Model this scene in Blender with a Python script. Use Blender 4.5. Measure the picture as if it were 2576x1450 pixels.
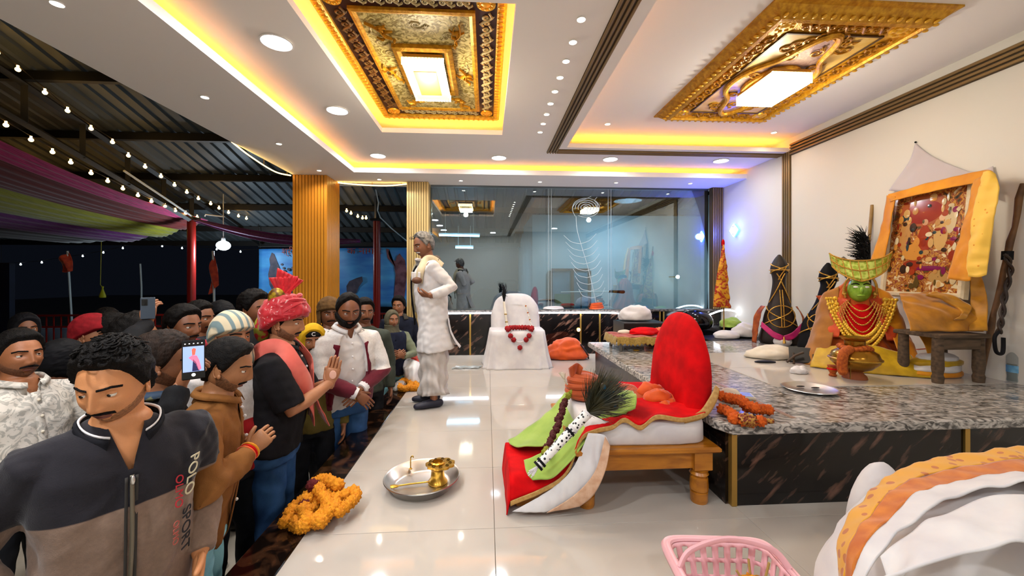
import bpy, math, random
import numpy as np
from mathutils import Vector, Matrix

for o in list(bpy.data.objects):
    bpy.data.objects.remove(o)
SC = bpy.context.scene
COL = SC.collection
PI = math.pi
R = math.radians

# ------------------------------------------------------------------ camera
CAM_H = 1.17
YAW = R(3.6)
cd = bpy.data.cameras.new('camera')
cd.sensor_width = 36.0
cd.lens = 36.0 * 1000.0 / 2576.0
cd.shift_y = -25.0 / 2576.0
cd.clip_start = 0.02
cd.clip_end = 200
cam = bpy.data.objects.new('camera', cd)
cam.location = (0, 0, CAM_H)
cam.rotation_euler = (PI / 2, 0, -YAW)
COL.objects.link(cam)
SC.camera = cam

# ------------------------------------------------------------------ world (night)
w = bpy.data.worlds.new('night')
SC.world = w
w.use_nodes = True
w.node_tree.nodes['Background'].inputs[0].default_value = (0.010, 0.013, 0.022, 1)
w.node_tree.nodes['Background'].inputs[1].default_value = 0.25
SC.view_settings.view_transform = 'Standard'
SC.view_settings.look = 'None'
SC.view_settings.gamma = 1.0
SC.view_settings.use_curve_mapping = False
SC.view_settings.exposure = 0.10


def lin(h):
    if isinstance(h, (tuple, list)):
        return tuple(h)[:3]
    h = h.lstrip('#')
    c = [int(h[i:i + 2], 16) / 255 for i in (0, 2, 4)]
    return tuple(x / 12.92 if x <= .04045 else ((x + .055) / 1.055) ** 2.4 for x in c)


def light(kind, loc, energy, color=(1, 1, 1), size=.1, size_y=None, rot=(0, 0, 0), spot=None, name='lamp_light', parent=None, blend=.6):
    d = bpy.data.lights.new(name, kind)
    d.energy = energy
    d.color = color
    if kind == 'AREA':
        d.size = size
        if size_y:
            d.shape = 'RECTANGLE'
            d.size_y = size_y
        else:
            d.shape = 'DISK'
    else:
        d.shadow_soft_size = size
    if kind == 'SPOT':
        d.spot_size = spot or R(110)
        d.spot_blend = blend
    o = bpy.data.objects.new(name, d)
    o.location = loc
    o.rotation_euler = rot
    COL.objects.link(o)
    if parent:
        o.parent = parent
        o.matrix_parent_inverse = parent.matrix_world.inverted()
    return o


# ------------------------------------------------------------------ large area lights of the hall: one per chandelier
WARM = (1.0, .80, .56)
COOL = (.93, .96, 1.0)
light('AREA', (-.475, 3.2, 2.70), 11, (1, .86, .66), .28, .55, name='chandelier_light')
light('AREA', (2.36, 3.15, 2.70), 9, (1, .90, .76), .30, .50, name='chandelier_light')

light('POINT', (-.475, 3.25, 2.60), 26, (1, .86, .66), .05, name='chandelier_light')
light('POINT', (2.36, 3.15, 2.52), 20, (1, .90, .76), .05, name='chandelier_light')

# ------------------------------------------------------------------ helpers: pixels of the photograph to points in the place
_c, _s = math.cos(YAW), math.sin(YAW)


def ray(x, y):
    a = (x - 1288) / 1000.0
    return (a * _c + _s, -a * _s + _c, (700 - y) / 1000.0)


def pz(x, y, z=0.0):
    d = ray(x, y)
    t = (z - CAM_H) / d[2]
    return Vector((d[0] * t, d[1] * t, z))


def pY(x, y, Y):
    d = ray(x, y)
    t = Y / d[1]
    return Vector((d[0] * t, Y, CAM_H + d[2] * t))


def pX(x, y, X):
    d = ray(x, y)
    t = X / d[0]
    return Vector((X, d[1] * t, CAM_H + d[2] * t))


# ------------------------------------------------------------------ helpers: materials
MATS = {}


def M(name, c, c2=None, rough=.6, metal=0., scale=8., stretch=(1, 1, 1), detail=4., contrast=(.35, .65), bump=0., bscale=40., emit=None, estr=0.,
      trans=0., alpha=1., ior=1.45, sheen=0., spec=.5, tex='noise', coat=0., rough2=None, rot=(0, 0, 0), dist=0.):
    if name in MATS:
        return MATS[name]
    m = bpy.data.materials.new(name)
    m.use_nodes = True
    nt = m.node_tree
    N, L = nt.nodes, nt.links
    b = N['Principled BSDF']
    c = lin(c)
    b.inputs['Base Color'].default_value = (*c, 1)
    b.inputs['Roughness'].default_value = rough
    b.inputs['Metallic'].default_value = metal
    b.inputs['IOR'].default_value = ior
    b.inputs['Specular IOR Level'].default_value = spec
    b.inputs['Transmission Weight'].default_value = trans
    b.inputs['Alpha'].default_value = alpha
    b.inputs['Coat Weight'].default_value = coat
    if sheen:
        b.inputs['Sheen Weight'].default_value = sheen
        b.inputs['Sheen Roughness'].default_value = .4
    tc = mp = None
    if c2 is not None or bump:
        tc = N.new('ShaderNodeTexCoord')
        mp = N.new('ShaderNodeMapping')
        mp.inputs['Scale'].default_value = stretch
        mp.inputs['Rotation'].default_value = rot
        if any(rot):
            mp.vector_type = 'TEXTURE'
        L.new(tc.outputs['Object'], mp.inputs['Vector'])
    if c2 is not None:
        if tex == 'noise':
            t = N.new('ShaderNodeTexNoise')
            t.inputs['Detail'].default_value = detail
            t.inputs['Distortion'].default_value = dist
            out = t.outputs['Fac']
        elif tex == 'voronoi':
            t = N.new('ShaderNodeTexVoronoi')
            out = t.outputs['Distance']
        elif tex == 'edge':
            t = N.new('ShaderNodeTexVoronoi')
            t.feature = 'DISTANCE_TO_EDGE'
            out = t.outputs['Distance']
        else:
            t = N.new('ShaderNodeTexWave')
            t.inputs['Distortion'].default_value = dist
            t.inputs['Detail'].default_value = detail
            out = t.outputs['Fac']
        t.inputs['Scale'].default_value = scale
        L.new(mp.outputs['Vector'], t.inputs['Vector'])
        cr = N.new('ShaderNodeValToRGB')
        e = cr.color_ramp.elements
        e[0].position, e[1].position = contrast
        e[0].color = (*c, 1)
        e[1].color = (*lin(c2), 1)
        L.new(out, cr.inputs['Fac'])
        L.new(cr.outputs['Color'], b.inputs['Base Color'])
        if rough2 is not None:
            mr = N.new('ShaderNodeMapRange')
            mr.inputs['To Min'].default_value = rough
            mr.inputs['To Max'].default_value = rough2
            L.new(out, mr.inputs['Value'])
            L.new(mr.outputs['Result'], b.inputs['Roughness'])
    if bump:
        t = N.new('ShaderNodeTexNoise')
        t.inputs['Scale'].default_value = bscale
        t.inputs['Detail'].default_value = 3
        L.new(mp.outputs['Vector'], t.inputs['Vector'])
        bn = N.new('ShaderNodeBump')
        bn.inputs['Strength'].default_value = bump
        bn.inputs['Distance'].default_value = .01
        L.new(t.outputs['Fac'], bn.inputs['Height'])
        L.new(bn.outputs['Normal'], b.inputs['Normal'])
    if emit is not None:
        b.inputs['Emission Color'].default_value = (*lin(emit), 1)
        b.inputs['Emission Strength'].default_value = estr
    MATS[name] = m
    return m


# ------------------------------------------------------------------ helpers: meshes
class MB:
    def __init__(self):
        self.v, self.f = [], []

    def add(self, v, f):
        o = len(self.v)
        self.v.extend([tuple(p) for p in v])
        self.f.extend([tuple(i + o for i in q) for q in f])
        return self

    def box(self, x0, x1, y0, y1, z0, z1):
        v = [(x, y, z) for z in (z0, z1) for y in (y0, y1) for x in (x0, x1)]
        return self.add(v, [(0, 2, 3, 1), (4, 5, 7, 6), (0, 1, 5, 4), (2, 6, 7, 3), (0, 4, 6, 2), (1, 3, 7, 5)])

    def bevbox(self, x0, x1, y0, y1, z0, z1, b=.004):
        # box with chamfered top and sides (rounded slab look)
        prof = [(b, z0), (0, z0 + b), (0, z1 - b), (b, z1)]
        v = []
        for i, z in prof:
            v += [(x0 + i, y0 + i, z), (x1 - i, y0 + i, z), (x1 - i, y1 - i, z), (x0 + i, y1 - i, z)]
        f = [(3, 2, 1, 0), (12, 13, 14, 15)]
        for k in range(3):
            for j in range(4):
                a, c = k * 4 + j, k * 4 + (j + 1) % 4
                f.append((a, c, c + 4, a + 4))
        return self.add(v, f)

    def tube(self, path, rad, n=10, cap=True, closed=False, up=None, flat=1.0, roundcap=False):
        P = [Vector(p) for p in path]
        m = len(P)
        if not hasattr(rad, '__len__'):
            rad = [rad] * m
        rad = list(rad)
        if roundcap and not closed:
            d0 = (P[0] - P[1]).normalized()
            d1 = (P[-1] - P[-2]).normalized()
            r0, r1 = rad[0], rad[-1]
            g = lambda r: r if not isinstance(r, tuple) else min(r)
            k = lambda r, s: r * s if not isinstance(r, tuple) else (r[0] * s, r[1] * s)
            P = [P[0] + d0 * g(r0) * .95, P[0] + d0 * g(r0) * .7] + P + [P[-1] + d1 * g(r1) * .7, P[-1] + d1 * g(r1) * .95]
            rad = [k(r0, .3), k(r0, .72)] + rad + [k(r1, .72), k(r1, .3)]
            m += 4
        T = []
        for i in range(m):
            a = P[i - 1] if (i > 0 or closed) else P[i]
            c = P[(i + 1) % m] if (i < m - 1 or closed) else P[i]
            t = c - a
            T.append(t.normalized() if t.length > 1e-9 else Vector((0, 0, 1)))
        if up is None:
            up = Vector((0, 0, 1)) if abs(T[0].z) < .9 else Vector((1, 0, 0))
        nn = Vector(up)
        v = []
        for i in range(m):
            nn = nn - T[i] * nn.dot(T[i])
            if nn.length < 1e-6:
                nn = T[i].orthogonal()
            nn.normalize()
            bb = T[i].cross(nn)
            r = rad[i]
            ra, rb = (r if isinstance(r, tuple) else (r * flat, r))
            for k in range(n):
                a = 2 * PI * k / n
                v.append(P[i] + nn * (math.cos(a) * ra) + bb * (math.sin(a) * rb))
        f = []
        for i in range(m if closed else m - 1):
            for k in range(n):
                a, b2 = i * n + k, i * n + (k + 1) % n
                j = ((i + 1) % m) * n
                f.append((a, b2, j + (k + 1) % n, j + k))
        if cap and not closed:
            f.append(tuple(range(n - 1, -1, -1)))
            f.append(tuple(range((m - 1) * n, m * n)))
        return self.add(v, f)

    def rings(self, rings, cap=True):
        n = len(rings[0])
        v = [p for r in rings for p in r]
        f = []
        for i in range(len(rings) - 1):
            for k in range(n):
                a, b = i * n + k, i * n + (k + 1) % n
                f.append((a, b, b + n, a + n))
        if cap:
            f.append(tuple(range(n - 1, -1, -1)))
            f.append(tuple(range((len(rings) - 1) * n, len(rings) * n)))
        return self.add(v, f)

    def lathe(self, prof, n=20, c=(0, 0, 0), cap=False):
        rings = []
        for r, z in prof:
            rings.append([(c[0] + r * math.cos(2 * PI * k / n), c[1] + r * math.sin(2 * PI * k / n), c[2] + z) for k in range(n)])
        return self.rings(rings, cap)

    def ball(self, c, r, nu=10, nv=7):
        if not hasattr(r, '__len__'):
            r = (r, r, r)
        rings = []
        for j in range(nv + 1):
            t = PI * j / nv
            t = min(max(t, .02), PI - .02)
            rings.append([(c[0] + r[0] * math.sin(t) * math.cos(2 * PI * k / nu), c[1] + r[1] * math.sin(t) * math.sin(2 * PI * k / nu), c[2] - r[2] * math.cos(t)) for k in range(nu)])
        return self.rings(rings, True)

    def grid(self, nu, nv, fn, wrap=False):
        v = [fn(i / (nu if wrap else nu - 1), j / (nv - 1)) for j in range(nv) for i in range(nu)]
        f = []
        for j in range(nv - 1):
            for i in range(nu if wrap else nu - 1):
                a, b = j * nu + i, j * nu + (i + 1) % nu
                f.append((a, b, b + nu, a + nu))
        return self.add(v, f)

    def xf(self, mat, start=0):
        self.v[start:] = [tuple(mat @ Vector(p)) for p in self.v[start:]]
        return self

    def build(self, name, mat, parent=None, smooth=True, loc=None, rot=None, thick=0., angle=40):
        me = bpy.data.meshes.new(name)
        me.from_pydata(self.v, [], self.f)
        me.update()
        return mesh_obj(me, name, mat, parent, smooth, loc, rot, thick, angle)


def mesh_obj(me, name, mat, parent=None, smooth=True, loc=None, rot=None, thick=0., angle=40):
    if mat is not None:
        me.materials.append(mat)
    if smooth:
        me.polygons.foreach_set('use_smooth', [True] * len(me.polygons))
        if angle < 180 and len(me.polygons) < 60000:
            try:
                me.set_sharp_from_angle(angle=R(angle))
            except Exception:
                pass
    o = bpy.data.objects.new(name, me)
    COL.objects.link(o)
    if parent is not None:
        o.parent = parent
    if loc is not None:
        o.location = loc
    if rot is not None:
        o.rotation_euler = rot
    if thick:
        s = o.modifiers.new('thickness', 'SOLIDIFY')
        s.thickness = thick
        s.offset = 0
    return o


def tag(o, label, cat, group=None, kind=None):
    o['label'] = label
    o['category'] = cat
    if group:
        o['group'] = group
    if kind:
        o['kind'] = kind
    return o


def thing(name, label, cat, loc=(0, 0, 0), rotz=0., group=None):
    o = bpy.data.objects.new(name, None)
    o.empty_display_size = .05
    COL.objects.link(o)
    o.location = loc
    o.rotation_euler = (0, 0, rotz)
    return tag(o, label, cat, group)


def struct(o):
    o['kind'] = 'structure'
    return o


def dup(root, loc=None, rotz=None, label=None, group=None):
    r = root.copy()
    COL.objects.link(r)
    if loc is not None:
        r.location = loc
    if rotz is not None:
        r.rotation_euler = (0, 0, rotz)
    if label:
        r['label'] = label
    if group:
        r['group'] = group
    for ch in list(root.children):
        c = ch.copy()
        COL.objects.link(c)
        c.parent = r
        for g in ch.children:
            d = g.copy()
            COL.objects.link(d)
            d.parent = c
    return r


def inst(o, name, parent, loc, rot=None, scale=None):
    c = bpy.data.objects.new(name, o.data)
    COL.objects.link(c)
    c.parent = parent
    c.location = loc
    if rot is not None:
        c.rotation_euler = rot
    if scale is not None:
        c.scale = scale
    return c


def fold(p, seed, freq, stretch=(1, 1, 1)):
    """smooth fold-like pseudo noise for arrays of points"""
    rs = np.random.RandomState(seed)
    p = np.asarray(p, float) * np.array(stretch) * freq
    out = np.zeros(len(p))
    for k in range(5):
        d = rs.normal(size=3)
        d /= np.linalg.norm(d)
        e = rs.normal(size=3)
        e /= np.linalg.norm(e)
        out += np.sin(p @ d * (1 + .35 * k) + 1.6 * np.sin(p @ e * .8 + rs.rand() * 6) + rs.rand() * 6) / (1 + .4 * k)
    return out / 2.6


def remesh(mb, voxel, smooth_it=2):
    me = bpy.data.meshes.new('tmp')
    me.from_pydata(mb.v, [], mb.f)
    o = bpy.data.objects.new('tmp', me)
    COL.objects.link(o)
    r = o.modifiers.new('r', 'REMESH')
    r.mode = 'VOXEL'
    r.voxel_size = voxel
    r.use_smooth_shade = True
    if smooth_it:
        s = o.modifiers.new('s', 'SMOOTH')
        s.factor = .5
        s.iterations = smooth_it
    dg = bpy.context.evaluated_depsgraph_get()
    out = bpy.data.meshes.new_from_object(o.evaluated_get(dg))
    bpy.data.objects.remove(o)
    bpy.data.meshes.remove(me)
    return out


def get_co(me):
    a = np.empty(len(me.vertices) * 3)
    me.vertices.foreach_get('co', a)
    return a.reshape(-1, 3)


def get_no(me):
    a = np.empty(len(me.vertices) * 3)
    me.vertices.foreach_get('normal', a)
    return a.reshape(-1, 3)


def set_co(me, a):
    me.vertices.foreach_set('co', np.ascontiguousarray(a, float).ravel())
    me.update()


def spline(pts, n=8):
    """Catmull-Rom through the points"""
    P = [Vector(p) for p in pts]
    out = []
    for i in range(len(P) - 1):
        a = P[i - 1] if i > 0 else P[i]
        b, c = P[i], P[i + 1]
        d = P[i + 2] if i + 2 < len(P) else c
        for k in range(n):
            t = k / n
            out.append(.5 * ((2 * b) + (c - a) * t + (2 * a - 5 * b + 4 * c - d) * t * t + (3 * b - a - 3 * c + d) * t ** 3))
    out.append(P[-1])
    return out


def sstep(a, b, x):
    t = np.clip((np.asarray(x, float) - a) / (b - a), 0, 1)
    return t * t * (3 - 2 * t)


rnd = random.Random(7)
# ================================================================== THE SETTING
m_ceil = M('ceiling_paint', '#f3eee8', rough=.85)
m_wall = M('wall_paint', '#dedacf', rough=.8)
m_tile = M('white_tile', '#bdb5ab', '#b4aca2', rough=.06, scale=1.5, spec=.6)
m_grout = M('grout', '#8d8478', rough=.9)
m_granite_dark = M('brown_black_granite', '#120b08', '#5a3a26', rough=.10, scale=9, stretch=(1, 1.0, 1), contrast=(.50, .78), detail=8, dist=1.2)
m_marble = M('black_marble', '#0d0a0a', '#6b4c3f', rough=.12, scale=22, stretch=(4.0, 1, 1), rot=(0, R(-42), 0), contrast=(.56, .74), detail=6, dist=.3)
m_granite = M('grey_granite', '#4a4744', '#b9b2aa', rough=.14, scale=34, stretch=(2.4, 1, 1), contrast=(.40, .60), detail=5, dist=1.6, rot=(0, 0, R(-20)))
m_gold = M('brass_strip', '#b8934a', rough=.35, metal=.8)
m_bronze = M('bronze_rib', '#8a6f47', rough=.4, metal=.55)
m_slatw = M('golden_wood_slat', '#b8741c', '#cf8a2a', rough=.35, scale=3, stretch=(6, 6, .5))
m_slatp = M('pale_gold_slat', '#b99a5c', '#cfb274', rough=.35, metal=.3, scale=3, stretch=(6, 6, .5))
m_dark = M('cement_yard', '#a39a8c', '#8d8476', rough=.9, scale=3)
m_led = M('amber_led', '#ffc050', emit='#ffa630', estr=30)
m_ledw = M('white_led', '#ffffff', emit='#eaf2ff', estr=16)
m_lens = M('lamp_lens', '#ffffff', emit='#f2f7ff', estr=14)
m_lensw = M('lamp_lens_warm', '#ffffff', emit='#fff0d8', estr=18)
m_rim = M('lamp_rim', '#f2f0ec', rough=.4)

RX = 3.70          # right wall
BY = 6.08          # back wall
PE = -1.00         # platform edge
PIT = -0.65

# ---- floor: tiled platform with a granite border
fl = struct(MB().box(PE + .01, RX, -2.34, BY + .3, -.06, -.006).build('floor', m_grout, smooth=False))
xs = [-.83, .035, 1.27, 2.50, RX]
tiles = {}
for i in range(4):
    a, b = xs[i], xs[i + 1]
    t0 = None
    for k in range(14):
        y0 = -2.34 + k * .6
        y1 = min(y0 + .6, BY + .1)
        if t0 is None or y1 - y0 < .59:
            o = MB().bevbox(a + .0012, b - .0012, .0012, y1 - y0 - .0012, -.02, 0, .001).build('tile', m_tile, fl, smooth=False)
            o.location = (0, y0, 0)
            t0 = t0 or o
        else:
            inst(t0, 'tile', fl, (0, y0, 0))
br = struct(MB().bevbox(PE - .03, -.832, -2.34, BY - .2, -.028, 0.0, .004).build('trim_1', m_granite_dark, smooth=False))
fc = struct(MB().box(PE, PE + .05, -2.34, BY - .2, PIT, -.028).build('wall_platform_front', m_marble, smooth=False))
gd = struct(MB().box(-40, PE, -4, 45, PIT - .1, PIT).build('ground', m_dark, smooth=False))
struct(MB().box(PE, 9, BY + .1, 45, PIT - .1, PIT + .55).build('floor_back_room', M('cement', '#6d7478', rough=.8), smooth=False))

# ---- walls
wr = MB()
wr.box(RX, RX + .12, -2.34, BY + .06, -.05, 3.1)
struct(wr.build('wall_right', m_wall, smooth=False))
struct(MB().box(-2.66, RX + .12, -2.46, -2.34, PIT, 3.0).build('wall_rear', m_wall, smooth=False))
wb = struct(MB().box(-.85, RX, BY, BY + .10, 0, .655).build('wall_back', M('wainscot_core', '#0a0808', rough=.4), smooth=False))
# marble panels between brass strips
stripX = [pY(p, 830, BY).x for p in (1183, 1460, 1508, 1668)] + [2.70, 3.30]
edges = [-.85] + stripX + [RX]
for i in range(len(edges) - 1):
    MB().box(edges[i] + .012, edges[i + 1] - .012, BY - .018, BY, .0, .65).build('panel', m_marble, wb, smooth=False)
for x in stripX:
    MB().bevbox(x - .012, x + .012, BY - .024, BY, 0, .65, .003).build('brass_strip', m_gold, wb, smooth=False)
struct(MB().bevbox(-.85, RX, BY - .05, BY + .14, .65, .685, .006).build('trim_2', M('ledge_stone', '#3a3634', '#77706a', rough=.15, scale=30), smooth=False))

# ---- soffit ring, lower ceiling, coves
CZ, CM, CU = 2.59, 2.72, 2.85
c = MB()
c.box(-2.66, -1.78, -2.34, BY + .2, CZ, CZ + .03)
c.box(-1.78, RX, 5.45, BY + .2, CZ, CZ + .03)
c.box(-1.80, -1.78, -2.34, 5.47, CZ + .03, CZ + .065)           # lips
c.box(-1.80, RX, 5.45, 5.47, CZ + .03, CZ + .065)
c.box(-2.66, -2.60, -2.34, BY + .2, CZ + .03, 2.98)             # outer edge board
c.box(-2.60, RX, BY + .10, BY + .2, CZ + .03, 2.98)
ceil = struct(c.build('ceiling', m_ceil, smooth=False))
c = MB()
OX0, OX1, OY0, OY1 = -1.113, .165, 2.24, 4.30                   # opening of the central panel
RX0, RY1 = .945, 4.66                                           # opening of the right recess
c.box(-2.60, OX0, -2.34, BY + .1, CM, CM + .025)
c.box(OX1, RX0, -2.34, BY + .1, CM, CM + .025)
c.box(OX0, OX1, -2.34, OY0, CM, CM + .025)
c.box(OX0, OX1, OY1, BY + .1, CM, CM + .025)
c.box(RX0, RX, RY1, BY + .1, CM, CM + .025)
for x0, x1, y0, y1 in ((OX0 - .015, OX0, OY0, OY1), (OX1, OX1 + .015, OY0, OY1), (OX0, OX1, OY1, OY1 + .015), (OX0, OX1, OY0 - .015, OY0),
                       (RX0 - .015, RX0, -2.34, RY1), (RX0, RX, RY1, RY1 + .015)):
    c.box(x0, x1, y0, y1, CM + .025, CM + .05)
struct(c.build('ceiling_middle', m_ceil, smooth=False))
c = MB()
c.box(-2.60, RX, -2.34, BY + .1, CU + .03, CU + .10)
struct(c.build('ceiling_upper', m_ceil, smooth=False))

# hidden amber strips of the coves
def led(name, x0, x1, y0, y1, z, mat, label):
    o = MB().box(x0, x1, y0, y1, z, z + .008).build(name, mat, smooth=False)
    return tag(o, label, 'led strip')
led('led_strip', -1.93, -1.915, -2.34, 5.58, CZ + .032, m_led, 'amber light strip hidden in the ceiling cove along the crowd side')
led('led_strip', -1.90, RX - .12, 5.585, 5.60, CZ + .032, m_led, 'amber light strip hidden in the ceiling cove along the glass wall')
led('led_strip', RX0, RX - .05, RY1 + .12, RY1 + .135, CM + .028, m_led, 'amber light strip in the recess behind the right gilded panel')
led('led_strip', RX0 - .14, RX0 - .13, -2.34, RY1, CM + .028, M('amber_led_dim', '#ffb030', emit='#ff9a1a', estr=6), 'dim amber light strip in the recess beside the bronze ribs')
led('led_strip', OX0 - .10, OX0 - .088, OY0, OY1 + .1, CM + .028, m_led, 'amber light strip along the dark border side of the central panel')
led('led_strip', OX1 + .088, OX1 + .10, OY0, OY1 + .1, CM + .028, m_led, 'amber light strip along the pale border side of the central panel')
led('led_strip', OX0, OX1, OY1 + .10, OY1 + .112, CM + .028, m_led, 'amber light strip across the far end of the central panel')

# ---- bronze ribs on ceiling, on the right wall and down it
tr = struct(MB().box(.732, .857, -2.34, 4.86, CM - .004, CM).build('trim_3', M('rib_back', '#4a3a22', rough=.6), smooth=False))
for k in range(4):
    x = .745 + k * .033
    MB().bevbox(x - .010, x + .010, -2.34, 4.86 - k * .0, CM - .018, CM - .004, .004).build('rib', m_bronze, tr, smooth=False)
tr = struct(MB().box(.857, RX, 4.735, 4.86, CM - .004, CM).build('trim_4', M('rib_back', 0), smooth=False))
for k in range(4):
    y = 4.747 + k * .033
    MB().bevbox(.857, RX, y - .010, y + .010, CM - .018, CM - .004, .004).build('rib', m_bronze, tr, smooth=False)
tr = struct(MB().box(RX - .006, RX, -2.34, 4.62, 2.665, 2.81).build('trim_5', M('rib_back', 0), smooth=False))
for k in range(4):
    z = 2.683 + k * .036
    MB().bevbox(RX - .024, RX - .006, -2.34, 4.62, z - .012, z + .012, .004).build('rib', m_bronze, tr, smooth=False)
tr = struct(MB().box(RX - .006, RX, 4.62, 4.75, .0, CM).build('trim_6', M('rib_back', 0), smooth=False))
for k in range(4):
    y = 4.636 + k * .033
    MB().bevbox(RX - .022, RX - .006, y - .011, y + .011, .0, CM, .004).build('rib', m_bronze, tr, smooth=False)
tr = struct(MB().box(3.52, RX, BY - .06, BY + .02, .685, CZ).build('trim_7', M('rib_back', 0), smooth=False))
for k in range(5):
    x = 3.538 + k * .034
    MB().bevbox(x - .011, x + .011, BY - .08, BY - .06, .685, CZ, .004).build('rib', m_bronze, tr, smooth=False)

# ---- columns with vertical slats
def column(name, label, x0, x1, y0, y1, z0, z1, mat, nf, ns, core):
    t = thing(name, label, 'column', ((x0 + x1) / 2, (y0 + y1) / 2, z0))
    cx, cy = (x0 + x1) / 2, (y0 + y1) / 2
    wd, dp, h = x1 - x0, y1 - y0, z1 - z0
    MB().box(-wd / 2 + .02, wd / 2 - .02, -dp / 2 + .02, dp / 2 - .02, 0, h).build('core', core, t, smooth=False)
    pf = wd / nf
    s = MB().bevbox(-pf * .38, pf * .38, -.012, .012, 0, h, .005).build('slat', mat, t, smooth=False, loc=(-wd / 2 + pf / 2, -dp / 2 + .012, 0))
    for k in range(1, nf):
        inst(s, 'slat', t, (-wd / 2 + pf * (k + .5), -dp / 2 + .012, 0))
    ps = dp / ns
    s2 = MB().bevbox(-.012, .012, -ps * .38, ps * .38, 0, h, .005).build('slat', mat, t, smooth=False, loc=(wd / 2 - .012, -dp / 2 + ps / 2, 0))
    for k in range(1, ns):
        inst(s2, 'slat', t, (wd / 2 - .012, -dp / 2 + ps * (k + .5), 0))
    return t
core_d = M('column_core', '#7a4a12', rough=.6)
column('column', 'broad golden wood column with vertical slats rising behind the turbaned man', -2.66, -2.20, 5.62, 6.10, PIT, CZ, m_slatw, 11, 9, core_d)
column('column', 'slim pale gold ribbed column behind the elderly man in white', -1.18, -.86, 5.92, 6.16, PIT, CZ, m_slatp, 9, 6, M('column_core2', '#6d5526', rough=.6))

# ---- glass wall on top of the wainscot
m_glass = bpy.data.materials.new('tinted_glass')
m_glass.use_nodes = True
nt = m_glass.node_tree
nt.nodes.clear()
go = nt.nodes.new('ShaderNodeOutputMaterial')
gm = nt.nodes.new('ShaderNodeMixShader')
gt = nt.nodes.new('ShaderNodeBsdfTransparent')
gt.inputs[0].default_value = (.74, .86, .90, 1)
gg = nt.nodes.new('ShaderNodeBsdfGlossy')
gg.inputs['Roughness'].default_value = .0
gg.inputs[0].default_value = (.80, .90, .96, 1)
gf = nt.nodes.new('ShaderNodeFresnel')
gf.inputs[0].default_value = 2.0
ga = nt.nodes.new('ShaderNodeMath')
ga.operation = 'ADD'
ga.inputs[1].default_value = .08
nt.links.new(gf.outputs[0], ga.inputs[0])
nt.links.new(ga.outputs[0], gm.inputs[0])
nt.links.new(gt.outputs[0], gm.inputs[1])
nt.links.new(gg.outputs[0], gm.inputs[2])
nt.links.new(gm.outputs[0], go.inputs[0])
win = struct(MB().box(-.85, 3.52, BY + .03, BY + .07, 2.565, CZ).build('window_1', M('steel_channel', '#5f666b', rough=.3, metal=.8), smooth=False))
jx = [-.85, pY(1375, 600, BY).x, pY(1543, 600, BY).x, 3.52]
for i in range(3):
    MB().box(jx[i] + .003, jx[i + 1] - .003, BY + .045, BY + .053, .685, 2.565).build('glass_pane', m_glass, win, smooth=False)
# etched feather and border lines on the middle pane
m_etch = M('etched_glass', '#c4d2d6', rough=.7)
YE = BY + .040
ET = []
def etch(pts, r=.005, n=6):
    p = spline([pY(x, y, YE) for x, y in pts], n)
    for q in p:
        q.y = YE
    ET.append(MB().tube(p, r * .7, 6).build('etched_line', m_etch, win))
etch([(1500, 765), (1490, 720), (1478, 670), (1463, 620), (1452, 580), (1449, 545)], .007)
for k in range(9):
    y = 600 + k * 17
    xm = 1458 + (y - 600) * .22
    etch([(xm, y + 14), (xm - 22, y + 8), (xm - 40 + k, y - 8)], .0055, 5)
    etch([(xm, y + 14), (xm + 24, y + 6), (xm + 42 - k, y - 12)], .0055, 5)
for k, (rx, ry) in enumerate(((34, 24), (27, 19), (20, 14), (13, 9), (6, 5))):
    etch([(1474 + rx * math.cos(a), 523 + ry * math.sin(a)) for a in [R(200 + 305 * j / 10 - 10 * k) - R(20) for j in range(11)]][::-1], .006, 3)
etch([(1447, 545), (1440, 525), (1452, 508), (1475, 500), (1487, 494)], .006)
etch([(1504, 530), (1502, 512), (1496, 505), (1502, 496)], .006)
for dx in (0, 7):
    etch([(1380 + dx, 475), (1380 + dx, 776)], .004, 2)
    etch([(1530 + dx, 475), (1530 + dx, 776)], .004, 2)

# ---- space behind the glass: white building, roof shared with the yard shed
m_bw = M('pale_blue_wash', '#aebfc6', '#9fb2ba', rough=.8, scale=2)
bb = MB()
bb.box(.95, 5.2, 8.3, 8.42, PIT, 2.50)
bb.box(.95, 1.07, 8.42, 12, PIT, 2.50)
hb = struct(bb.build('wall_back_building', m_bw, smooth=False))
struct(MB().box(4.6, 4.72, 6.2, 8.3, PIT, 2.9).build('wall_back_right', m_bw, smooth=False))
# window of the building
fw = pY(1385, 682, 8.3), pY(1482, 775, 8.3)
wf = struct(MB().box(fw[0].x, fw[1].x, 8.27, 8.30, fw[1].z, fw[0].z).build('window_2', M('window_blue', '#2d5a70', '#4d86a0', rough=.15, scale=3), smooth=False))
for x in (fw[0].x, fw[0].x * .45 + fw[1].x * .55, fw[1].x):
    MB().box(x - .03, x + .03, 8.24, 8.27, fw[1].z, fw[0].z).build('window_frame', M('window_wood', '#4a2f22', rough=.6), wf, smooth=False)
MB().box(fw[0].x, fw[1].x, 8.24, 8.27, fw[0].z, fw[0].z + .05).build('window_frame', M('window_wood', 0), wf, smooth=False)
MB().box(fw[0].x + .08, fw[0].x + .5, 8.255, 8.268, fw[1].z + .02, fw[1].z + .3).build('curtain', M('green_curtain', '#1d6b57', rough=.7), wf, smooth=False)
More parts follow.
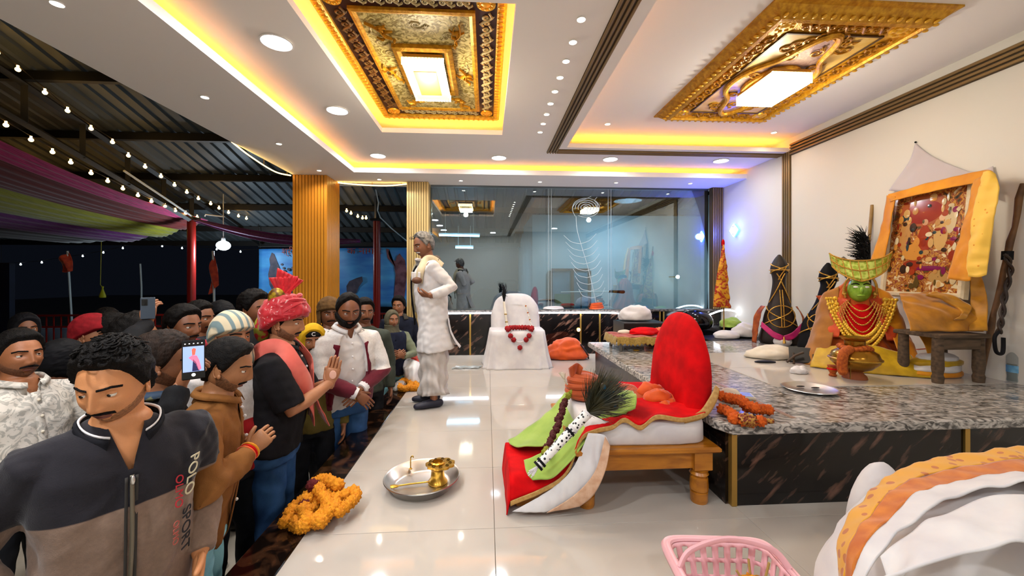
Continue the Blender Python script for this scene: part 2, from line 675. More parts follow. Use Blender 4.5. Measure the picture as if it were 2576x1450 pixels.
# ================================================================== LAMPS
def downlight(x, y, z, r, label, warm=False, power=0., group=None):
    t = thing('downlight', label, 'downlight', (x, y, z), 0, group)
    MB().lathe([(r, 0), (r * 1.12, -.002), (r * 1.16, -.008), (r * 1.04, -.010), (r, -.006)], 24).build('rim', m_rim, t)
    MB().lathe([(.0005, -.007), (r * .7, -.007), (r * 1.02, -.004)], 24, cap=False).build('lens', m_lensw if warm else m_lens, t)
    if power:
        if r > .05:
            light('AREA', (x, y, z - .02), power, COOL, r * 2, name='downlight_light')
        else:
            light('SPOT', (x, y, z - .015), power, (1, .88, .74), .02, spot=R(150), name='downlight_light', blend=.9)
    return t
POS = ['nearest the camera over the crowd', 'midway along the crowd side of the ceiling', 'in the far corner above the golden column', 'above the white covered chair', 'above the low fringed table', 'beside the right wall near the glass']
for (x, y), s in zip(((-1.378, 2.70), (-1.378, 3.76), (-1.375, 5.12), (.153, 5.11), (1.60, 5.08), (3.08, 5.06)), POS):
    downlight(x, y, CM, .088, 'added round white ceiling downlight out of view ' + s, False, 5 if x > 3 else 13, 'large round downlights')
for x, y, s in ((-1.378, 1.63, 'behind the picture edge over the fleece jacket'), (-1.378, .55, 'over the crowd beside the camera'), (-1.378, -.55, 'behind the camera on the crowd side'), (.2, -1.2, 'behind the camera over the platform'), (2.3, -1.2, 'behind the camera by the right wall')):  # unseen downlights, added to brighten the crowd and the platform
    downlight(x, y, CM if x < .9 else CU + .03, .088, 'added round white ceiling downlight out of view ' + s, False, (10 if y > 1 else 36) if x < -1 else 24, 'large round downlights')
for k in range(9):
    w9 = ['first', 'second', 'third', 'fourth', 'fifth', 'sixth', 'seventh', 'eighth', 'ninth'][k]
    downlight(.561, 2.34 + k * .2295, CM, .024, 'small spotlight, %s from the near end of the row of nine' % w9, True, 2.5, 'row of nine small ceiling spotlights')
SO = [(-2.21, 1.12), (-2.21, .05), (-2.21, 2.19), (-2.20, 3.25), (-2.185, 4.33), (-2.20, 5.37), (-1.54, 5.80), (-.378, 5.80), (.776, 5.80), (1.91, 5.78), (3.03, 5.76)]  # the first two are unseen, added for more light on the crowd
SOL = ['added out of view over the fleece jacket', 'added out of view beside the camera', 'cut by the top edge of the picture', 'over the crowd midway along the outer soffit', 'over the crowd before the golden column', 'just in front of the golden column', 'between the two golden columns', 'above the elderly man', 'above the etched feather glass', 'above the joint of the glass wall', 'nearest the right wall over the glass']
for (x, y), s in zip(SO, SOL):
    downlight(x, y, CZ, .026, 'small soffit spotlight ' + s, True, 22 if x < -1.6 else 6, 'small soffit spotlights')
downlight(1.33, 4.32, CU + .03, .028, 'small recess spotlight beside the gilded panel near the bronze ribs', True, 6, 'small recess spotlights')
downlight(3.35, 4.45, CU + .03, .028, 'small recess spotlight between the gilded panel and the right wall', True, 6, 'small recess spotlights')

# diamond wall lamps with blue glow
m_blue = M('blue_glow', '#3050ff', emit='#1838ff', estr=40)
p = pX(1853, 580, RX)
t = thing('wall_lamp', 'diamond-shaped white wall lamp with blue halo on right wall', 'wall lamp', (RX - .01, p.y, p.z))
b = MB()
b.box(-.02, -.012, -.07, .07, -.07, .07)
b.xf(Matrix.Rotation(R(45), 4, 'X'))
b.build('back_light', m_blue, t, smooth=False)
b = MB().bevbox(-.068, .068, -.068, .068, .026, .046, .006)
b.xf(Matrix.Rotation(R(45), 4, 'X') @ Matrix.Rotation(R(-90), 4, 'Y'))
b.build('lamp_plate', M('lamp_plate', '#ffffff', emit='#eef2ff', estr=5), t, smooth=False)
for z in (.055, -.055):
    MB().ball((-.046, 0, z), .010).build('screw', M('dark_screw', '#181c30', rough=.4), t)
light('POINT', (RX - .09, p.y, p.z), 22, (.03, .09, 1), .05, name='wall_lamp_light')

# warm bulb added in place of a lamp's reflection in the polished marble
p = pY(1455, 830, BY - .02)
t = thing('glint_bulb', 'small warm round lamp shining on the black marble wall', 'wall lamp', p)
MB().lathe([(.03, 0), (.035, .012), (.028, .02)], 16, cap=True).xf(Matrix.Rotation(R(90), 4, 'X')).build('glint_ring', m_gold, t)
MB().ball((0, -.022, 0), .024).build('bulb', M('glint_glow', '#ffffff', emit='#ffd9a0', estr=30), t)

# white strip light on the ledge edge, arched lights behind
def ledtube(name, pts, r, label, n=6):
    return tag(MB().tube(spline(pts, n), r, 8).build(name, m_ledw), label, 'led strip')
z = pY(1300, 788, BY - .07).z
ledtube('led_strip', [(-.66, BY - .07, z), (.6, BY - .07, z), pY(1545, 788, BY - .07), pY(1572, 800, BY - .10), pY(1588, 822, BY - .14), pY(1590, 850, BY - .18)], .011, 'white strip light along the black marble ledge behind the covered chair', 5)
ledtube('led_strip', [pY(1752, 808, 5.6), pY(1790, 790, 5.6), pY(1820, 781, 5.62), pY(1850, 784, 5.64), pY(1868, 800, 5.64), pY(1888, 826, 5.62)], .011, 'white strip light arching over the black case beside the flag', 5)
light('AREA', (1.0, BY - .12, z - .02), 7, (.9, .95, 1), 3.2, .03, rot=(R(20), 0, 0), name='led_strip_light')
bl = tag(MB().ball(pY(1903, 795, 5.7), .035).tube([pY(1903, 795, 5.7), (RX, 5.7, pY(1903, 795, 5.7).z)], .012, 8).build('bulb', M('bright_bulb', '#ffffff', emit='#f4f8ff', estr=25)), 'bright white bulb in the corner behind the black idol', 'bulb')

# fluorescent tubes in the blue space behind the glass
def tubelamp(a, b, label, power):
    a, b = Vector(a), Vector(b)
    t = thing('tube_lamp', label, 'tube lamp', (a + b) / 2)
    h = (b - a) / 2
    MB().tube([-h, h], .02, 10).build('tube', M('tube_glow', '#ffffff', emit='#9fdcff', estr=18), t)
    for sx in (-.7, .7):
        MB().tube([(sx * h.length, .02, .05), (sx * h.length, .02, 5.57 - .3 * ((a + b) / 2).y - ((a + b) / 2).z)], .008, 6).build('hanger', m_rim, t)
    MB().box(-h.length * 1.03, h.length * 1.03, .0, .05, .022, .06).build('batten', m_rim, t, smooth=False)
    light('AREA', (a + b) / 2 + Vector((0, -.05, -.05)), power, (.45, .78, 1), h.length * 2, .05, rot=(R(10), 0, 0), name='tube_lamp_light')
tubelamp(pY(1105, 592, 9.2), pY(1206, 594, 9.2), 'long cool fluorescent tube seen behind the glass', 22)
tubelamp(pY(1146, 623, 10.2), pY(1190, 624, 10.2), 'short cool fluorescent tube below the longer one behind the glass', 6)
light('AREA', (2.6, 7.2, 2.6), 60, (.72, .88, 1), .5, name='back_room_fill')  # added light without a fixture, brightens the space behind the glass
t = thing('wall_lamp', 'added warm bulb behind the right end of the glass, standing in for a reflected lamp', 'wall lamp', pY(1705, 697, 7.9))
MB().ball((0, 0, 0), .035).build('bulb', M('reflection_bulb', '#ffffff', emit='#fff0d0', estr=45), t)  # glowing ball added where the glass shows a lamp's reflection
MB().tube([(0, 0, 0), (0, .38, 0)], .012, 8).build('bracket', m_gold, t)
light('POINT', pY(1705, 697, 7.75), 5, (1, .9, .75), .04, name='wall_lamp_light')  # light of that added bulb

# ================================================================== GILDED CEILING PANELS
m_gilt = M('gilt', '#b87d12', '#e0a92c', rough=.38, metal=.35, scale=30, bump=.3, bscale=120)
m_gilt2 = M('gilt_bright', '#e6ae2e', rough=.3, metal=.35)
m_maroon = M('maroon_field', '#2a0a06', '#3d140c', rough=.5, scale=12)
m_cream = M('cream_field', '#7d6a24', '#cdbd7c', rough=.5, scale=16, contrast=(.42, .58), detail=6, dist=2.5, bump=.6, bscale=45)
m_leaf = M('cream_leaf', '#c9bd92', '#a8945a', rough=.5, scale=25)
m_mauve = M('mauve_field', '#8d6f70', '#b79a94', rough=.35, scale=18, dist=2)

def frame(mb, x0, x1, y0, y1, prof):
    rings = []
    for d, z in prof:
        rings.append([(x0 + d, y0 + d, z), (x1 - d, y0 + d, z), (x1 - d, y1 - d, z), (x0 + d, y1 - d, z)])
    mb.rings(rings, False)
    return mb

def scroll(mb, cx, cy, z, s, a0, flip=1, r=.007, turns=1.4):
    pts = []
    for k in range(15):
        u = k / 14
        a = a0 + flip * u * turns * 2 * PI
        rr = s * (1 - u * .85)
        pts.append((cx + rr * math.cos(a), cy + rr * math.sin(a), z))
    mb.tube(pts, [r * (1.25 - .6 * k / 14) for k in range(15)], 6, flat=.8)
    # leaf sprays
    for j in range(3):
        a = a0 - flip * (.5 + .5 * j)
        p0 = Vector((cx + s * math.cos(a0), cy + s * math.sin(a0), z))
        p1 = p0 + Vector((math.cos(a), math.sin(a), 0)) * s * (.9 - .15 * j)
        mb.tube([p0, (p0 + p1) / 2 + Vector((.004, .004, -.004)), p1], [r * .6, r * 1.3, r * .3], 6, flat=.6)

def border_leaves(parent, ax, fixed, a, b, z, wid, n, mat):
    """acanthus scroll units along a border strip, each its own part"""
    u = MB()
    scroll(u, 0, 0, 0, wid * .30, R(-90), 1, .008)
    scroll(u, wid * .62, 0, 0, wid * .26, R(90), 1, .008)
    pts = [(-.5 * wid, -.2 * wid, 0), (0, -.34 * wid, -.003), (.35 * wid, 0, -.003), (.7 * wid, .34 * wid, 0), (1.0 * wid, .2 * wid, 0)]
    u.tube(spline(pts, 4), .008, 6)
    me0 = None
    for k in range(n):
        t = a + (b - a) * (k + .5) / n
        if me0 is None:
            me0 = u.build('leaf_scroll', mat, parent)
            o = me0
        else:
            o = inst(me0, 'leaf_scroll', parent, (0, 0, 0))
        s = (b - a) / n / (1.35 * wid)
        o.location = (t - .2 * wid, fixed, z) if ax == 'x' else (fixed, t - .2 * wid, z)
        o.rotation_euler = (0, 0, 0 if ax == 'x' else R(90))
        o.scale = (s, 1, 1)

def rosette(parent, x, y, z, r, mat):
    b = MB()
    b.lathe([(.001, -.018), (r * .35, -.014), (r * .5, -.008), (r * .95, -.012), (r, 0)], 16)
    for k in range(8):
        a = k * PI / 4
        b.ball((r * .68 * math.cos(a), r * .68 * math.sin(a), -.010), (r * .2, r * .2, .008), 8, 5)
    b.build('rosette', mat, parent, loc=(x, y, z))

def edge_beads(parent, x0, x1, y0, y1, d, z, n_x, n_y, mat):
    b0 = MB().ball((0, 0, 0), (.014, .024, .010), 8, 6).build('bead', mat, parent)
    first = True
    L = []
    for k in range(n_x):
        x = x0 + d + (x1 - x0 - 2 * d) * (k + .5) / n_x
        L += [((x, y0 + d, z), 0), ((x, y1 - d, z), 0)]
    for k in range(n_y):
        y = y0 + d + (y1 - y0 - 2 * d) * (k + .5) / n_y
        L += [((x0 + d, y, z), R(90)), ((x1 - d, y, z), R(90))]
    for loc, a in L:
        if first:
            b0.location = loc
            b0.rotation_euler = (0, 0, a)
            first = False
        else:
            inst(b0, 'bead', parent, loc, (0, 0, a))

def figure(parent, x, y, z, s, seed, mat):
    """a small gilt relief cluster (dancing-figure-like ornament kept abstract)"""
    rs = random.Random(seed)
    b = MB()
    b.tube(spline([(-.1, -.5, 0), (.05, -.1, -.006), (-.03, .25, -.006), (.05, .5, 0)], 4), .02, 7, flat=.7)
    b.ball((.06, .58, -.006), (.05, .05, .02), 8, 6)
    for k in range(5):
        a = rs.uniform(0, 2 * PI)
        yy = rs.uniform(-.4, .4)
        b.tube(spline([(0, yy, 0), (.2 * math.cos(a), yy + .12 * math.sin(a), -.01), (.34 * math.cos(a + .6), yy + .3 * math.sin(a + .6), 0)], 4), [.022, .02, .02, .02, .018, .016, .014, .012, .01], 6, flat=.7)
    b.v = [(v[0] * s, v[1] * s, v[2]) for v in b.v]
    b.build('relief_figure', mat, parent, loc=(x, y, z), rot=(0, 0, rs.uniform(-.6, .6)))

# --- central panel
x0, x1, y0, y1 = -1.07, .125, 2.33, 4.22
zc = CU + .03
t = thing('ceiling_panel', 'central gilded ceiling panel with maroon border and cream leaf scrolls', 'ceiling panel', ((x0 + x1) / 2, (y0 + y1) / 2, zc))
ox, oy = (x0 + x1) / 2, (y0 + y1) / 2
X0, X1, Y0, Y1 = x0 - ox, x1 - ox, y0 - oy, y1 - oy
frame(MB(), X0, X1, Y0, Y1, [(0, 0), (0, -.03), (.02, -.045), (.05, -.045), (.06, -.03), (.06, 0)]).build('outer_frame', m_gilt, t, smooth=False)
MB().box(X0 + .06, X1 - .06, Y0 + .06, Y1 - .06, -.012, 0).build('border_field', m_maroon, t, smooth=False)
edge_beads(t, X0, X1, Y0, Y1, .035, -.046, 22, 34, m_gilt2)
bi = .20
frame(MB(), X0 + bi, X1 - bi, Y0 + bi, Y1 - bi, [(0, -.012), (0, -.032), (.02, -.036), (.04, -.028), (.04, -.012)]).build('inner_frame', m_gilt, t, smooth=False)
MB().box(X0 + bi + .04, X1 - bi - .04, Y0 + bi + .04, Y1 - bi - .04, -.02, -.010).build('center_field', m_cream, t, smooth=False)
border_leaves(t, 'x', Y0 + .13, X0 + .22, X1 - .22, -.017, .10, 7, m_leaf)
border_leaves(t, 'x', Y1 - .13, X0 + .22, X1 - .22, -.017, .10, 7, m_leaf)
border_leaves(t, 'y', X0 + .13, Y0 + .22, Y1 - .22, -.017, .10, 12, M('bronze_leaf', '#7d5a26', '#5e3d16', rough=.5, scale=25))
border_leaves(t, 'y', X1 - .13, Y0 + .22, Y1 - .22, -.017, .10, 12, m_leaf)
for sx in (X0 + .13, X1 - .13):
    for sy in (Y0 + .13, Y1 - .13):
        rosette(t, sx, sy, -.012, .062, m_gilt2)
for k, (fx, fy) in enumerate(((-.26, -.52), (.27, -.50), (-.29, .05), (.29, .05), (-.22, .58), (.22, .56))):
    figure(t, fx, fy, -.026, .22, 40 + k, m_gilt)
for k in range(26):
    a = rnd.uniform(0, 2 * PI)
    fx, fy = rnd.uniform(-.32, .32), rnd.uniform(-.64, .64)
    if abs(fx) < .24 and abs(fy) < .40:
        continue
    b = MB()
    scroll(b, 0, 0, 0, .045, a, 1, .005)
    b.build('leaf_scroll', m_leaf, t, loc=(fx, fy, -.022))
LX, LY = .155, .31
frame(MB(), -LX - .06, LX + .06, -LY - .06, LY + .06, [(0, -.02), (.0, -.05), (.03, -.06), (.06, -.05), (.06, -.02)]).build('light_frame', m_gilt, t, smooth=False)

def chandelier(label, x, y, z, lx, ly, h, mglow, mplate):
    t = thing('chandelier', label, 'chandelier', (x, y, z))
    MB().bevbox(-lx, lx, -ly, ly, -.03, 0, .004).build('base_plate', m_gold, t, smooth=False)
    # crystal strips round the box
    c0 = MB().box(-.009, .009, -.003, .003, -h, -.03).build('crystal', mglow, t, smooth=False, loc=(-lx, -ly, 0))
    n = int(lx * 2 / .024)
    for k in range(1, n + 1):
        inst(c0, 'crystal', t, (-lx + 2 * lx * k / n, -ly, 0))
    for k in range(n + 1):
        inst(c0, 'crystal', t, (-lx + 2 * lx * k / n, ly, 0))
    n = int(ly * 2 / .024)
    for k in range(1, n):
        inst(c0, 'crystal', t, (-lx, -ly + 2 * ly * k / n, 0), (0, 0, R(90)))
        inst(c0, 'crystal', t, (lx, -ly + 2 * ly * k / n, 0), (0, 0, R(90)))
    MB().box(-lx + .012, lx - .012, -ly + .012, ly - .012, -h * .9, -.03).build('diffuser', mplate, t, smooth=False)
    return t
m_cr = M('crystal_glow', '#fff6e0', emit='#fff0c8', estr=5)
m_df = M('diffuser_glow', '#c9a860', emit='#ffdf98', estr=1.6)
ch = chandelier('square crystal lamp glowing in the central panel', ox, oy - .02, zc - .06, LX - .01, LY - .01, .085, m_cr, m_df)
MB().box(-LX * .55, LX * .55, -LY * .62, LY * .62, -.082, -.0775).build('glass_plate', M('plate_glow', '#6e5424', emit='#ffcf70', estr=.55), ch, smooth=False)

# --- right panel
x0, x1, y0, y1 = 1.76, 2.98, 2.30, 4.10
t = thing('ceiling_panel', 'right gilded ceiling panel with all-gold border and quatrefoil medallion', 'ceiling panel', ((x0 + x1) / 2, (y0 + y1) / 2, zc))
ox, oy = (x0 + x1) / 2, (y0 + y1) / 2
X0, X1, Y0, Y1 = x0 - ox, x1 - ox, y0 - oy, y1 - oy
frame(MB(), X0, X1, Y0, Y1, [(0, 0), (0, -.012), (.03, -.02), (.05, -.04), (.095, -.075), (.12, -.08), (.13, -.066), (.13, 0)]).build('outer_frame', m_gilt, t, smooth=False)
edge_beads(t, X0, X1, Y0, Y1, .072, -.064, 17, 26, m_gilt2)
MB().box(X0 + .12, X1 - .12, Y0 + .12, Y1 - .12, -.045, 0).build('border_field', m_gilt, t, smooth=False)
bi = .26
frame(MB(), X0 + bi, X1 - bi, Y0 + bi, Y1 - bi, [(0, -.045), (0, -.058), (.012, -.058), (.012, -.045)]).build('inner_frame', M('gilt_dark', '#4a2f0a', rough=.5), t, smooth=False)
MB().box(X0 + bi + .012, X1 - bi - .012, Y0 + bi + .012, Y1 - bi - .012, -.05, -.044).build('center_field', M('gilt_pale', '#c79a3c', '#d8b567', rough=.45, scale=10), t, smooth=False)
m_giltd = M('gilt_scroll', '#c08412', '#8a5a0c', rough=.4, metal=.3, scale=30)
border_leaves(t, 'x', Y0 + .195, X0 + .30, X1 - .30, -.055, .10, 5, m_giltd)
border_leaves(t, 'x', Y1 - .195, X0 + .30, X1 - .30, -.055, .10, 5, m_giltd)
border_leaves(t, 'y', X0 + .195, Y0 + .30, Y1 - .30, -.055, .10, 9, m_giltd)
border_leaves(t, 'y', X1 - .195, Y0 + .30, Y1 - .30, -.055, .10, 9, m_giltd)
for sx in (X0 + .20, X1 - .20):
    for sy in (Y0 + .20, Y1 - .20):
        rosette(t, sx, sy, -.045, .07, m_gilt2)
q = []
for k in range(64):
    a = 2 * PI * k / 64
    rr = 1 + .16 * math.cos(4 * a)
    q.append((.27 * rr * math.cos(a), .56 * rr * math.sin(a), -.062))
MB().tube(q, .022, 8, closed=True).build('medallion_frame', m_gilt, t)
b = MB()
b.rings([[(x, y, -.052) for x, y, z in q], [(x * .02, y * .02, -.054) for x, y, z in q]], False)
b.build('medallion_field', m_mauve, t, smooth=False)
q2 = [(.17 * math.cos(2 * PI * k / 40), .24 * math.sin(2 * PI * k / 40), -.068) for k in range(40)]
MB().tube(q2, .022, 8, closed=True).build('oval_frame', m_gilt, t)
for sx in (-1, 1):
    for sy in (-1, 1):
        b = MB()
        for k in range(4):
            scroll(b, sx * (.22 - .05 * k), sy * (.47 + .05 * k), -.056, .05, rnd.uniform(0, 6), sx * sy, .007)
        b.build('corner_scroll', m_giltd, t)
for k in range(8):
    a = 2 * PI * k / 8 + .2
    b = MB()
    scroll(b, .20 * math.cos(a), .44 * math.sin(a), -.062, .05, a, 1, .008)
    b.build('leaf_scroll', m_giltd, t)
chandelier('square crystal lamp hanging under the right gilded panel', ox, oy - .03, zc - .075, .155, .22, .11, M('crystal_glow', 0), M('diffuser_white', '#ffffff', emit='#fff6e4', estr=4.5))
# ================================================================== YARD OUTSIDE
def roofz(y):
    return 5.57 - .3 * y
m_sheet = M('roof_sheet_metal', '#4d5458', '#5d6468', rough=.5, metal=.2, scale=2, stretch=(1, .2, 1))
m_steel = M('black_steel', '#0c0d0e', rough=.6)
m_redp = M('red_painted_steel', '#7d1710', rough=.3)
# corrugated roof, sheet by sheet
rf = struct(MB().box(-17, 7, 1.9, 2.0, roofz(1.95) + .02, roofz(1.95) + .09).build('roof', m_steel, smooth=False))
sh = MB()
prof = []
for k in range(5):
    a = k * .21
    prof += [(a, 0), (a + .13, 0), (a + .15, .035), (a + .19, .035)]
prof.append((1.05, 0))
for yy in (0, 9.5):
    for x, z in prof:
        sh.v.append((x, yy, z - .3 * yy))
n = len(prof)
sh.f = [(k, k + 1, k + 1 + n, k + n) for k in range(n - 1)]
s0 = None
for k in range(23):
    loc = (-17 + k * 1.05, 1.95, roofz(1.95))
    if s0 is None:
        s0 = sh.build('roof_sheet', m_sheet, rf, smooth=False, loc=loc)
    else:
        inst(s0, 'roof_sheet', rf, loc)
# purlins
for y in (4.4, 5.6, 6.8, 8.0, 9.2, 10.35, 11.3):
    MB().box(-17, 7, y - .04, y + .04, roofz(y) - .13, roofz(y) - .01).build('purlin', m_steel, rf, smooth=False)

def truss(x, label, y0=2.2, y1=8.6):
    t = thing('truss', label, 'roof truss', (x, 0, 0), 0, 'roof trusses of the yard')
    MB().tube([(0, y0, roofz(y0) - .18), (0, y1 + 2.4, roofz(y1 + 2.4) - .18)], (.05), 4, up=(1, 0, 0)).build('top_chord', m_steel, t, smooth=False)
    MB().tube([(0, y0, roofz(y0) - .72), (0, y1, roofz(y1) - .66)], .05, 4, up=(1, 0, 0)).build('bottom_chord', m_steel, t, smooth=False)
    y = y0 + .4
    while y < y1:
        MB().tube([(0, y, roofz(y) - .70), (0, y, roofz(y) - .18)], .045, 4).build('strut', m_steel, t, smooth=False)
        y += .75
    return t
truss(-6.05, 'black lattice roof truss above the magenta drape')

def post(x, y, z1, label, r=.075):
    t = thing('post', label, 'post', (x, y, PIT), 0, 'red posts holding the yard roof')
    MB().tube([(0, 0, 0), (0, 0, z1 - PIT)], r, 14).build('shaft', m_redp, t)
    MB().bevbox(-.14, .14, -.14, .14, 0, .03, .004).build('base_plate', m_redp, t, smooth=False)
    MB().bevbox(-.11, .11, -.11, .11, z1 - PIT, z1 - PIT + .05, .004).build('cap_plate', m_steel, t, smooth=False)
    MB().tube([(0, 0, z1 - PIT + .05), (0, 0, roofz(y) - PIT - .1)], .05, 4).build('stub', m_steel, t, smooth=False)
post(-6.05, 8.55, 2.37, 'red painted post beside the white pendant bulb')
post(-2.32, 8.55, 2.37, 'red painted post in front of the blue banner')
post(-10.4, 8.55, 2.05, 'red painted post above the dark blue panel, cut by the picture edge')
# white junction box on the far post
tag(MB().bevbox(-.16, .20, -.10, .02, 0, .13, .01).build('junction_box', m_rim, loc=(-10.4, 8.46, 1.93)), 'small white box fixed to the red post at the picture edge', 'box')

# draped cloth bands under the roof
def drape(label, mat, near, far, sag, nfold):
    (xa, za), (xb, zb) = near
    (xc, zc2), (xd, zd) = far
    y0, y1 = 3.6, 9.0
    def fn(u, v):
        y = y0 + (y1 - y0) * v
        xl, xr = xa + (xc - xa) * v, xb + (xd - xb) * v
        zl, zr = za + (zc2 - za) * v, zb + (zd - zb) * v
        x = xl + (xr - xl) * u
        z = zl + (zr - zl) * u - sag * math.sin(PI * u) - .22 * math.sin(PI * v) + .012 * math.sin(u * nfold * 2 * PI)
        return (x, y, z)
    o = MB().grid(max(20, nfold * 4), 24, fn).build('drape', mat, thick=.004)
    return tag(o, label, 'fabric drape', 'coloured fabric drapes under the yard roof')
def cloth(name, c, c2=None, rough=.8, sheen=.3, scale=14, **k):
    return M(name, c, c2, rough=rough, sheen=sheen, scale=scale, **k)
drape('magenta fabric drape edged by a string of lights', cloth('magenta_cloth', '#c02c6a', '#8a1d4c', stretch=(10, .4, 1)), ((-6.15, 3.42), (-6.55, 3.30)), ((-6.02, 2.42), (-6.2, 2.36)), .02, 3)
drape('dark red fabric drape between the magenta and olive ones', cloth('darkred_cloth', '#6e1810', '#4e0d0c', stretch=(10, .4, 1)), ((-6.55, 3.30), (-7.6, 3.20)), ((-6.2, 2.36), (-6.6, 2.22)), .05, 5)
drape('olive yellow fabric drape sagging towards the red post', cloth('olive_cloth', '#93901c', '#78751a', stretch=(10, .4, 1)), ((-7.6, 3.20), (-9.2, 3.10)), ((-6.6, 2.22), (-7.2, 2.08)), .08, 6)
drape('purple fabric drape sagging below the olive one', cloth('purple_cloth', '#74307a', '#552058', stretch=(10, .4, 1)), ((-9.2, 3.10), (-10.8, 3.02)), ((-7.2, 2.08), (-8.0, 1.98)), .08, 6)
drape('maroon fabric drape lowest under the yard roof', cloth('maroon_cloth', '#2e0a0c', '#1e0607', stretch=(10, .4, 1)), ((-10.8, 3.02), (-13.5, 2.95)), ((-8.0, 1.98), (-9.4, 1.98)), .06, 6)
# thin purple swag from post to column
P0, P1 = Vector((-6.0, 8.5, 2.40)), Vector((-2.55, 8.2, 1.95))
def swag(u, v):
    p = P0.lerp(P1, u)
    return (p.x, p.y + .05 * math.sin(v * 9), p.z - .10 * math.sin(PI * u) - .20 * v * (.3 + .7 * math.sin(PI * u)))
tag(MB().grid(30, 6, swag).build('drape', MATS['purple_cloth'], thick=.004), 'thin purple swag hanging between the red post and the golden column', 'fabric drape')

# strings of small lights
m_bulb = M('fairy_bulb', '#ffe9b8', emit='#ffc56a', estr=22)
m_bulbw = M('fairy_bulb_white', '#f0fff8', emit='#dff5ff', estr=12)
m_wire = M('wire', '#1c1408', rough=.6)
bulb_me = MB().ball((0, 0, 0), .026, 8, 6)
bulb_me.tube([(0, 0, .02), (0, 0, .05)], .012, 6)
BM = None
def string(pts, label, mat, sc=1.0, hang=False):
    t = thing('light_string', label, 'string lights', pts[0])
    o = Vector(pts[0])
    MB().tube([Vector(p) - o + Vector((0, 0, .05)) for p in pts], .006, 5).build('wire', m_wire, t)
    if hang:
        for q in (pts[0], pts[6], pts[-1]):
            q = Vector(q) - o
            MB().tube([q + Vector((0, 0, .05)), Vector((q.x, q.y, roofz(11.3) - o.z))], .004, 5).build('hanger', m_wire, t)
    b0 = None
    for k, p in enumerate(pts):
        if b0 is None:
            b = MB()
            b.add(bulb_me.v, bulb_me.f)
            b0 = b.build('bulb', mat, t, loc=(0, 0, 0))
            b0.scale = (sc,) * 3
        else:
            inst(b0, 'bulb', t, Vector(p) - o, None, (sc,) * 3)
def along(px, X0, X1):
    out = []
    n = len(px)
    for k, (x, y) in enumerate(px):
        X = X0 + (X1 - X0) * k / (n - 1)
        out.append(pX(x, y, X))
    return out
A = [(-8, 132), (45, 175), (113, 233), (170, 279), (229, 324), (283, 358), (323, 392), (365, 420), (405, 444), (439, 466), (470, 484), (499, 500), (530, 513), (551, 524), (575, 535), (600, 544), (620, 550)]
string(along(A, -5.75, -5.6), 'string of warm lights along the black roof truss', m_bulb)
B = [(-45, 282), (15, 315), (78, 352), (132, 383), (178, 409), (229, 436), (271, 456), (309, 475), (347, 492), (381, 507), (415, 519), (441, 530), (467, 537), (496, 547)]
string(along(B, -6.10, -6.0), 'string of warm lights along the magenta drape', m_bulb)
Cc = [(-40, 462), (2, 480), (45, 496), (98, 511), (143, 523), (188, 534), (230, 544), (267, 550), (299, 555), (333, 558)]
string(along(Cc, -8.9, -7.0), 'string of warm lights between the olive and purple drapes', m_bulb)
string([pX(-5, 563, -10), pX(38, 562, -10), pX(77, 560, -10)], 'short string of warm lights under the lowest drape', m_bulb)
string([pY(x, y, 11.3) for x, y in ((3, 668), (52, 666), (105, 661), (208, 645), (260, 636), (309, 625), (355, 613), (408, 620), (458, 625), (545, 628), (605, 634), (662, 631), (700, 634))], 'string of tiny white lights far out in the dark yard', m_bulbw, .75, True)
string([pY(x, y, 8.8) for x, y in ((872, 531), (883, 537), (900, 545), (912, 549), (921, 549))], 'short string of warm lights behind the golden column', m_bulb)

# glowing rope along the soffit edge and between the columns
m_rope = M('rope_light', '#ffe2a0', emit='#ffcf70', estr=9)
def rope(pts, label, r=.008):
    t = thing('rope_light', label, 'rope light', pts[0])
    o = Vector(pts[0])
    pp = [p - o for p in spline(pts, 6)]
    MB().tube(pp, r, 6).build('rope', m_rope, t)
    for k in range(2, len(pp), 7):
        MB().tube([pp[k], (pp[k].x, pp[k].y, CZ + .005 - o.z)], .004, 5).build('clip', m_gold, t)
rope([Vector((-2.672, 4.35, CZ + .01)), Vector((-2.672, 4.7, CZ - .045)), Vector((-2.672, 5.2, CZ - .075)), Vector((-2.672, 5.60, CZ - .02))], 'warm rope light sagging under the soffit edge before the golden column')
rope([Vector((-2.19, 6.0, CZ - .015)), Vector((-1.9, 6.02, CZ - .035)), Vector((-1.5, 6.02, CZ - .045)), Vector((-1.19, 6.0, CZ - .02))], 'warm rope light strung between the two golden columns')
rope([Vector((-2.672, 2.2, CZ + .02)), Vector((-2.672, 3.0, CZ + .02)), Vector((-2.672, 3.3, CZ + .02))], 'faint warm rope light along the near soffit edge', .004)

# pendant bulb
p = pX(562, 618, -5.55)
t = thing('pendant_lamp', 'white pendant bulb hanging from the yard roof by the red post', 'pendant lamp', p)
MB().ball((0, 0, 0), (.13, .13, .10), 14, 9).build('bulb', M('pendant_glow', '#ffffff', emit='#cfeaff', estr=14), t)
MB().lathe([(.035, .09), (.04, .12), (.03, .16)], 12, cap=True).build('socket', m_rim, t)
MB().tube([(0, 0, .15), (0, 0, roofz(p.y) - p.z)], .008, 6).build('cord', m_rim, t)
light('POINT', p + Vector((0, 0, -.16)), 100, (.72, .88, 1), .1, name='pendant_lamp_light')
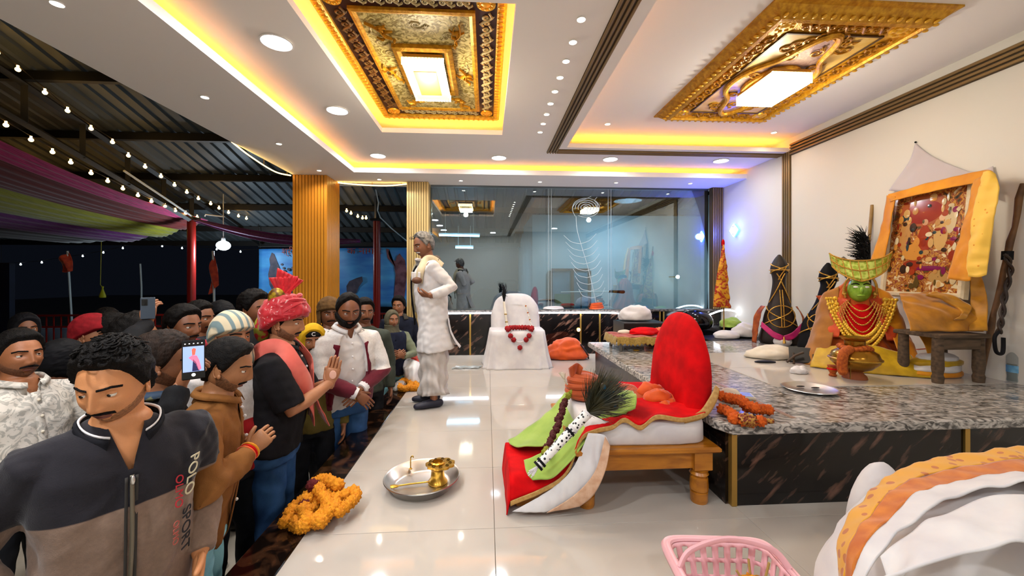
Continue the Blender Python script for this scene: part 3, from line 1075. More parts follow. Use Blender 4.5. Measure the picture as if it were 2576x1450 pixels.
# thin white pipes under the roof
def pipe(pts, label, r=.018, mat=None):
    return tag(MB().tube(pts, r, 8).build('pipe', mat or M('white_pipe', '#c9cfd2', rough=.4)), label, 'pipe')
pipe([pX(312, 430, -5.9), pX(432, 510, -5.9), pX(500, 556, -6.0)], 'thin white pipe slanting down to the red post')
pipe([pY(515, 545, 8.9), pY(517, 540, 8.9), pY(565, 546, 8.9)], 'short white pipe elbow above the pendant bulb', .014)
pipe([pY(945, 476, 7.2), pY(952, 510, 7.6), pY(950, 530, 8.2), pY(957, 548, 8.4), pY(985, 575, 8.8), pY(1030, 612, 9.5)], 'grey cable running down from the soffit to the blue banner', .012)

# ---- railing
t = thing('railing', 'red steel railing across the dark far side of the yard', 'railing', (-6.2, 9.3, PIT))
zt = 1.17 - .088 * 9.3 - PIT
for z in (zt, zt - .25, .1):
    MB().box(-5.4, 4.0, -.02, .02, z - .02, z + .02).build('rail', m_redp, t, smooth=False)
b0 = MB().box(-.01, .01, -.01, .01, .1, zt).build('bar', m_redp, t, smooth=False, loc=(-5.35, 0, 0))
for k in range(1, 63):
    inst(b0, 'bar', t, (-5.35 + k * .15, 0, 0))
# dark blue panel and pale sheet behind the railing, teal cloth near the crowd
t = thing('notice_panel', 'dark navy panel standing in the yard under the red post', 'panel', (-11.3, 8.9, PIT))
MB().bevbox(-1.6, 1.45, -.05, .05, 0, 1.17 + .03 * 8.9 - PIT + .05, .01).build('board', M('navy_panel', '#0b1222', '#0e1830', rough=.6, scale=3), t, smooth=False)
b = MB()
b.box(.86, 1.12, -.06, -.05, 1.22, 1.50)
b.build('print', M('grey_print', '#39465c', '#0b1222', rough=.6, scale=14, tex='voronoi'), t, smooth=False)
tag(MB().bevbox(-.5, .5, -.03, .03, 0, .70, .01).build('white_board', M('pale_sheet', '#8fa2b4', '#7387a0', rough=.6, scale=4), loc=(-9.75, 9.55, PIT)), 'pale blue sheet seen through the red railing', 'board')

# ---- flags
def flag(p, pole_top, pole_bot, pts, label, mat):
    t = thing('flag', label, 'flag', Vector((pole_bot.x, pole_bot.y, PIT)))
    o = t.location
    MB().tube([(0, 0, 0), Vector(pole_top) - o], .02, 8).build('flag_pole', M('flag_pole', '#b9c4c8', rough=.4), t)
    q = [Vector(v) - o for v in pts]
    b = MB()
    def fn(u, v):
        a = q[0].lerp(q[1], v)
        c = q[3].lerp(q[2], v)
        r = a.lerp(c, u)
        return (r.x, r.y + .05 * math.sin(u * 7 + v * 3), r.z - .02 * math.sin(u * 9))
    b.grid(12, 12, fn)
    b.build('flag_cloth', mat, t, thick=.004)
m_fl = cloth('orange_flag', '#b83a12', '#8f2410')
flag(None, pY(170, 632, 9.8), pY(186, 790, 9.8), [pY(172, 632, 9.75), pY(182, 682, 9.75), pY(160, 684, 9.75), pY(146, 655, 9.75)], 'small orange flag on a pale pole in the dark yard', m_fl)
flag(None, pY(536, 632, 8.0), pY(543, 778, 8.0), [pY(535, 632, 7.95), pY(550, 718, 7.95), pY(526, 740, 7.95), pY(528, 690, 7.95)], 'orange pennant flag hanging beside the red post', m_fl)
tag(MB().tube([pY(353, 664, 11.2), pY(356, 722, 11.2), Vector((pY(356, 722, 11.2).x, 11.2, PIT))], .02, 8).build('pole', M('flag_pole', 0)), 'thin pale pole standing far out in the dark yard', 'pole')
b = MB()
c0 = pY(258, 735, 10.5)
b.rings([[(c0.x + r * math.cos(a), 10.5 + r * .6 * math.sin(a), c0.z + z) for a in [2 * PI * k / 12 for k in range(12)]] for r, z in ((.075, -.14), (.08, -.10), (.045, .0), (.02, .08), (.03, .14))])
b.tube([(c0.x - .02, 10.5, c0.z + .14), (c0.x - .05, 10.5, c0.z + .18), (c0.x - .02, 10.5, roofz(10.5) - .02)], .006, 5)
tag(b.build('bag', M('yellow_plastic', '#b9b61a', rough=.5)), 'small yellow plastic bag hanging in the dark yard', 'bag')

# ---- printed banner
a0, a1 = pY(650, 624, 10.2), pY(1032, 772, 10.2)
t = thing('banner', 'blue sky banner with printed figures hung behind the columns', 'banner', ((a0.x + a1.x) / 2, 10.2, a1.z))
W2, HB = (a1.x - a0.x) / 2, a0.z - a1.z
MB().grid(40, 14, lambda u, v: (-W2 + 2 * W2 * u, .03 * math.sin(u * 26 + v * 2), HB * v + .06 * v * (u - .5))).build('banner_cloth', M('banner_sky', '#1557a8', '#4f9fd0', rough=.5, scale=1.6, stretch=(.6, 1, 2.2), contrast=(.3, .75), detail=5), t, thick=.003)
def bp(x, y, dy=-.05):
    q = pY(x, y, 10.2)
    return Vector((q.x - t.location.x, dy, q.z - a1.z))
def shape(name, pts, mat, dy=-.045):
    q = [bp(x, y, dy) for x, y in pts]
    cx = sum(q, Vector()) / len(q)
    b = MB()
    b.rings([[p + Vector((0, .012, 0)) for p in q], q, [cx + (p - cx) * .02 for p in q]], False)
    return b.build(name, mat, t, smooth=False)
m_fd = M('print_dark', '#1b1f33', '#4a3f4d', rough=.6, scale=6)
m_fr = M('print_maroon', '#4a1d28', '#7a4a52', rough=.6, scale=6)
shape('printed_figure', [(686, 636), (692, 640), (698, 655), (706, 675), (712, 700), (708, 726), (690, 736), (680, 716), (677, 690), (682, 668), (680, 652)], m_fd)
shape('printed_figure', [(722, 700), (735, 690), (742, 704), (736, 730), (730, 745), (724, 722)], m_fd)
shape('printed_figure', [(873, 720), (880, 708), (898, 700), (912, 696), (914, 708), (904, 722), (898, 738), (884, 742), (874, 735)], m_fd)
shape('printed_figure', [(972, 626), (980, 628), (978, 638), (982, 650), (996, 658), (1000, 645), (1006, 638), (1012, 646), (1020, 656), (1024, 690), (1020, 735), (1016, 765), (990, 765), (994, 725), (996, 690), (992, 668), (976, 650)], m_fr)
for x, y, s in ((711, 666, 3), (716, 675, 3), (718, 683, 4), (728, 678, 4), (738, 675, 4), (747, 683, 4)):
    shape('printed_mark', [(x + s * math.cos(k), y + s * math.sin(k)) for k in (0, 1, 2, 3, 4, 5)], m_fd)
def text3d(body, name, mat, parent, loc, rot, size, extrude=.002, align='CENTER', scale=None):
    cu = bpy.data.curves.new(name, 'FONT')
    cu.body = body
    cu.size = size
    cu.extrude = extrude
    cu.align_x = align
    cu.align_y = 'CENTER'
    ob = bpy.data.objects.new(name, cu)
    COL.objects.link(ob)
    dg = bpy.context.evaluated_depsgraph_get()
    me = bpy.data.meshes.new_from_object(ob.evaluated_get(dg))
    bpy.data.objects.remove(ob)
    o = mesh_obj(me, name, mat, parent, False, loc, rot)
    if scale:
        o.scale = scale
    return o
m_tx = M('banner_letters', '#7a1d12', rough=.6)
text3d('श्री क', 'lettering', m_tx, t, bp(738, 634), (PI / 2, 0, 0), .22)
text3d('क नागार', 'lettering', m_tx, t, bp(918, 633), (PI / 2, 0, 0), .22, scale=(1.25, 1, 1))
for px in (655, 1030):
    MB().tube([bp(px, 624, 0), bp(px - 6, 560, 0)], .006, 5).build('cord', m_wire, t)
MB().tube([bp(650, 621, 0), bp(1034, 618, 0)], .012, 6).build('top_rod', m_steel, t)
# ================================================================== CLOTH AND SMALL-FORM HELPERS
def resample(pts, n):
    P = spline(pts, 8)
    L = [0.]
    for a, b in zip(P, P[1:]):
        L.append(L[-1] + (b - a).length)
    out, j = [], 0
    for k in range(n):
        s = L[-1] * k / (n - 1)
        while j < len(L) - 2 and L[j + 1] < s:
            j += 1
        d = L[j + 1] - L[j]
        out.append(P[j].lerp(P[j + 1], 0 if d < 1e-9 else (s - L[j]) / d))
    return out


def loftcloth(name, rows, mat, parent=None, nu=40, nv=24, amp=.006, freq=28, seed=1, thick=.005, stretch=(1, 1, 1), origin=None):
    """cloth through several long polylines of world points"""
    R0 = [resample(r, nu) for r in rows]
    G = []
    for i in range(nu):
        G.append(resample([r[i] for r in R0], nv) if len(R0) > 1 else None)
    v = np.array([[tuple(G[i][j]) for i in range(nu)] for j in range(nv)]).reshape(-1, 3)
    f = []
    for j in range(nv - 1):
        for i in range(nu - 1):
            a = j * nu + i
            f.append((a, a + 1, a + 1 + nu, a + nu))
    me = bpy.data.meshes.new(name)
    if origin is not None:
        v = v - np.array(tuple(origin))
    me.from_pydata(v.tolist(), [], f)
    me.update()
    if amp:
        nn = get_no(me)
        v = v + nn * (amp * fold(v, seed, freq, stretch))[:, None]
        set_co(me, v)
    return mesh_obj(me, name, mat, parent, True, None, None, thick, 180)


def lump(name, c, r, mat, parent=None, seed=1, amp=.18, freq=2.2, flat=.25, nu=36, nv=24, stretch=(1, 1, 1), rotz=0., sub=None):
    """soft crumpled bundle resting on its flat base at z=c[2]"""
    b = MB().ball((0, 0, 0), 1.0, nu, nv)
    p = np.array(b.v)
    d = 1 + amp * fold(p, seed, freq, stretch) + amp * .5 * (.5 - 1.6 * np.abs(fold(p, seed + 5, freq * 1.5, stretch))) + amp * .25 * (.5 - 1.6 * np.abs(fold(p, seed + 9, freq * 3, stretch)))
    p = p * d[:, None]
    p[:, 2] = np.where(p[:, 2] < -flat, -flat + (p[:, 2] + flat) * .08, p[:, 2])
    p[:, 2] += flat + .06
    p = p * np.array(r)
    if rotz:
        ca, sa = math.cos(rotz), math.sin(rotz)
        p = np.stack([p[:, 0] * ca - p[:, 1] * sa, p[:, 0] * sa + p[:, 1] * ca, p[:, 2]], 1)
    b.v = [tuple(q) for q in p]
    return b.build(name, mat, parent, loc=c, angle=180)


def W(*a):
    return [pY(*p) for p in a]


m_brass = M('brass', '#a9822f', '#c79a3e', rough=.28, metal=.9, scale=20)
m_steelp = M('polished_steel', '#cfccc8', rough=.28, metal=1.0)
m_wood = M('teak', '#96580f', '#bf7a22', rough=.28, scale=4, stretch=(1, 6, 6), detail=6, dist=.6, coat=.3)
m_red = cloth('red_velvet', '#d8020a', '#b00208', rough=.85, sheen=0, spec=.2, scale=9)
m_trim = cloth('gold_trim', '#c49a58', '#ad8040', rough=.5, scale=60, sheen=0)
m_white = cloth('white_cotton', '#dcd8d6', '#cfcacb', rough=.85, scale=8, sheen=.1)
m_cream2 = cloth('cream_cotton', '#d9cfbd', '#c9bda8', rough=.85, scale=8, sheen=.1)
m_green = cloth('lime_cloth', '#9db852', '#8aa845', rough=.8, scale=8)
m_or = cloth('orange_cloth', '#d9560c', '#c0450a', rough=.7, scale=8)
m_or2 = cloth('rust_cloth', '#b8501c', '#9c3c12', rough=.7, scale=8)
m_yel = cloth('saffron_cloth', '#e29606', '#cc7e05', rough=.65, scale=6)
m_yel2 = cloth('ochre_cloth', '#a86a06', '#8f5604', rough=.6, scale=6)
m_blk = cloth('black_cloth', '#09090b', '#0e0d12', rough=.7, scale=8, sheen=0, spec=.2)
m_gcord = M('gold_cord', '#b8862e', '#d8ac50', rough=.35, metal=.6, scale=80)
m_mari = M('marigold', '#e39410', '#cf7c06', rough=.8, scale=60, bump=.6, bscale=120)
m_marir = M('marigold_dark_red', '#5e0a0e', rough=.8, bump=.6, bscale=120)
m_mario = M('marigold_orange', '#d95f06', '#c04c04', rough=.8, scale=60, bump=.6, bscale=120)

# ================================================================== DAIS
DZ = .43
dais = thing('dais', 'grey granite topped dais with black marble front', 'dais', (2.46, 3.2, 0))
o = Vector((2.46, 3.2, 0))
def rel(mb):
    mb.v = [(x - o.x, y - o.y, z - o.z) for x, y, z in mb.v]
    return mb
b = MB()
prof = [(0, DZ - .05), (-.004, DZ - .045), (-.004, DZ - .008), (.004, DZ)]
out = [(1.19, 2.02), (1.235, 1.925), (RX - .004, 1.925), (RX - .004, 4.52), (1.165, 4.52)]
cx, cy = 2.4, 3.2
rings = []
for d, z in prof:
    rings.append([(x + (d if x < cx else -d), y + (d if y < cy else -d), z) for x, y in out])
b.rings(rings)
rel(b).build('top_slab', m_granite, dais, smooth=False)
rel(MB().box(1.25, RX - .01, 1.99, 4.46, 0, DZ - .05)).build('core', M('wainscot_core', 0), dais, smooth=False)
bx = pY(2432, 1100, 1.96).x
for a, c in ((1.275, bx - .012), (bx + .012, RX - .01)):
    rel(MB().box(a, c, 1.965, 1.99, 0, DZ - .05)).build('marble_panel', m_marble, dais, smooth=False)
rel(MB().box(1.232, 1.25, 1.985, 4.46, 0, DZ - .05)).build('marble_panel', m_marble, dais, smooth=False)
for a in (1.262, bx):
    rel(MB().bevbox(a - .014, a + .014, 1.955, 1.99, 0, DZ - .05, .003)).build('brass_strip', m_gold, dais, smooth=False)
for xa, xb in ((1.96, 2.85), (2.853, RX - .006)):
    for ya, yb in ((2.56, 3.14), (3.143, 3.78)):
        rel(MB().box(xa, xb, ya, yb, DZ - .001, DZ + .0035)).build('white_tile', m_tile, dais, smooth=False)
rel(MB().box(1.60, 1.63, 2.0, 3.9, DZ - .001, DZ + .0015)).build('joint_strip', M('brown_joint', '#8a6a4a', rough=.5), dais, smooth=False)

# ================================================================== WOODEN BENCH WITH THE RED SEAT
BX0, BX1, BY0, BY1 = .44, 1.165, 1.985, 2.70
t = thing('wooden_bench', 'low teak bench with turned legs under the red throne', 'bench', ((BX0 + BX1) / 2, (BY0 + BY1) / 2, 0))
hx, hy = (BX1 - BX0) / 2, (BY1 - BY0) / 2
MB().bevbox(-hx, hx + .03, -hy - .03, hy + .03, .275, .305, .008).build('bench_top', m_wood, t, smooth=False)
for s in (-1, 1):
    MB().bevbox(-hx + .05, hx - .08, s * (hy - .02) - .014, s * (hy - .02) + .014, .185, .275, .004).build('apron', m_wood, t, smooth=False)
    MB().bevbox(s * (hx - .05) - .014, s * (hx - .05) + .014, -hy + .05, hy - .05, .185, .275, .004).build('apron', m_wood, t, smooth=False)
LP = [(.040, 0), (.044, .01), (.044, .055), (.038, .06), (.046, .066), (.046, .10), (.044, .128), (.036, .135), (.048, .15), (.040, .163), (.048, .172), (.036, .18)]
for sx in (-1, 1):
    for sy in (-1, 1):
        lx = -hx + .07 if sx < 0 else hx - .055
        b = MB().lathe(LP, 20, (0, 0, 0), True)
        b.bevbox(-.047, .047, -.047, .047, .178, .276, .004)
        b.build('leg', m_wood, t, loc=(lx, sy * (hy - .035), 0), angle=35)

cu = thing('seat_cushion', 'thick white cotton seat cushion on the teak bench', 'cushion', (.84, 2.34, .305))
b = MB()
rr = []
for z, k in ((0, .97), (.012, 1), (.09, 1.0), (.112, .985), (.120, .95)):
    ring = []
    for i in range(48):
        a = 2 * PI * i / 48
        cx_, sx_ = math.cos(a), math.sin(a)
        ring.append((.335 * k * math.copysign(abs(cx_) ** .35, cx_), .345 * k * math.copysign(abs(sx_) ** .35, sx_), z))
    rr.append(ring)
b.rings(rr)
p = np.array(b.v)
p += np.stack([np.zeros(len(p)), .006 * fold(p, 3, 30, (1, .3, 2)), .004 * fold(p, 4, 20)], 1)
p[:, 2] = np.maximum(p[:, 2], 0)
b.v = [tuple(q) for q in p]
b.build('cushion_body', m_white, cu, angle=70)

# red cover: domed backrest + seat cloth + gold trim
t = thing('throne_cover', 'red velvet cover with tall domed backrest and gold edging on the bench', 'throne cover', (1.15, 2.36, .45))
o = Vector((1.15, 2.36, .45))
b = MB()
NR, NA = 9, 44
rings = []
for j in range(NR):
    v = j / (NR - 1)
    xo = 1.12 + .10 * v - .02 * math.cos(v * PI)
    kk = math.sin(PI * (.10 + .80 * v)) ** .35
    ring = []
    for i in range(NA):
        a = 2 * PI * i / NA
        ca, sa = math.cos(a), math.sin(a)
        yy = 2.385 + .315 * kk * math.copysign(abs(ca) ** .85, ca) * (1.0 if sa < 0 else 1.0)
        zz = .46 + (.50 * kk * abs(sa) ** .80 if sa > 0 else -.05 * abs(sa))
        ring.append((xo + .06 * max(0, (zz - .46)), yy, zz))
    rings.append(ring)
b.rings(rings)
p = np.array(b.v)
lowz = np.clip(1 - (p[:, 2] - .46) / .45, 0, 1)
p[:, 0] += .012 * lowz * np.sin(p[:, 1] * 55 + 2 * np.sin(p[:, 2] * 6))
p[:, 1] += .008 * lowz * np.sin(p[:, 0] * 60 + p[:, 2] * 9)
b.v = [tuple(q) for q in p]
rel(b).build('backrest', m_red, t, angle=180)
row0 = W((1284, 1262, 1.95), (1390, 1215, 1.96), (1432, 1172, 1.97), (1462, 1100, 1.985), (1500, 1080, 1.985), (1540, 1070, 1.985), (1570, 1052, 1.985), (1610, 1072, 1.98), (1650, 1045, 1.985), (1715, 1052, 1.99), (1770, 1040, 2.0))
row1 = W((1284, 1195, 2.0), (1385, 1180, 2.06), (1438, 1120, 2.12), (1480, 1060, 2.12), (1520, 1042, 2.12), (1560, 1036, 2.12), (1620, 1040, 2.11), (1660, 1032, 2.12), (1720, 1030, 2.12), (1775, 1022, 2.12))
row2 = W((1276, 1140, 2.28), (1375, 1130, 2.3), (1440, 1070, 2.35), (1500, 1005, 2.40), (1560, 995, 2.41), (1620, 995, 2.41), (1680, 990, 2.41), (1720, 985, 2.41))
row3 = W((1272, 1115, 2.42), (1350, 1105, 2.46), (1420, 1035, 2.55), (1500, 965, 2.68), (1590, 962, 2.68), (1650, 962, 2.68), (1690, 962, 2.68))
loftcloth('seat_cloth', [row0, row1, row2, row3], m_red, t, 60, 30, .006, 26, 5, .005, origin=o)
sidet = [row3[0], row2[0], row1[0], row0[0]]
loftcloth('seat_cloth_side', [sidet, [Vector((v.x - .012, v.y, v.z * .5)) for v in sidet], [Vector((v.x - .018, v.y, .006)) for v in sidet]], m_red, t, 24, 14, .003, 26, 6, .006, origin=o)
def shift(row, dx, dy):
    return [v + Vector((dx * .002, -.008, -dy * .002)) for v in row]
loftcloth('gold_edging', [shift(row0, 0, -2), shift(row0, 0, 10)], m_trim, t, 80, 5, .002, 30, 7, .004, origin=o)
e0 = [Vector((1.245, 2.06 + .0, .47)), Vector((1.25, 2.065, .60)), Vector((1.26, 2.08, .72))]
loftcloth('gold_edging', [W((1722, 1052, 2.0), (1760, 1035, 2.03), (1785, 1000, 2.05), (1800, 970, 2.06)), W((1722, 1066, 1.995), (1775, 1050, 2.02), (1803, 1010, 2.04), (1810, 978, 2.05))], m_trim, t, 30, 5, .001, 30, 8, .004, origin=o)
# stool hidden under the drape
tag(MB().bevbox(.15, .44, 2.02, 2.42, 0, .155, .01).build('footstool', m_wood, smooth=False), 'small wooden footstool hidden under the red drape', 'stool')
tag(MB().rings([[(.42, 2.06, .17), (.52, 2.06, .17), (.52, 2.58, .17), (.40, 2.5, .17)], [(.46, 2.08, .22), (.66, 2.02, .42), (.66, 2.62, .42), (.44, 2.52, .24)]]).build('bolster', m_white, smooth=False), 'white padded wedge under the red and green cloths', 'cushion')
# white under-sheet falling to the floor
t = thing('white_sheet', 'white sheet hanging from the bench to the floor beside the red drape', 'sheet', (.4, 1.97, 0))
o = Vector((.4, 1.97, 0))
ra = W((1480, 1090, 1.965), (1520, 1095, 1.945), (1533, 1120, 1.935), (1530, 1128, 1.93))
rb = W((1440, 1180, 1.955), (1470, 1180, 1.935), (1500, 1185, 1.925), (1520, 1180, 1.92))
rc = W((1380, 1235, 1.95), (1410, 1240, 1.93), (1450, 1245, 1.92), (1492, 1240, 1.925))
rd = W((1288, 1288, 1.935), (1330, 1290, 1.925), (1380, 1288, 1.925), (1450, 1272, 1.935))
loftcloth('sheet_body', [ra, rb, rc, rd], m_white, t, 30, 40, .006, 40, 9, .004, origin=o, stretch=(2, 1, .5))
re_ = [W((1522, 1098, 1.925), (1535, 1122, 1.915)), W((1497, 1186, 1.906), (1524, 1182, 1.902)), W((1445, 1246, 1.902), (1496, 1242, 1.90)), W((1375, 1291, 1.905), (1458, 1275, 1.912))]
loftcloth('peach_border', re_, cloth('peach_border', '#d9b496', '#c99c7c', scale=30), t, 12, 40, .002, 40, 10, .003, origin=o)

# green cloth
t = thing('green_shawl', 'lime green cloth spread over the red footstool drape', 'cloth', (.4, 2.2, .2))
o = Vector((.4, 2.2, .2))
loftcloth('shawl_strip', [W((1520, 1000, 2.26), (1470, 1050, 2.14), (1400, 1120, 2.07), (1318, 1160, 2.03)), W((1572, 985, 2.22), (1520, 1040, 2.10), (1440, 1120, 2.02), (1370, 1185, 1.97), (1325, 1190, 1.96)), W((1597, 1010, 2.12), (1570, 1045, 2.06), (1500, 1085, 1.99), (1440, 1155, 1.95), (1390, 1202, 1.93), (1340, 1208, 1.93))], m_green, t, 50, 20, .007, 34, 11, .005, origin=o)
loftcloth('shawl_wing', [W((1424, 985, 2.66), (1385, 1030, 2.58), (1310, 1090, 2.48), (1279, 1108, 2.40)), W((1450, 1000, 2.56), (1410, 1045, 2.46), (1350, 1100, 2.36), (1284, 1118, 2.34)), W((1480, 1010, 2.42), (1440, 1065, 2.28), (1390, 1115, 2.22), (1310, 1126, 2.24))], m_green, t, 40, 18, .006, 30, 12, .005, origin=o)
loftcloth('shawl_knot', [W((1500, 1010, 2.30), (1545, 985, 2.28), (1592, 985, 2.24)), W((1505, 1035, 2.20), (1555, 1010, 2.14), (1602, 1000, 2.12)), W((1500, 1062, 2.10), (1560, 1045, 2.04), (1598, 1030, 2.05))], m_green, t, 24, 16, .010, 50, 13, .006, origin=o)
# orange turban with tassel
c = pY(1470, 965, 2.42)
t = thing('orange_turban', 'wound orange turban with white tassel on the green shawl', 'turban', (c.x, c.y, c.z - .07))
for k in range(5):
    z = .015 + k * .024
    r = (.092, .102, .100, .090, .074)[k]
    MB().tube([(r * math.cos(a) , r * .85 * math.sin(a), z + .012 * math.sin(a + k * 1.3)) for a in [2 * PI * i / 24 for i in range(24)]], .021, 8, closed=True).build('wrap', m_or2, t)
MB().ball((0, 0, .09), (.075, .07, .045), 16, 8).build('crown', m_or2, t)
MB().grid(10, 10, lambda u, v: (-.075 + .06 * (u - .3) * (.5 + v), -.02 - .02 * math.sin(u * 6), .08 + .12 * v - .03 * (u - .5) ** 2 * 4)).build('fan_tail', m_or2, t, thick=.006)
MB().tube([(-.09, -.02, .05), (-.12, -.03, .085), (-.13, -.03, .10)], .006, 6).build('tassel_cord', m_cream2, t)
b = MB()
for k in range(14):
    a = rnd.uniform(0, 6.28)
    b.tube([(-.13, -.03, .10), (-.145 + .02 * math.cos(a), -.03 + .02 * math.sin(a), .145)], [.004, .002], 4)
b.build('tassel', m_cream2, t)

# peacock feather fan
p0, p1, p2 = pY(1352, 1175, 1.90), pY(1478, 1040, 1.98), pY(1560, 935, 2.06)
t = thing('peacock_fan', 'peacock feather fan with black and white beaded handle on the green shawl', 'feather fan', p1)
o = Vector(p1)
ax = (p1 - p0).normalized()
MB().tube([p0 - o, p1 - o], [.020, .026], 14).build('handle', M('beaded_handle', '#0c0c0c', '#e8e4de', rough=.45, tex='voronoi', scale=62, contrast=(.34, .40)), t)
for k, (u, m_) in enumerate(((.0, m_blk), (.06, m_blk), (.62, m_blk), (.68, m_white), (.97, m_white))):
    q = p0.lerp(p1, u) - o
    MB().tube([q, q + ax * .012], .027, 14).build('band', m_, t)
b = MB()
for k in range(10):
    a = 2 * PI * k / 10
    e = (p0 - o) - ax * rnd.uniform(.03, .05) + Vector((math.cos(a) * .016, 0, math.sin(a) * .016))
    b.tube([p0 - o, e], [.006, .003], 5)
b.build('tassel', m_white, t)
m_fe = M('peacock_strand', '#16201a', '#4a4222', rough=.55, scale=14)
b = MB()
rs = random.Random(3)
up_ = Vector((0, 0, 1))
sd = ax.cross(up_).normalized()
nrm = sd.cross(ax).normalized()
for k in range(1500):
    an = rs.gauss(0, .36)
    el = rs.gauss(.05, .24)
    L = rs.uniform(.10, .262) * math.cos(an * .7)
    d = (ax * math.cos(an) + nrm * math.sin(an) * .95 + sd * el).normalized()
    e = d * L
    c1 = e * .55 + nrm * .01 * rs.uniform(-1, 1)
    b.tube([Vector((0, 0, 0)) + d * .01, c1, e + Vector((rs.uniform(-.02, .02), rs.uniform(-.01, .01), rs.uniform(-.018, .012)))], [.0014, .0018, .0005], 3)
f_ = b.build('feather_strands', m_fe, t)
f_['kind'] = 'stuff'
for an, L in ((-.05, .17), (.35, .16), (-.4, .15)):
    q = (ax * math.cos(an) + nrm * math.sin(an)) * L - sd * .0 + Vector((0, -.045, 0))
    MB().ball(q, (.020, .005, .024), 10, 6).build('feather_eye', M('eye_bronze', '#3a2c10', rough=.4), t)
    MB().ball(q + Vector((0, -.004, 0)), (.010, .004, .013), 10, 6).build('feather_eye_spot', M('eye_blue', '#0a4a66', rough=.3), t)

# garland of dark red flowers on the shawl
def flower_mesh(name, mat, parent, r, seed=1):
    b = MB().ball((0, 0, 0), r, 24, 14)
    p = np.array(b.v)
    d = p / np.linalg.norm(p, axis=1)[:, None]
    th = np.arctan2(d[:, 1], d[:, 0])
    ph = np.arccos(np.clip(d[:, 2], -1, 1))
    k = 1 + .20 * np.sin(7 * th + 3 * np.sin(5 * ph)) * np.sin(ph) + .12 * np.sin(9 * ph)
    b.v = [tuple(q) for q in p * k[:, None]]
    return b.build(name, mat, parent, angle=180)
def garland(label, pts, r, mats, seed=1, step=1.25, name='garland', cat='garland', jitter=.0):
    rs = random.Random(seed)
    t = thing(name, label, cat, pts[0])
    o = Vector(pts[0])
    P = spline(pts, 10)
    L = sum((a - b).length for a, b in zip(P, P[1:]))
    n = max(2, int(L / (r * step)))
    Q = resample(pts, n)
    src = {}
    for k, q in enumerate(Q):
        m_ = mats(k, n) if callable(mats) else mats
        loc = q - o + Vector((rs.uniform(-1, 1), rs.uniform(-1, 1), rs.uniform(-.3, .6))) * r * jitter
        rot = (rs.uniform(0, 6), rs.uniform(0, 6), rs.uniform(0, 6))
        s = rs.uniform(.88, 1.14)
        if m_ not in src:
            src[m_] = flower_mesh('flower', m_, t, r)
            src[m_].location = loc
            src[m_].rotation_euler = rot
        else:
            inst(src[m_], 'flower', t, loc, rot, (s, s, s))
    MB().tube([q - o for q in Q], .002, 4).build('thread', m_wire, t)
    return t
m_dr = M('dark_red_petal', '#4a0a0a', rough=.7, bump=.5, bscale=90)
m_ol = M('olive_petal', '#8a8a1c', rough=.7, bump=.5, bscale=90)
garland('dark red flower garland with olive ends lying on the green shawl', W((1436, 988, 2.36), (1424, 1010, 2.34), (1408, 1050, 2.24), (1392, 1095, 2.12), (1372, 1138, 2.0)), .017, lambda k, n: m_ol if k < 3 or k > n - 3 else m_dr, 2, 1.1, jitter=.5)

# orange cloth rolled before the backrest
t = thing('orange_scarf', 'crumpled orange scarf lying against the red backrest', 'scarf', pY(1660, 1030, 2.3))
o = Vector(t.location)
for k, (x, y, Y, r, s) in enumerate(((1640, 985, 2.40, .055, 1), (1665, 1010, 2.32, .05, 2), (1690, 1022, 2.26, .05, 3), (1702, 1005, 2.30, .045, 4), (1672, 1028, 2.22, .04, 5), (1655, 1000, 2.30, .05, 6))):
    c = pY(x, y, Y) - o
    b = MB().ball((0, 0, 0), 1., 22, 14)
    p = np.array(b.v)
    p *= (1 + .30 * fold(p, s * 7, 2.6) + .14 * fold(p, s * 3, 6))[:, None]
    p *= np.array((r, r * .8, r * .7)) * 1.35
    b.v = [tuple(np.array(tuple(c)) + q) for q in p]
    b.build('scarf_fold', m_or, t, angle=180)
loftcloth('scarf_tail', [W((1530, 985, 2.5), (1560, 985, 2.42), (1600, 1010, 2.32), (1640, 1030, 2.24)), W((1545, 965, 2.55), (1590, 970, 2.48), (1625, 1000, 2.36), (1655, 1015, 2.28))], m_or2, t, 20, 10, .008, 40, 15, .006, origin=o)

# ================================================================== TRAY AND LAMP ON THE FLOOR
c = pz(1062, 1222, 0)
t = thing('steel_tray', 'round polished steel tray on the white floor', 'tray', c)
R1 = .205
MB().lathe([(.002, .004), (R1 * .72, .004), (R1 * .80, .010), (R1 * .97, .058), (R1 * 1.02, .060), (R1 * 1.03, .056), (R1 * .985, .052), (R1 * .82, .003), (R1 * .74, 0), (.002, 0)], 48).build('tray_body', m_steelp, t, angle=60)
t = thing('brass_lamp', 'brass oil lamp stand with scalloped top in the steel tray', 'oil lamp', (c.x + .085, c.y + .015, .005))
MB().lathe([(.052, 0), (.056, .008), (.052, .016), (.040, .03), (.036, .07), (.042, .085), (.048, .09), (.044, .10)], 28, cap=True).build('lamp_base', m_brass, t)
b = MB()
n = 72
outer = [((.072 + .012 * abs(math.sin(6 * 2 * PI * k / n / 1.0 * .75))) * math.cos(2 * PI * k / n) + .015, (.062 + .010 * abs(math.sin(4.5 * 2 * PI * k / n))) * math.sin(2 * PI * k / n)) for k in range(n)]
inner = [(.034 * math.cos(2 * PI * k / n), .032 * math.sin(2 * PI * k / n)) for k in range(n)]
b.rings([[(x, y, .100) for x, y in inner], [(x, y, .100) for x, y in outer], [(x, y, .112) for x, y in outer], [(x, y, .112) for x, y in inner], [(x, y, .100) for x, y in inner]], False)
b.build('scalloped_plate', m_brass, t, angle=40)
MB().lathe([(.026, .088), (.038, .092), (.040, .118), (.030, .122), (.028, .104), (.001, .100)], 24).build('oil_cup', m_brass, t)
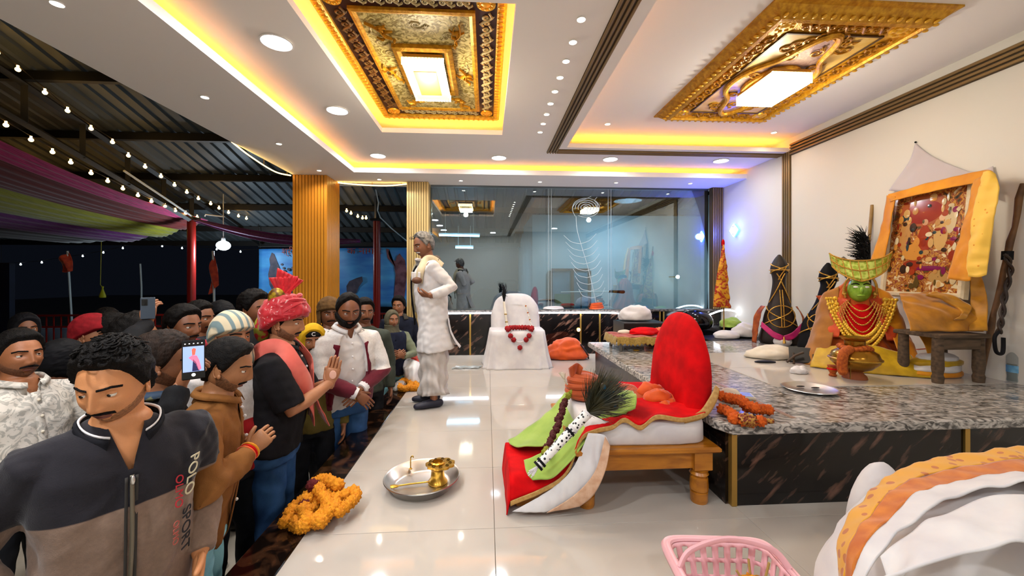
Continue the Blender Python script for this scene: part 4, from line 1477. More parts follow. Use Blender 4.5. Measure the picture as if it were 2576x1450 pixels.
for k in range(9):
    a = 2 * PI * k / 9
    MB().lathe([(.007, 0), (.010, .003), (.007, .006)], 12, (.058 * math.cos(a) + .012, .052 * math.sin(a), .111)).build('wick_ring', M('brass_dark', '#5e4412', rough=.4, metal=.8), t)
t = thing('brass_spoon', 'long brass spoon lying across the steel tray', 'spoon', (c.x, c.y, .01))
MB().tube(spline([(-.14, -.03, .006), (-.06, -.015, .008), (.02, -.005, .010), (.05, 0, .012)], 5), .004, 8).build('handle', m_brass, t)
MB().ball((-.15, -.034, .008), (.03, .018, .006), 14, 8).build('bowl', m_brass, t)
t = thing('brass_hook', 'small curved brass hook standing at the tray rim', 'hook', (c.x - .09, c.y + .135, .03))
MB().tube(spline([(0, 0, 0), (0, 0, .045), (.002, 0, .07), (.012, 0, .078), (.016, 0, .068)], 5), .0035, 8).build('hook_rod', m_brass, t)
MB().lathe([(.009, 0), (.010, .004), (.004, .008)], 12, cap=True).build('foot', m_brass, t)

# ================================================================== MARIGOLD GARLANDS
def heap(cx, cy, rx, ry, turns, z0, dz, seed, n=40):
    rs = random.Random(seed)
    out = []
    for k in range(n):
        u = k / (n - 1)
        a = turns * 2 * PI * u
        f = .55 + .45 * math.sin(a * .37 + seed)
        out.append(Vector((cx + rx * f * math.cos(a) + rs.uniform(-.01, .01), cy + ry * f * math.sin(a) + rs.uniform(-.01, .01), z0 + dz * u + .012 * math.sin(a * 1.7))))
    return out
g1 = []
for x, y in ((722, 1300), (745, 1262), (790, 1228), (812, 1215), (800, 1250), (768, 1285), (735, 1312), (775, 1316), (815, 1290), (838, 1262), (812, 1244), (772, 1262), (760, 1300), (800, 1318), (832, 1300), (850, 1268), (880, 1250), (893, 1262), (878, 1285), (846, 1296), (822, 1272), (790, 1240), (815, 1226), (848, 1240)):
    q = pz(x, y + 14, .02)
    g1.append(Vector((max(q.x, -.97), q.y, .024 + .022 * min(3, len(g1) // 7))))
garland('heap of marigold garlands on the dark granite edge near the brown shirt', g1, .027, lambda k, n: m_marir if k in (11, 12, n // 2, n - 9, n - 10) else m_mari, 4, .80, jitter=.45)
g2 = [pz(x, y, .025) for x, y in ((1005, 975), (1012, 962), (1030, 960), (1034, 972), (1018, 980), (1004, 972), (1020, 958), (1040, 965), (1050, 972), (1046, 978), (1030, 976))]
garland('small marigold garland on the platform beside the elderly man', g2, .032, m_mari, 5, .7, jitter=.25)

t = thing('flower_rolls', 'orange marigold rolls with red bands on the granite dais corner', 'garland', pz(1870, 1045, DZ))
o = Vector(t.location)
def roll(a, b2, r, z, m_, bands=()):
    a, b2 = pz(*a, DZ) - o, pz(*b2, DZ) - o
    a.z += z
    b2.z += z
    pts = [a.lerp(b2, k / 10) for k in range(11)]
    mb = MB().tube(pts, [r * (1 + .08 * math.sin(k * 2.2)) for k in range(11)], 14, roundcap=True)
    p = np.array(mb.v)
    p += .004 * np.stack([fold(p, 3, 120), fold(p, 4, 120), fold(p, 5, 120)], 1)
    mb.v = [tuple(q) for q in p]
    mb.build('roll', m_, t, angle=180)
    for u in bands:
        q = a.lerp(b2, u)
        d = (b2 - a).normalized()
        MB().tube([q - d * .012, q + d * .012], r * 1.08, 14).build('red_band', M('red_tinsel', '#6e0d0d', '#b8863a', rough=.4, scale=90, tex='voronoi', metal=.3), t)
def frow(a, b2, z, m_, r=.026):
    a, b2 = pz(*a, DZ) - o, pz(*b2, DZ) - o
    n = max(2, int((b2 - a).length / (r * 1.2)))
    src = None
    for k in range(n + 1):
        q = a.lerp(b2, k / n) + Vector((rnd.uniform(-.006, .006), rnd.uniform(-.006, .006), z + rnd.uniform(-.003, .006)))
        rt = (rnd.uniform(0, 6), rnd.uniform(0, 6), 0)
        if src is None:
            src = flower_mesh('flower', m_, t, r)
            src.location = q
            src.rotation_euler = rt
        else:
            inst(src, 'flower', t, q, rt)
frow((1845, 1068), (1912, 1074), .026, m_mario)
frow((1818, 1042), (1850, 1062), .026, m_mario)
frow((1880, 1040), (1932, 1046), .026, m_mario)
frow((1842, 1030), (1900, 1058), .062, m_mario)
frow((1815, 1025), (1862, 1034), .060, m_mario)
frow((1870, 1072), (1890, 1074), .030, M('red_tinsel', '#6e0d0d', '#b8863a', rough=.4, scale=90, tex='voronoi', metal=.3), .029)
roll((1900, 1062), (1940, 1066), .012, .012, M('red_tinsel', 0))
tag(lump('cloth_bundle', tuple(pz(1836, 1010, DZ)), (.055, .06, .055), m_cream2, None, 14), 'small cream cloth bundle behind the red backrest', 'cloth bundle')
t = thing('blue_packet', 'small blue topped packet lying on the granite dais', 'packet', pz(1868, 1000, DZ), R(-20))
MB().bevbox(-.06, .06, -.05, .05, 0, .018, .004).build('packet_body', m_cream2, t, smooth=False)
MB().box(-.05, .05, -.045, .045, .018, .020).build('blue_top', M('blue_print', '#6a7fc0', '#93a5d8', rough=.4, scale=20), t, smooth=False)
# ================================================================== SHRINE ON THE DAIS
def figure_loft(levels, n=36, seed=1, amp=.03, vfold=9):
    """draped body: levels are (z, rx, ry, cx, cy)"""
    b = MB()
    rings = []
    for z, rx, ry, cx, cy in levels:
        ring = []
        for i in range(n):
            a = 2 * PI * i / n
            k = 1 + amp * math.sin(vfold * a + z * 9 + seed)
            ring.append((cx + rx * k * math.cos(a), cy + ry * k * math.sin(a), z))
        rings.append(ring)
    b.rings(rings)
    return b

def smooth_levels(levels, m=5):
    P = np.array(levels, float)
    out = []
    for i in range(len(P) - 1):
        a = P[max(i - 1, 0)]
        b, c = P[i], P[i + 1]
        d = P[min(i + 2, len(P) - 1)]
        for k in range(m):
            t = k / m
            out.append(.5 * ((2 * b) + (c - a) * t + (2 * a - 5 * b + 4 * c - d) * t * t + (3 * b - a - 3 * c + d) * t ** 3))
    out.append(P[-1])
    return [tuple(q) for q in out]

def necklace(parent, name, c, w, drop, mat, r=.006, n=22, y0=-.0, beads=True, wy=.03):
    pts = []
    for k in range(n + 1):
        u = k / n
        x = -w + 2 * w * u
        z = -drop * math.sin(PI * u) ** .8
        y = y0 - wy * math.sin(PI * u)
        pts.append(Vector(c) + Vector((x, y, z)))
    b = MB()
    b.tube(pts, r * .5, 6)
    if beads:
        for q in pts:
            b.ball(q, r, 7, 5)
    return b.build(name, mat, parent)

# ---- main idol: seated figure wrapped in saffron cloth, broad gold crown
c = pz(2140, 922, DZ)
idol = thing('seated_idol', 'seated idol in orange and red robes with gold jewellery and broad gold crown', 'idol', (3.17, 3.22, DZ + .004), R(-35))
lv = smooth_levels([(0, .30, .24, 0, .0), (.06, .34, .26, 0, 0), (.16, .30, .22, 0, .01), (.28, .22, .17, 0, .02), (.42, .20, .15, 0, .03), (.56, .18, .13, 0, .03), (.63, .15, .11, 0, .03), (.68, .09, .09, 0, .02), (.72, .07, .07, 0, .01)], 4)
figure_loft(lv, 64, 1, .07, 13).build('robe', cloth('orange_robe', '#c95a08', '#b34804', scale=7), idol, angle=180)
b = figure_loft(smooth_levels([(.26, .13, .12, 0, -.07), (.36, .14, .12, 0, -.06), (.46, .13, .10, 0, -.055), (.52, .09, .07, 0, -.04)], 4), 24, 2, .02, 5)
b.build('red_bodice', m_red, idol, angle=180)
# head: face plate with the green light put into its colour
b = MB().ball((0, -.09, .64), (.080, .085, .105), 24, 18)
b.ball((0, -.178, .635), (.014, .016, .028), 10, 8)
b.ball((0, -.165, .592), (.030, .016, .010), 12, 8)
b.build('head', M('green_lit_face', '#5c8a1e', '#93b83c', rough=.25, scale=10), idol, angle=180)
for s in (-1, 1):
    MB().ball((s * .034, -.163, .662), (.018, .010, .009), 10, 6).build('eye', M('idol_eye', '#f2f0e0', rough=.3), idol)
    MB().tube(spline([(s * .012, -.172, .682), (s * .034, -.166, .692), (s * .06, -.142, .684)], 4), .004, 6).build('eyebrow', m_blk, idol)
# crescent crown
b = MB()
n = 28
def crown(u, v):
    a = -1.15 + 2.3 * u
    r = .20
    zz = .735 + .10 * (abs(a) / 1.15) ** 1.6
    h = .085 * (1 - .35 * abs(a) / 1.15)
    return (r * math.sin(a) * (1 + .1 * v), -.05 - .13 * math.cos(a) * (1 - .1 * v), zz + .06 + h * (v - .5) * 2)
b.grid(n, 8, crown)
m_lime = M('lime_gilt', '#9aa832', '#c9d060', rough=.3, metal=.5, scale=40, tex='voronoi')
b.build('crown', m_lime, idol, thick=.008, angle=180)
for v_ in (0, .5, 1):
    MB().tube([Vector(crown(k / 30, v_)) + Vector((0, -.006, 0)) for k in range(31)], .006, 6).build('crown_rim', m_gcord, idol)
for k in range(9):
    MB().tube([Vector(crown((k + .7) / 9.4, .02)) + Vector((0, -.006, 0)), Vector(crown((k + .3) / 9.4, .98)) + Vector((0, -.006, 0))], .004, 6).build('crown_bar', m_gcord, idol)
MB().lathe([(.085, 0), (.09, .03), (.07, .06), (.03, .075), (.001, .078)], 20, (0, -.03, .74)).build('cap', m_blk, idol)
for k in range(6):
    necklace(idol, 'necklace', (0, -.135 - .004 * k, .545 - .012 * k), .085 + .012 * k, .08 + .045 * k, m_gcord, .0065, 24, 0, True, .05)
necklace(idol, 'garland', (0, -.10, .56), .16, .36, M('gold_sequins', '#d9a21a', '#f0c84a', rough=.4, scale=80, metal=.3), .020, 40, 0, True, .09)
m_seq = M('gold_sequins', 0)
for k in range(3):
    necklace(idol, 'garland', (0, -.10 - .012 * k, .56), .185 + .018 * k, .30 + .05 * k, m_seq, .014, 44, 0, True, .11)
MB().tube([(.105 * math.cos(a), -.115 - .03 * math.sin(a), .64 + .135 * math.sin(a)) for a in [R(-30 + 240 * k / 20) for k in range(21)]], .009, 8).build('face_arch', m_gcord, idol)
for s in (-1, 1):
    MB().lathe([(.004, .03), (.014, .02), (.018, 0), (.010, -.012), (.002, -.016)], 14, (s * .098, -.10, .60)).build('earring', m_gcord, idol)
    loftcloth('red_shoulder', [[(s * .06, -.10, .56), (s * .14, -.06, .57), (s * .17, .02, .56)], [(s * .11, -.16, .42), (s * .19, -.12, .42), (s * .22, -.02, .42)], [(s * .15, -.20, .24), (s * .22, -.18, .24), (s * .27, -.06, .24)]], cloth('deep_orange_silk', '#cf4a06', '#b03404', rough=.55), idol, 24, 24, .010, 40, 27 + s, .006)
o2 = Vector((0, 0, 0))
for s in (-1, 1):
    rows = [[(s * .12, -.02, .66), (s * .22, .0, .60), (s * .26, .05, .50)], [(s * .16, -.14, .40), (s * .27, -.12, .34), (s * .31, -.02, .28)], [(s * .22, -.26, .10), (s * .34, -.22, .08), (s * .38, -.08, .06)], [(s * .24, -.30, .0), (s * .38, -.26, .0), (s * .42, -.1, .0)]]
    loftcloth('shawl', rows, m_yel if s > 0 else m_yel2, idol, 24, 30, .010, 30, 20 + s, .006)
loftcloth('lap_cloth', [[(-.30, -.22, .14), (0, -.26, .20), (.28, -.22, .14)], [(-.34, -.32, .06), (0, -.36, .10), (.32, -.32, .06)], [(-.36, -.38, .004), (0, -.42, .004), (.36, -.38, .004)]], cloth('yellow_silk', '#c9a008', '#b08a06', rough=.5), idol, 40, 20, .010, 24, 23, .006)
loftcloth('sash', [[(.30, -.20, .36), (.36, -.24, .20), (.36, -.34, .02)], [(.38, -.12, .38), (.45, -.18, .22), (.46, -.28, .02)]], m_yel, idol, 30, 12, .006, 30, 24, .005)
MB().tube([(.31, -.25, .19), (.45, -.17, .205)], .012, 6, flat=.3).build('sash_band', m_or, idol)

# ---- brass pot with garland
c = Vector((2.70, 2.76, DZ))
t = thing('brass_pot', 'round brass water pot on a clay foot before the idol', 'pot', (c.x, c.y, DZ + .004))
MB().lathe([(.075, 0), (.07, .02), (.05, .04), (.045, .055)], 24, cap=True).build('clay_foot', M('clay', '#8a4416', rough=.6), t)
MB().lathe([(.045, .052), (.10, .075), (.145, .12), (.15, .15), (.135, .19), (.08, .225), (.06, .24), (.062, .275), (.09, .295), (.092, .302), (.055, .29), (.05, .24)], 36).build('pot_body', M('brass_banded', '#9a6a1c', '#d0a648', rough=.22, metal=.75, tex='wave', scale=9, stretch=(0, 0, 1), dist=.3), t)
MB().tube([(.152 * math.cos(a), .152 * math.sin(a), .145) for a in [2 * PI * k / 36 for k in range(36)]], .008, 6, closed=True).build('pot_ring', m_brass, t)
b = MB()
for k in range(22):
    a = 2 * PI * k / 22
    b.ball((.085 * math.cos(a), .085 * math.sin(a), .225 + .008 * math.sin(3 * a)), (.024, .024, .02), 8, 6)
b.build('flower_ring', M('rust_flowers', '#8f3a08', '#b85c10', rough=.8, scale=60), t)
MB().tube(spline([(-.09, -.05, .22), (-.15, -.07, .20), (-.165, -.07, .12), (-.16, -.07, .07)], 4), .032, 10, roundcap=True).build('garland_tail', M('rust_flowers', 0), t)
for k in range(2):
    MB().tube([(-.13, -.10, .10 - .0 * k), (-.13, -.10, .02)], .003, 5).build('tail_thread', m_gcord, t)
c = pz(2095, 948, DZ)
t = thing('small_brass_cup', 'tiny ornate brass lamp cup left of the brass pot', 'oil lamp', (c.x, c.y, DZ + .004))
MB().lathe([(.022, 0), (.026, .008), (.018, .02), (.024, .035), (.034, .05), (.030, .07), (.036, .08)], 18, cap=True).build('cup_body', M('rust_flowers', 0), t)
MB().lathe([(.034, .05), (.038, .056), (.034, .062)], 18).build('cup_ring', m_red, t)

# ---- two black wrapped idols with gold cords
def black_idol(label, c, rotz, k, s, sash, lean=0):
    t = thing('wrapped_idol', label, 'idol', (c.x, c.y, DZ + .002), rotz)
    lv = [(0, .20, .15, 0, 0), (.05, .22, .16, 0, 0), (.20, .19, .14, 0, 0), (.34, .16, .12, 0, .01), (.46, .12, .10, lean * .3, .01), (.60, .085, .08, lean * .6, .01), (.74, .07, .07, lean * .8, 0), (.82, .075, .075, lean, 0), (.90, .095, .09, lean, 0), (.97, .085, .08, lean, 0), (1.04, .05, .05, lean, 0), (1.09, .012, .012, lean, 0)]
    lv = smooth_levels([tuple(q * s for q in l) for l in lv], 4)
    figure_loft(lv, 36, k, .03, 7).build('black_body', m_blk if not sash else M('dark_brown_wrap', '#140c08', '#2a1a10', rough=.5, scale=10), t, angle=180)
    def surf(a, z):
        z *= s
        for i in range(len(lv) - 1):
            if lv[i][0] <= z <= lv[i + 1][0]:
                u = (z - lv[i][0]) / (lv[i + 1][0] - lv[i][0] + 1e-9)
                q = [lv[i][j] * (1 - u) + lv[i + 1][j] * u for j in range(5)]
                return Vector((q[3] + (q[1] + .008) * math.cos(a), q[4] + (q[2] + .008) * math.sin(a), z))
        return Vector((0, 0, z))
    for j, (z0, z1, a0, a1) in enumerate(((.86, .98, -PI, 0), (.98, .86, -PI, 0), (.90, .90, -PI, .2), (.50, .86, -PI * .9, -PI * .35), (.50, .86, -.1, -PI * .65), (.20, .45, -PI, -.2), (.45, .20, -PI, -.2), (.78, .95, -PI * .6, -PI * .3))):
        pts = [surf(a0 + (a1 - a0) * q / 12, z0 + (z1 - z0) * q / 12) for q in range(13)]
        MB().tube(pts, .0055 * s + .001, 6).build('gold_cord', m_gcord, t)
    q = [(.14 * s * math.cos(a), -.135 * s + .03 * s * math.cos(a) ** 2, .34 * s + .13 * s * math.sin(a)) for a in [2 * PI * i / 28 for i in range(28)]]
    MB().tube(q, .006 * s, 6, closed=True).build('gold_ring', m_gcord, t)
    for dx in (-.012, .012):
        MB().tube([(dx, -.085 * s, .66 * s), (dx, -.15 * s, .45 * s), (dx, -.185 * s, .22 * s)], .0055 * s, 6).build('gold_cord', m_gcord, t)
    for z in (.95, .90):
        for sx in (-1, 1):
            pass
    return t
c = pz(1955, 856, DZ)
t = black_idol('tall black wrapped idol with gold cords and magenta sash', Vector((3.30, 4.30, 0)), R(-25), 1, .92, True)
for s_ in (-1, 1):
    loftcloth('magenta_sash', [[(s_ * .19, -.10, .25), (s_ * .09, -.17, .155), (0, -.185, .11)], [(s_ * .20, -.11, .19), (s_ * .10, -.18, .085), (0, -.19, .05)]], cloth('magenta_silk', '#c0126a', '#a00c58', rough=.5), t, 16, 6, .003, 60, 31, .004)
    loftcloth('side_shawl', [[(s_ * .15, -.06, .42), (s_ * .20, -.08, .30), (s_ * .24, -.08, .0)], [(s_ * .17, .05, .42), (s_ * .24, .03, .30), (s_ * .27, .0, .0)]], M('patched_shawl', '#7a2a10', '#b85c14', rough=.6, scale=12), t, 20, 10, .008, 40, 33, .005)
MB().ball((0, -.14, .04), (.09, .06, .06), 16, 10).build('white_pad', m_white, t)
MB().tube([(0, -.20, .10), (.0, -.215, .03)], [.006, .016], 8).build('tassel', m_gcord, t)
c = pz(2055, 862, DZ)
t = black_idol('shorter black idol wrapped in silver and gold cords behind the main idol', Vector((3.38, 3.86, 0)), R(-25), 2, .82, False, .10)
loftcloth('orange_collar', [[(-.05, -.10, .56), (.06, -.12, .58), (.18, -.06, .66)], [(.02, -.10, .46), (.10, -.13, .44), (.20, -.05, .52)]], m_or2, t, 16, 10, .01, 40, 34, .006)
q = [(.20, 0, .95), (.24, 0, .90), (.22, 0, .80), (.26, 0, .70)]
MB().tube(spline(q, 5), .012, 8).build('silver_plait', M('silver', '#b9b4aa', rough=.3, metal=.8), t)

# ---- wooden side bench with ochre cushions
c = pz(2380, 925, DZ)
bz = .345
t = thing('plank_bench', 'rough grey wooden bench piled with ochre cloth by the right wall', 'bench', (3.31, 2.72, DZ + .004))
for k in range(2):
    MB().bevbox(-.19, .19, -.17 + k * .16, -.01 + k * .16, bz - .03, bz, .004).build('plank', M('weathered_wood', '#5e4a36', '#3d2e20', rough=.7, scale=6, stretch=(1, 8, 8)), t, smooth=False)
MB().bevbox(-.17, .17, -.15, -.12, bz - .11, bz - .03, .004).build('apron', M('weathered_wood', 0), t, smooth=False)
for sx in (-1, 1):
    for sy in (-1, 1):
        MB().lathe([(.03, 0), (.034, .04), (.028, .06), (.034, .10), (.03, bz - .03)], 14, cap=True).build('leg', M('weathered_wood', 0), t, loc=(sx * .155, -.01 + sy * .115, 0))
t = thing('ochre_drape', 'ochre satin cloth heaped over the rough wooden bench', 'cloth', (3.36, 2.80, DZ + bz + .004))
o = Vector((3.36, 2.80, DZ + bz + .004))
loftcloth('satin_heap', [W((2262, 738, 2.98), (2330, 735, 2.98), (2400, 742, 2.96), (2440, 752, 2.92)), W((2268, 752, 2.86), (2340, 750, 2.86), (2400, 758, 2.84), (2470, 790, 2.76)), W((2282, 792, 2.70), (2350, 786, 2.70), (2420, 792, 2.66), (2478, 800, 2.62)), W((2288, 834, 2.62), (2360, 834, 2.62), (2430, 834, 2.60), (2478, 834, 2.58))], cloth('ochre_satin', '#b8790c', '#9a6208', rough=.5), t, 60, 40, .018, 22, 41, .006, origin=o)
loftcloth('satin_fall', [W((2440, 690, 2.72), (2442, 760, 2.70), (2436, 834, 2.60)), W((2468, 690, 2.68), (2484, 760, 2.62), (2482, 834, 2.56))], cloth('saffron_satin', '#c08410', '#a06a08', rough=.5), t, 30, 16, .014, 26, 43, .006, origin=o)
loftcloth('satin_roll', [W((2330, 742, 2.80), (2380, 760, 2.74), (2420, 785, 2.66), (2400, 805, 2.62)), W((2350, 735, 2.82), (2400, 748, 2.76), (2440, 775, 2.68), (2425, 805, 2.62))], MATS['saffron_satin'], t, 30, 10, .012, 40, 44, .02, origin=o)
t = thing('folded_clothes', 'folded white and yellow clothes under the rough wooden bench', 'folded cloth', pz(2350, 945, DZ + .004))
for k, (m_, r, z) in enumerate(((m_yel, (.20, .10, .05), 0), (m_white, (.19, .10, .055), .035), (MATS['yellow_silk'], (.18, .09, .05), .075), (m_white, (.15, .08, .04), .115))):
    lump('fold', (-.01 + .012 * k, .0, z), r, m_, t, 50 + k, .10, 2.4, .4)

# ---- framed picture leaning on the right wall, with cloths
FY0, FY1, FZ0, FZ1 = 2.72, 3.35, 1.01, 1.93
t = thing('framed_picture', 'framed colourful devotional print leaning on the right wall', 'picture', (3.52, (FY0 + FY1) / 2, FZ0))
t.rotation_euler = (0, R(6), 0)
hw, hh = (FY1 - FY0) / 2, FZ1 - FZ0
b = MB()
rings = []
for d, x in ((0, .03), (0, -.01), (.012, -.022), (.035, -.022), (.045, -.008), (.045, .0)):
    rings.append([(x, -hw + d, d), (x, hw - d, d), (x, hw - d, hh - d), (x, -hw + d, hh - d)])
b.rings(rings, False)
b.build('frame', M('cream_frame', '#d8c9a8', '#c9b48a', rough=.4, scale=20), t, smooth=False)
pic = bpy.data.materials.new('devotional_print')
pic.use_nodes = True
nt = pic.node_tree
bs = nt.nodes['Principled BSDF']
bs.inputs['Roughness'].default_value = .12
tc = nt.nodes.new('ShaderNodeTexCoord')
nz = nt.nodes.new('ShaderNodeTexNoise')
nz.inputs['Scale'].default_value = 11
nz.inputs['Detail'].default_value = 5
nz.inputs['Distortion'].default_value = 2.2
vo = nt.nodes.new('ShaderNodeTexVoronoi')
vo.inputs['Scale'].default_value = 16
cr = nt.nodes.new('ShaderNodeValToRGB')
cr.color_ramp.elements[0].color = (*lin('#2a2420'), 1)
cr.color_ramp.elements[0].position = .30
cr.color_ramp.elements[1].color = (*lin('#d8c8a0'), 1)
cr.color_ramp.elements[1].position = .74
for pos, col in ((.40, '#5e4a24'), (.48, '#8f3a20'), (.54, '#c9963c'), (.60, '#7a2030'), (.66, '#b8823c')):
    e = cr.color_ramp.elements.new(pos)
    e.color = (*lin(col), 1)
mx = nt.nodes.new('ShaderNodeMath')
mx.operation = 'MULTIPLY_ADD'
mx.inputs[1].default_value = .35
nt.links.new(tc.outputs['Object'], nz.inputs['Vector'])
nt.links.new(tc.outputs['Object'], vo.inputs['Vector'])
nt.links.new(vo.outputs['Distance'], mx.inputs[0])
nt.links.new(nz.outputs['Fac'], mx.inputs[2])
sb = nt.nodes.new('ShaderNodeMath')
sb.operation = 'SUBTRACT'
sb.inputs[1].default_value = .12
nt.links.new(mx.outputs[0], sb.inputs[0])
nt.links.new(sb.outputs[0], cr.inputs['Fac'])
nt.links.new(cr.outputs['Color'], bs.inputs['Base Color'])
MB().box(-.002, .004, -hw + .04, hw - .04, .04, hh - .04).build('print', pic, t, smooth=False)
# abstract printed shapes: arch, round faces, garments
def disc(name, y, z, ry, rz, col, dx=-.004):
    n = 24
    b = MB()
    b.rings([[(dx, y + ry * math.cos(a), z + rz * math.sin(a)) for a in [2 * PI * k / n for k in range(n)]], [(dx - .0006, y + ry * .05 * math.cos(a), z + rz * .05 * math.sin(a)) for a in [2 * PI * k / n for k in range(n)]]], False)
    return b.build(name, M('print_' + col, '#' + col, rough=.12), t, smooth=False)
disc('printed_shape', .02, hh - .20, .19, .13, 'a85a34', -.0035)
disc('printed_shape', .02, hh - .215, .14, .095, '8f2418', -.0040)
for y, z, ry, rz, col in ((-.12, .50, .05, .12, 'c9a060'), (.0, .46, .05, .14, '9c3a1c'), (.06, .38, .10, .07, 'c98a3c'), (.15, .52, .045, .13, 'b8864a'), (-.18, .62, .04, .11, 'c8b48a'), (-.13, .17, .07, .05, 'b08a50'), (.08, .26, .07, .05, '8f3018'), (-.05, .24, .11, .02, '7a1c4a'), (-.12, .64, .022, .026, 'd8b088'), (.0, .62, .022, .026, 'c99870'), (.15, .67, .02, .024, 'd8b088')):
    disc('printed_shape', y, z, ry, rz, col, -.0045 - .0002 * abs(y))
rs = random.Random(21)
pal = ['c9a060', '9c3a1c', 'c98a3c', 'b8864a', 'c8b48a', '8f3018', '7a1c4a', '5e4a24', '2a3a3c', 'd8c8a0', '3a2418']
for k in range(90):
    y_, z_ = rs.uniform(-hw + .07, hw - .07), rs.uniform(.08, hh - .09)
    disc('printed_shape', y_, z_, rs.uniform(.008, .028), rs.uniform(.010, .040), pal[k % len(pal)], -.0055 - .00002 * k)
t2 = thing('saffron_drape', 'saffron cloth with gold dots draped over the framed picture', 'cloth', (3.6, 3.3, 1.9))
o = Vector((3.6, 3.3, 1.9))
m_dot = M('saffron_dots', '#d98c06', '#f0c24a', rough=.6, tex='voronoi', scale=22, contrast=(.14, .10), sheen=.2)
def FX(x, y, off=0.):
    # point on plane of the leaning frame, a little proud
    for _ in range(1):
        q = pX(x, y, 3.56)
        X = 3.49 + (q.z - 1.0) * .105 - off
        q = pX(x, y, X)
    return q
loftcloth('top_swag', [[FX(2236, 490, .02), FX(2330, 462, .02), FX(2420, 440, .03), FX(2480, 428, .03), FX(2500, 432, .04)], [FX(2238, 508, .05), FX(2335, 484, .05), FX(2425, 466, .05), FX(2460, 462, .05), FX(2500, 470, .06)]], m_yel, t2, 40, 10, .008, 30, 61, .006, origin=o)
loftcloth('left_fall', [[FX(2232, 492, .03), FX(2215, 580, .03), FX(2186, 672, .03)], [FX(2252, 495, .05), FX(2238, 580, .05), FX(2222, 668, .05)]], m_yel, t2, 30, 8, .008, 30, 62, .006, origin=o)
loftcloth('right_fall', [[FX(2452, 452, .05), FX(2430, 540, .06), FX(2400, 640, .07), FX(2385, 702, .07)], [FX(2470, 445, .07), FX(2440, 560, .09), FX(2430, 640, .10), FX(2428, 708, .10)], [FX(2485, 436, .07), FX(2465, 560, .10), FX(2448, 640, .10), FX(2440, 706, .11)]], m_yel, t2, 40, 14, .010, 34, 63, .006, origin=o)
loftcloth('dotted_fall', [[FX(2472, 432, .08), FX(2448, 540, .11), FX(2437, 640, .12), FX(2436, 696, .12)], [FX(2490, 430, .09), FX(2472, 540, .13), FX(2462, 640, .14), FX(2462, 698, .13)], [FX(2505, 440, .08), FX(2514, 480, .10), FX(2500, 560, .12), FX(2482, 692, .12)]], m_dot, t2, 40, 18, .012, 34, 64, .006, origin=o)
# sheer white cloth pinned on the wall behind
t = thing('sheer_cloth', 'sheer white cloth pinned to the wall above the framed picture', 'cloth', (RX - .02, 3.4, 1.9))
o = Vector((RX - .02, 3.4, 1.9))
def RW(x, y, d=.015):
    return pX(x, y, RX - d)
loftcloth('sheer_sheet', [[RW(2302, 360), RW(2340, 390), RW(2400, 418), RW(2450, 432), RW(2498, 418)], [RW(2285, 410, .03), RW(2340, 430, .04), RW(2400, 440, .04), RW(2450, 450, .04), RW(2500, 450, .03)], [RW(2235, 480, .05), RW(2300, 480, .06), RW(2380, 470, .06), RW(2450, 480, .06), RW(2505, 500, .05)]], M('sheer_white', '#d8ced0', rough=.8, alpha=.75), t, 40, 16, .006, 24, 65, .002, origin=o)
MB().ball(RW(2303, 358, .012) - o, .008, 10, 6).build('pin', m_blk, t)

# ---- long staff and braided whip
a, b2 = pz(2463, 958, DZ + .004), pX(2574, 462, RX - .03)
t = thing('wooden_staff', 'long knobbly wooden staff leaning against the right wall', 'staff', a)
o = Vector(a)
pts = [a.lerp(b2, k / 14) - o + Vector((rnd.uniform(-.006, .006), rnd.uniform(-.006, .006), 0)) for k in range(15)]
MB().tube(pts, [.017 + .003 * math.sin(k * 2.1) for k in range(15)], 12).build('stick', M('brown_stick', '#6e4c2a', '#50351c', rough=.6, scale=12), t)
q = a.lerp(b2, .645) - o
MB().tube([q + Vector((0, 0, -.03)), q + Vector((.004, 0, .03))], .030, 10).build('black_tie', m_blk, t)
t = thing('braided_whip', 'dark braided leather whip hanging from the wooden staff', 'whip', q + o)
o = q + o
w0 = [pY(2530, 640, o.y - .03), pY(2542, 680, o.y - .03), pY(2528, 740, o.y - .03), pY(2520, 800, o.y - .05), pY(2512, 840, o.y - .06)]
for ph in (0, PI):
    sp = spline(w0, 10)
    MB().tube([p - o + Vector((.012 * math.cos(k * .55 + ph), .008 * math.sin(k * .55 + ph), 0)) for k, p in enumerate(sp)], .009, 8).build('strand', M('dark_leather', '#24160e', rough=.5), t)
MB().tube(spline([pY(2512, 835, o.y - .06) - o, pY(2502, 850, o.y - .07) - o, pY(2506, 885, o.y - .07) - o, pY(2522, 888, o.y - .07) - o, pY(2524, 850, o.y - .06) - o], 6), .011, 8).build('loop', m_blk, t)

# ---- peacock broom behind the frame
a, b2 = pY(2174, 658, 3.58), pY(2194, 516, 3.60)
t = thing('feather_broom', 'dark feather broom on a bamboo stick beside the framed picture', 'broom', a)
o = Vector(a)
MB().tube([(a - o) + Vector((0, 0, -.30)), b2 - o], .014, 10).build('bamboo_stick', M('bamboo', '#a8844a', '#8a6a38', rough=.5, scale=14), t)
b = MB()
rs = random.Random(9)
ctr = pY(2172, 640, 3.58) - o
for k in range(300):
    u = rs.uniform(-1, 1)
    p0 = ctr + Vector((rs.uniform(-.02, .05), rs.uniform(-.03, .03), -.12 + .30 * (u + 1) / 2))
    e = p0 + Vector((rs.uniform(-.16, -.01), rs.uniform(-.06, .06), rs.uniform(.0, .12)))
    b.tube([p0, (p0 + e) / 2 + Vector((0, 0, .01)), e], [.004, .003, .001], 4)
f_ = b.build('bristles', M('dark_bristle', '#0d0c0c', rough=.6), t)
f_['kind'] = 'stuff'
MB().tube([Vector(ctr) + Vector((.04, 0, -.33)), Vector(ctr) + Vector((.03, 0, .10))], .03, 10).build('binding', m_blk, t)

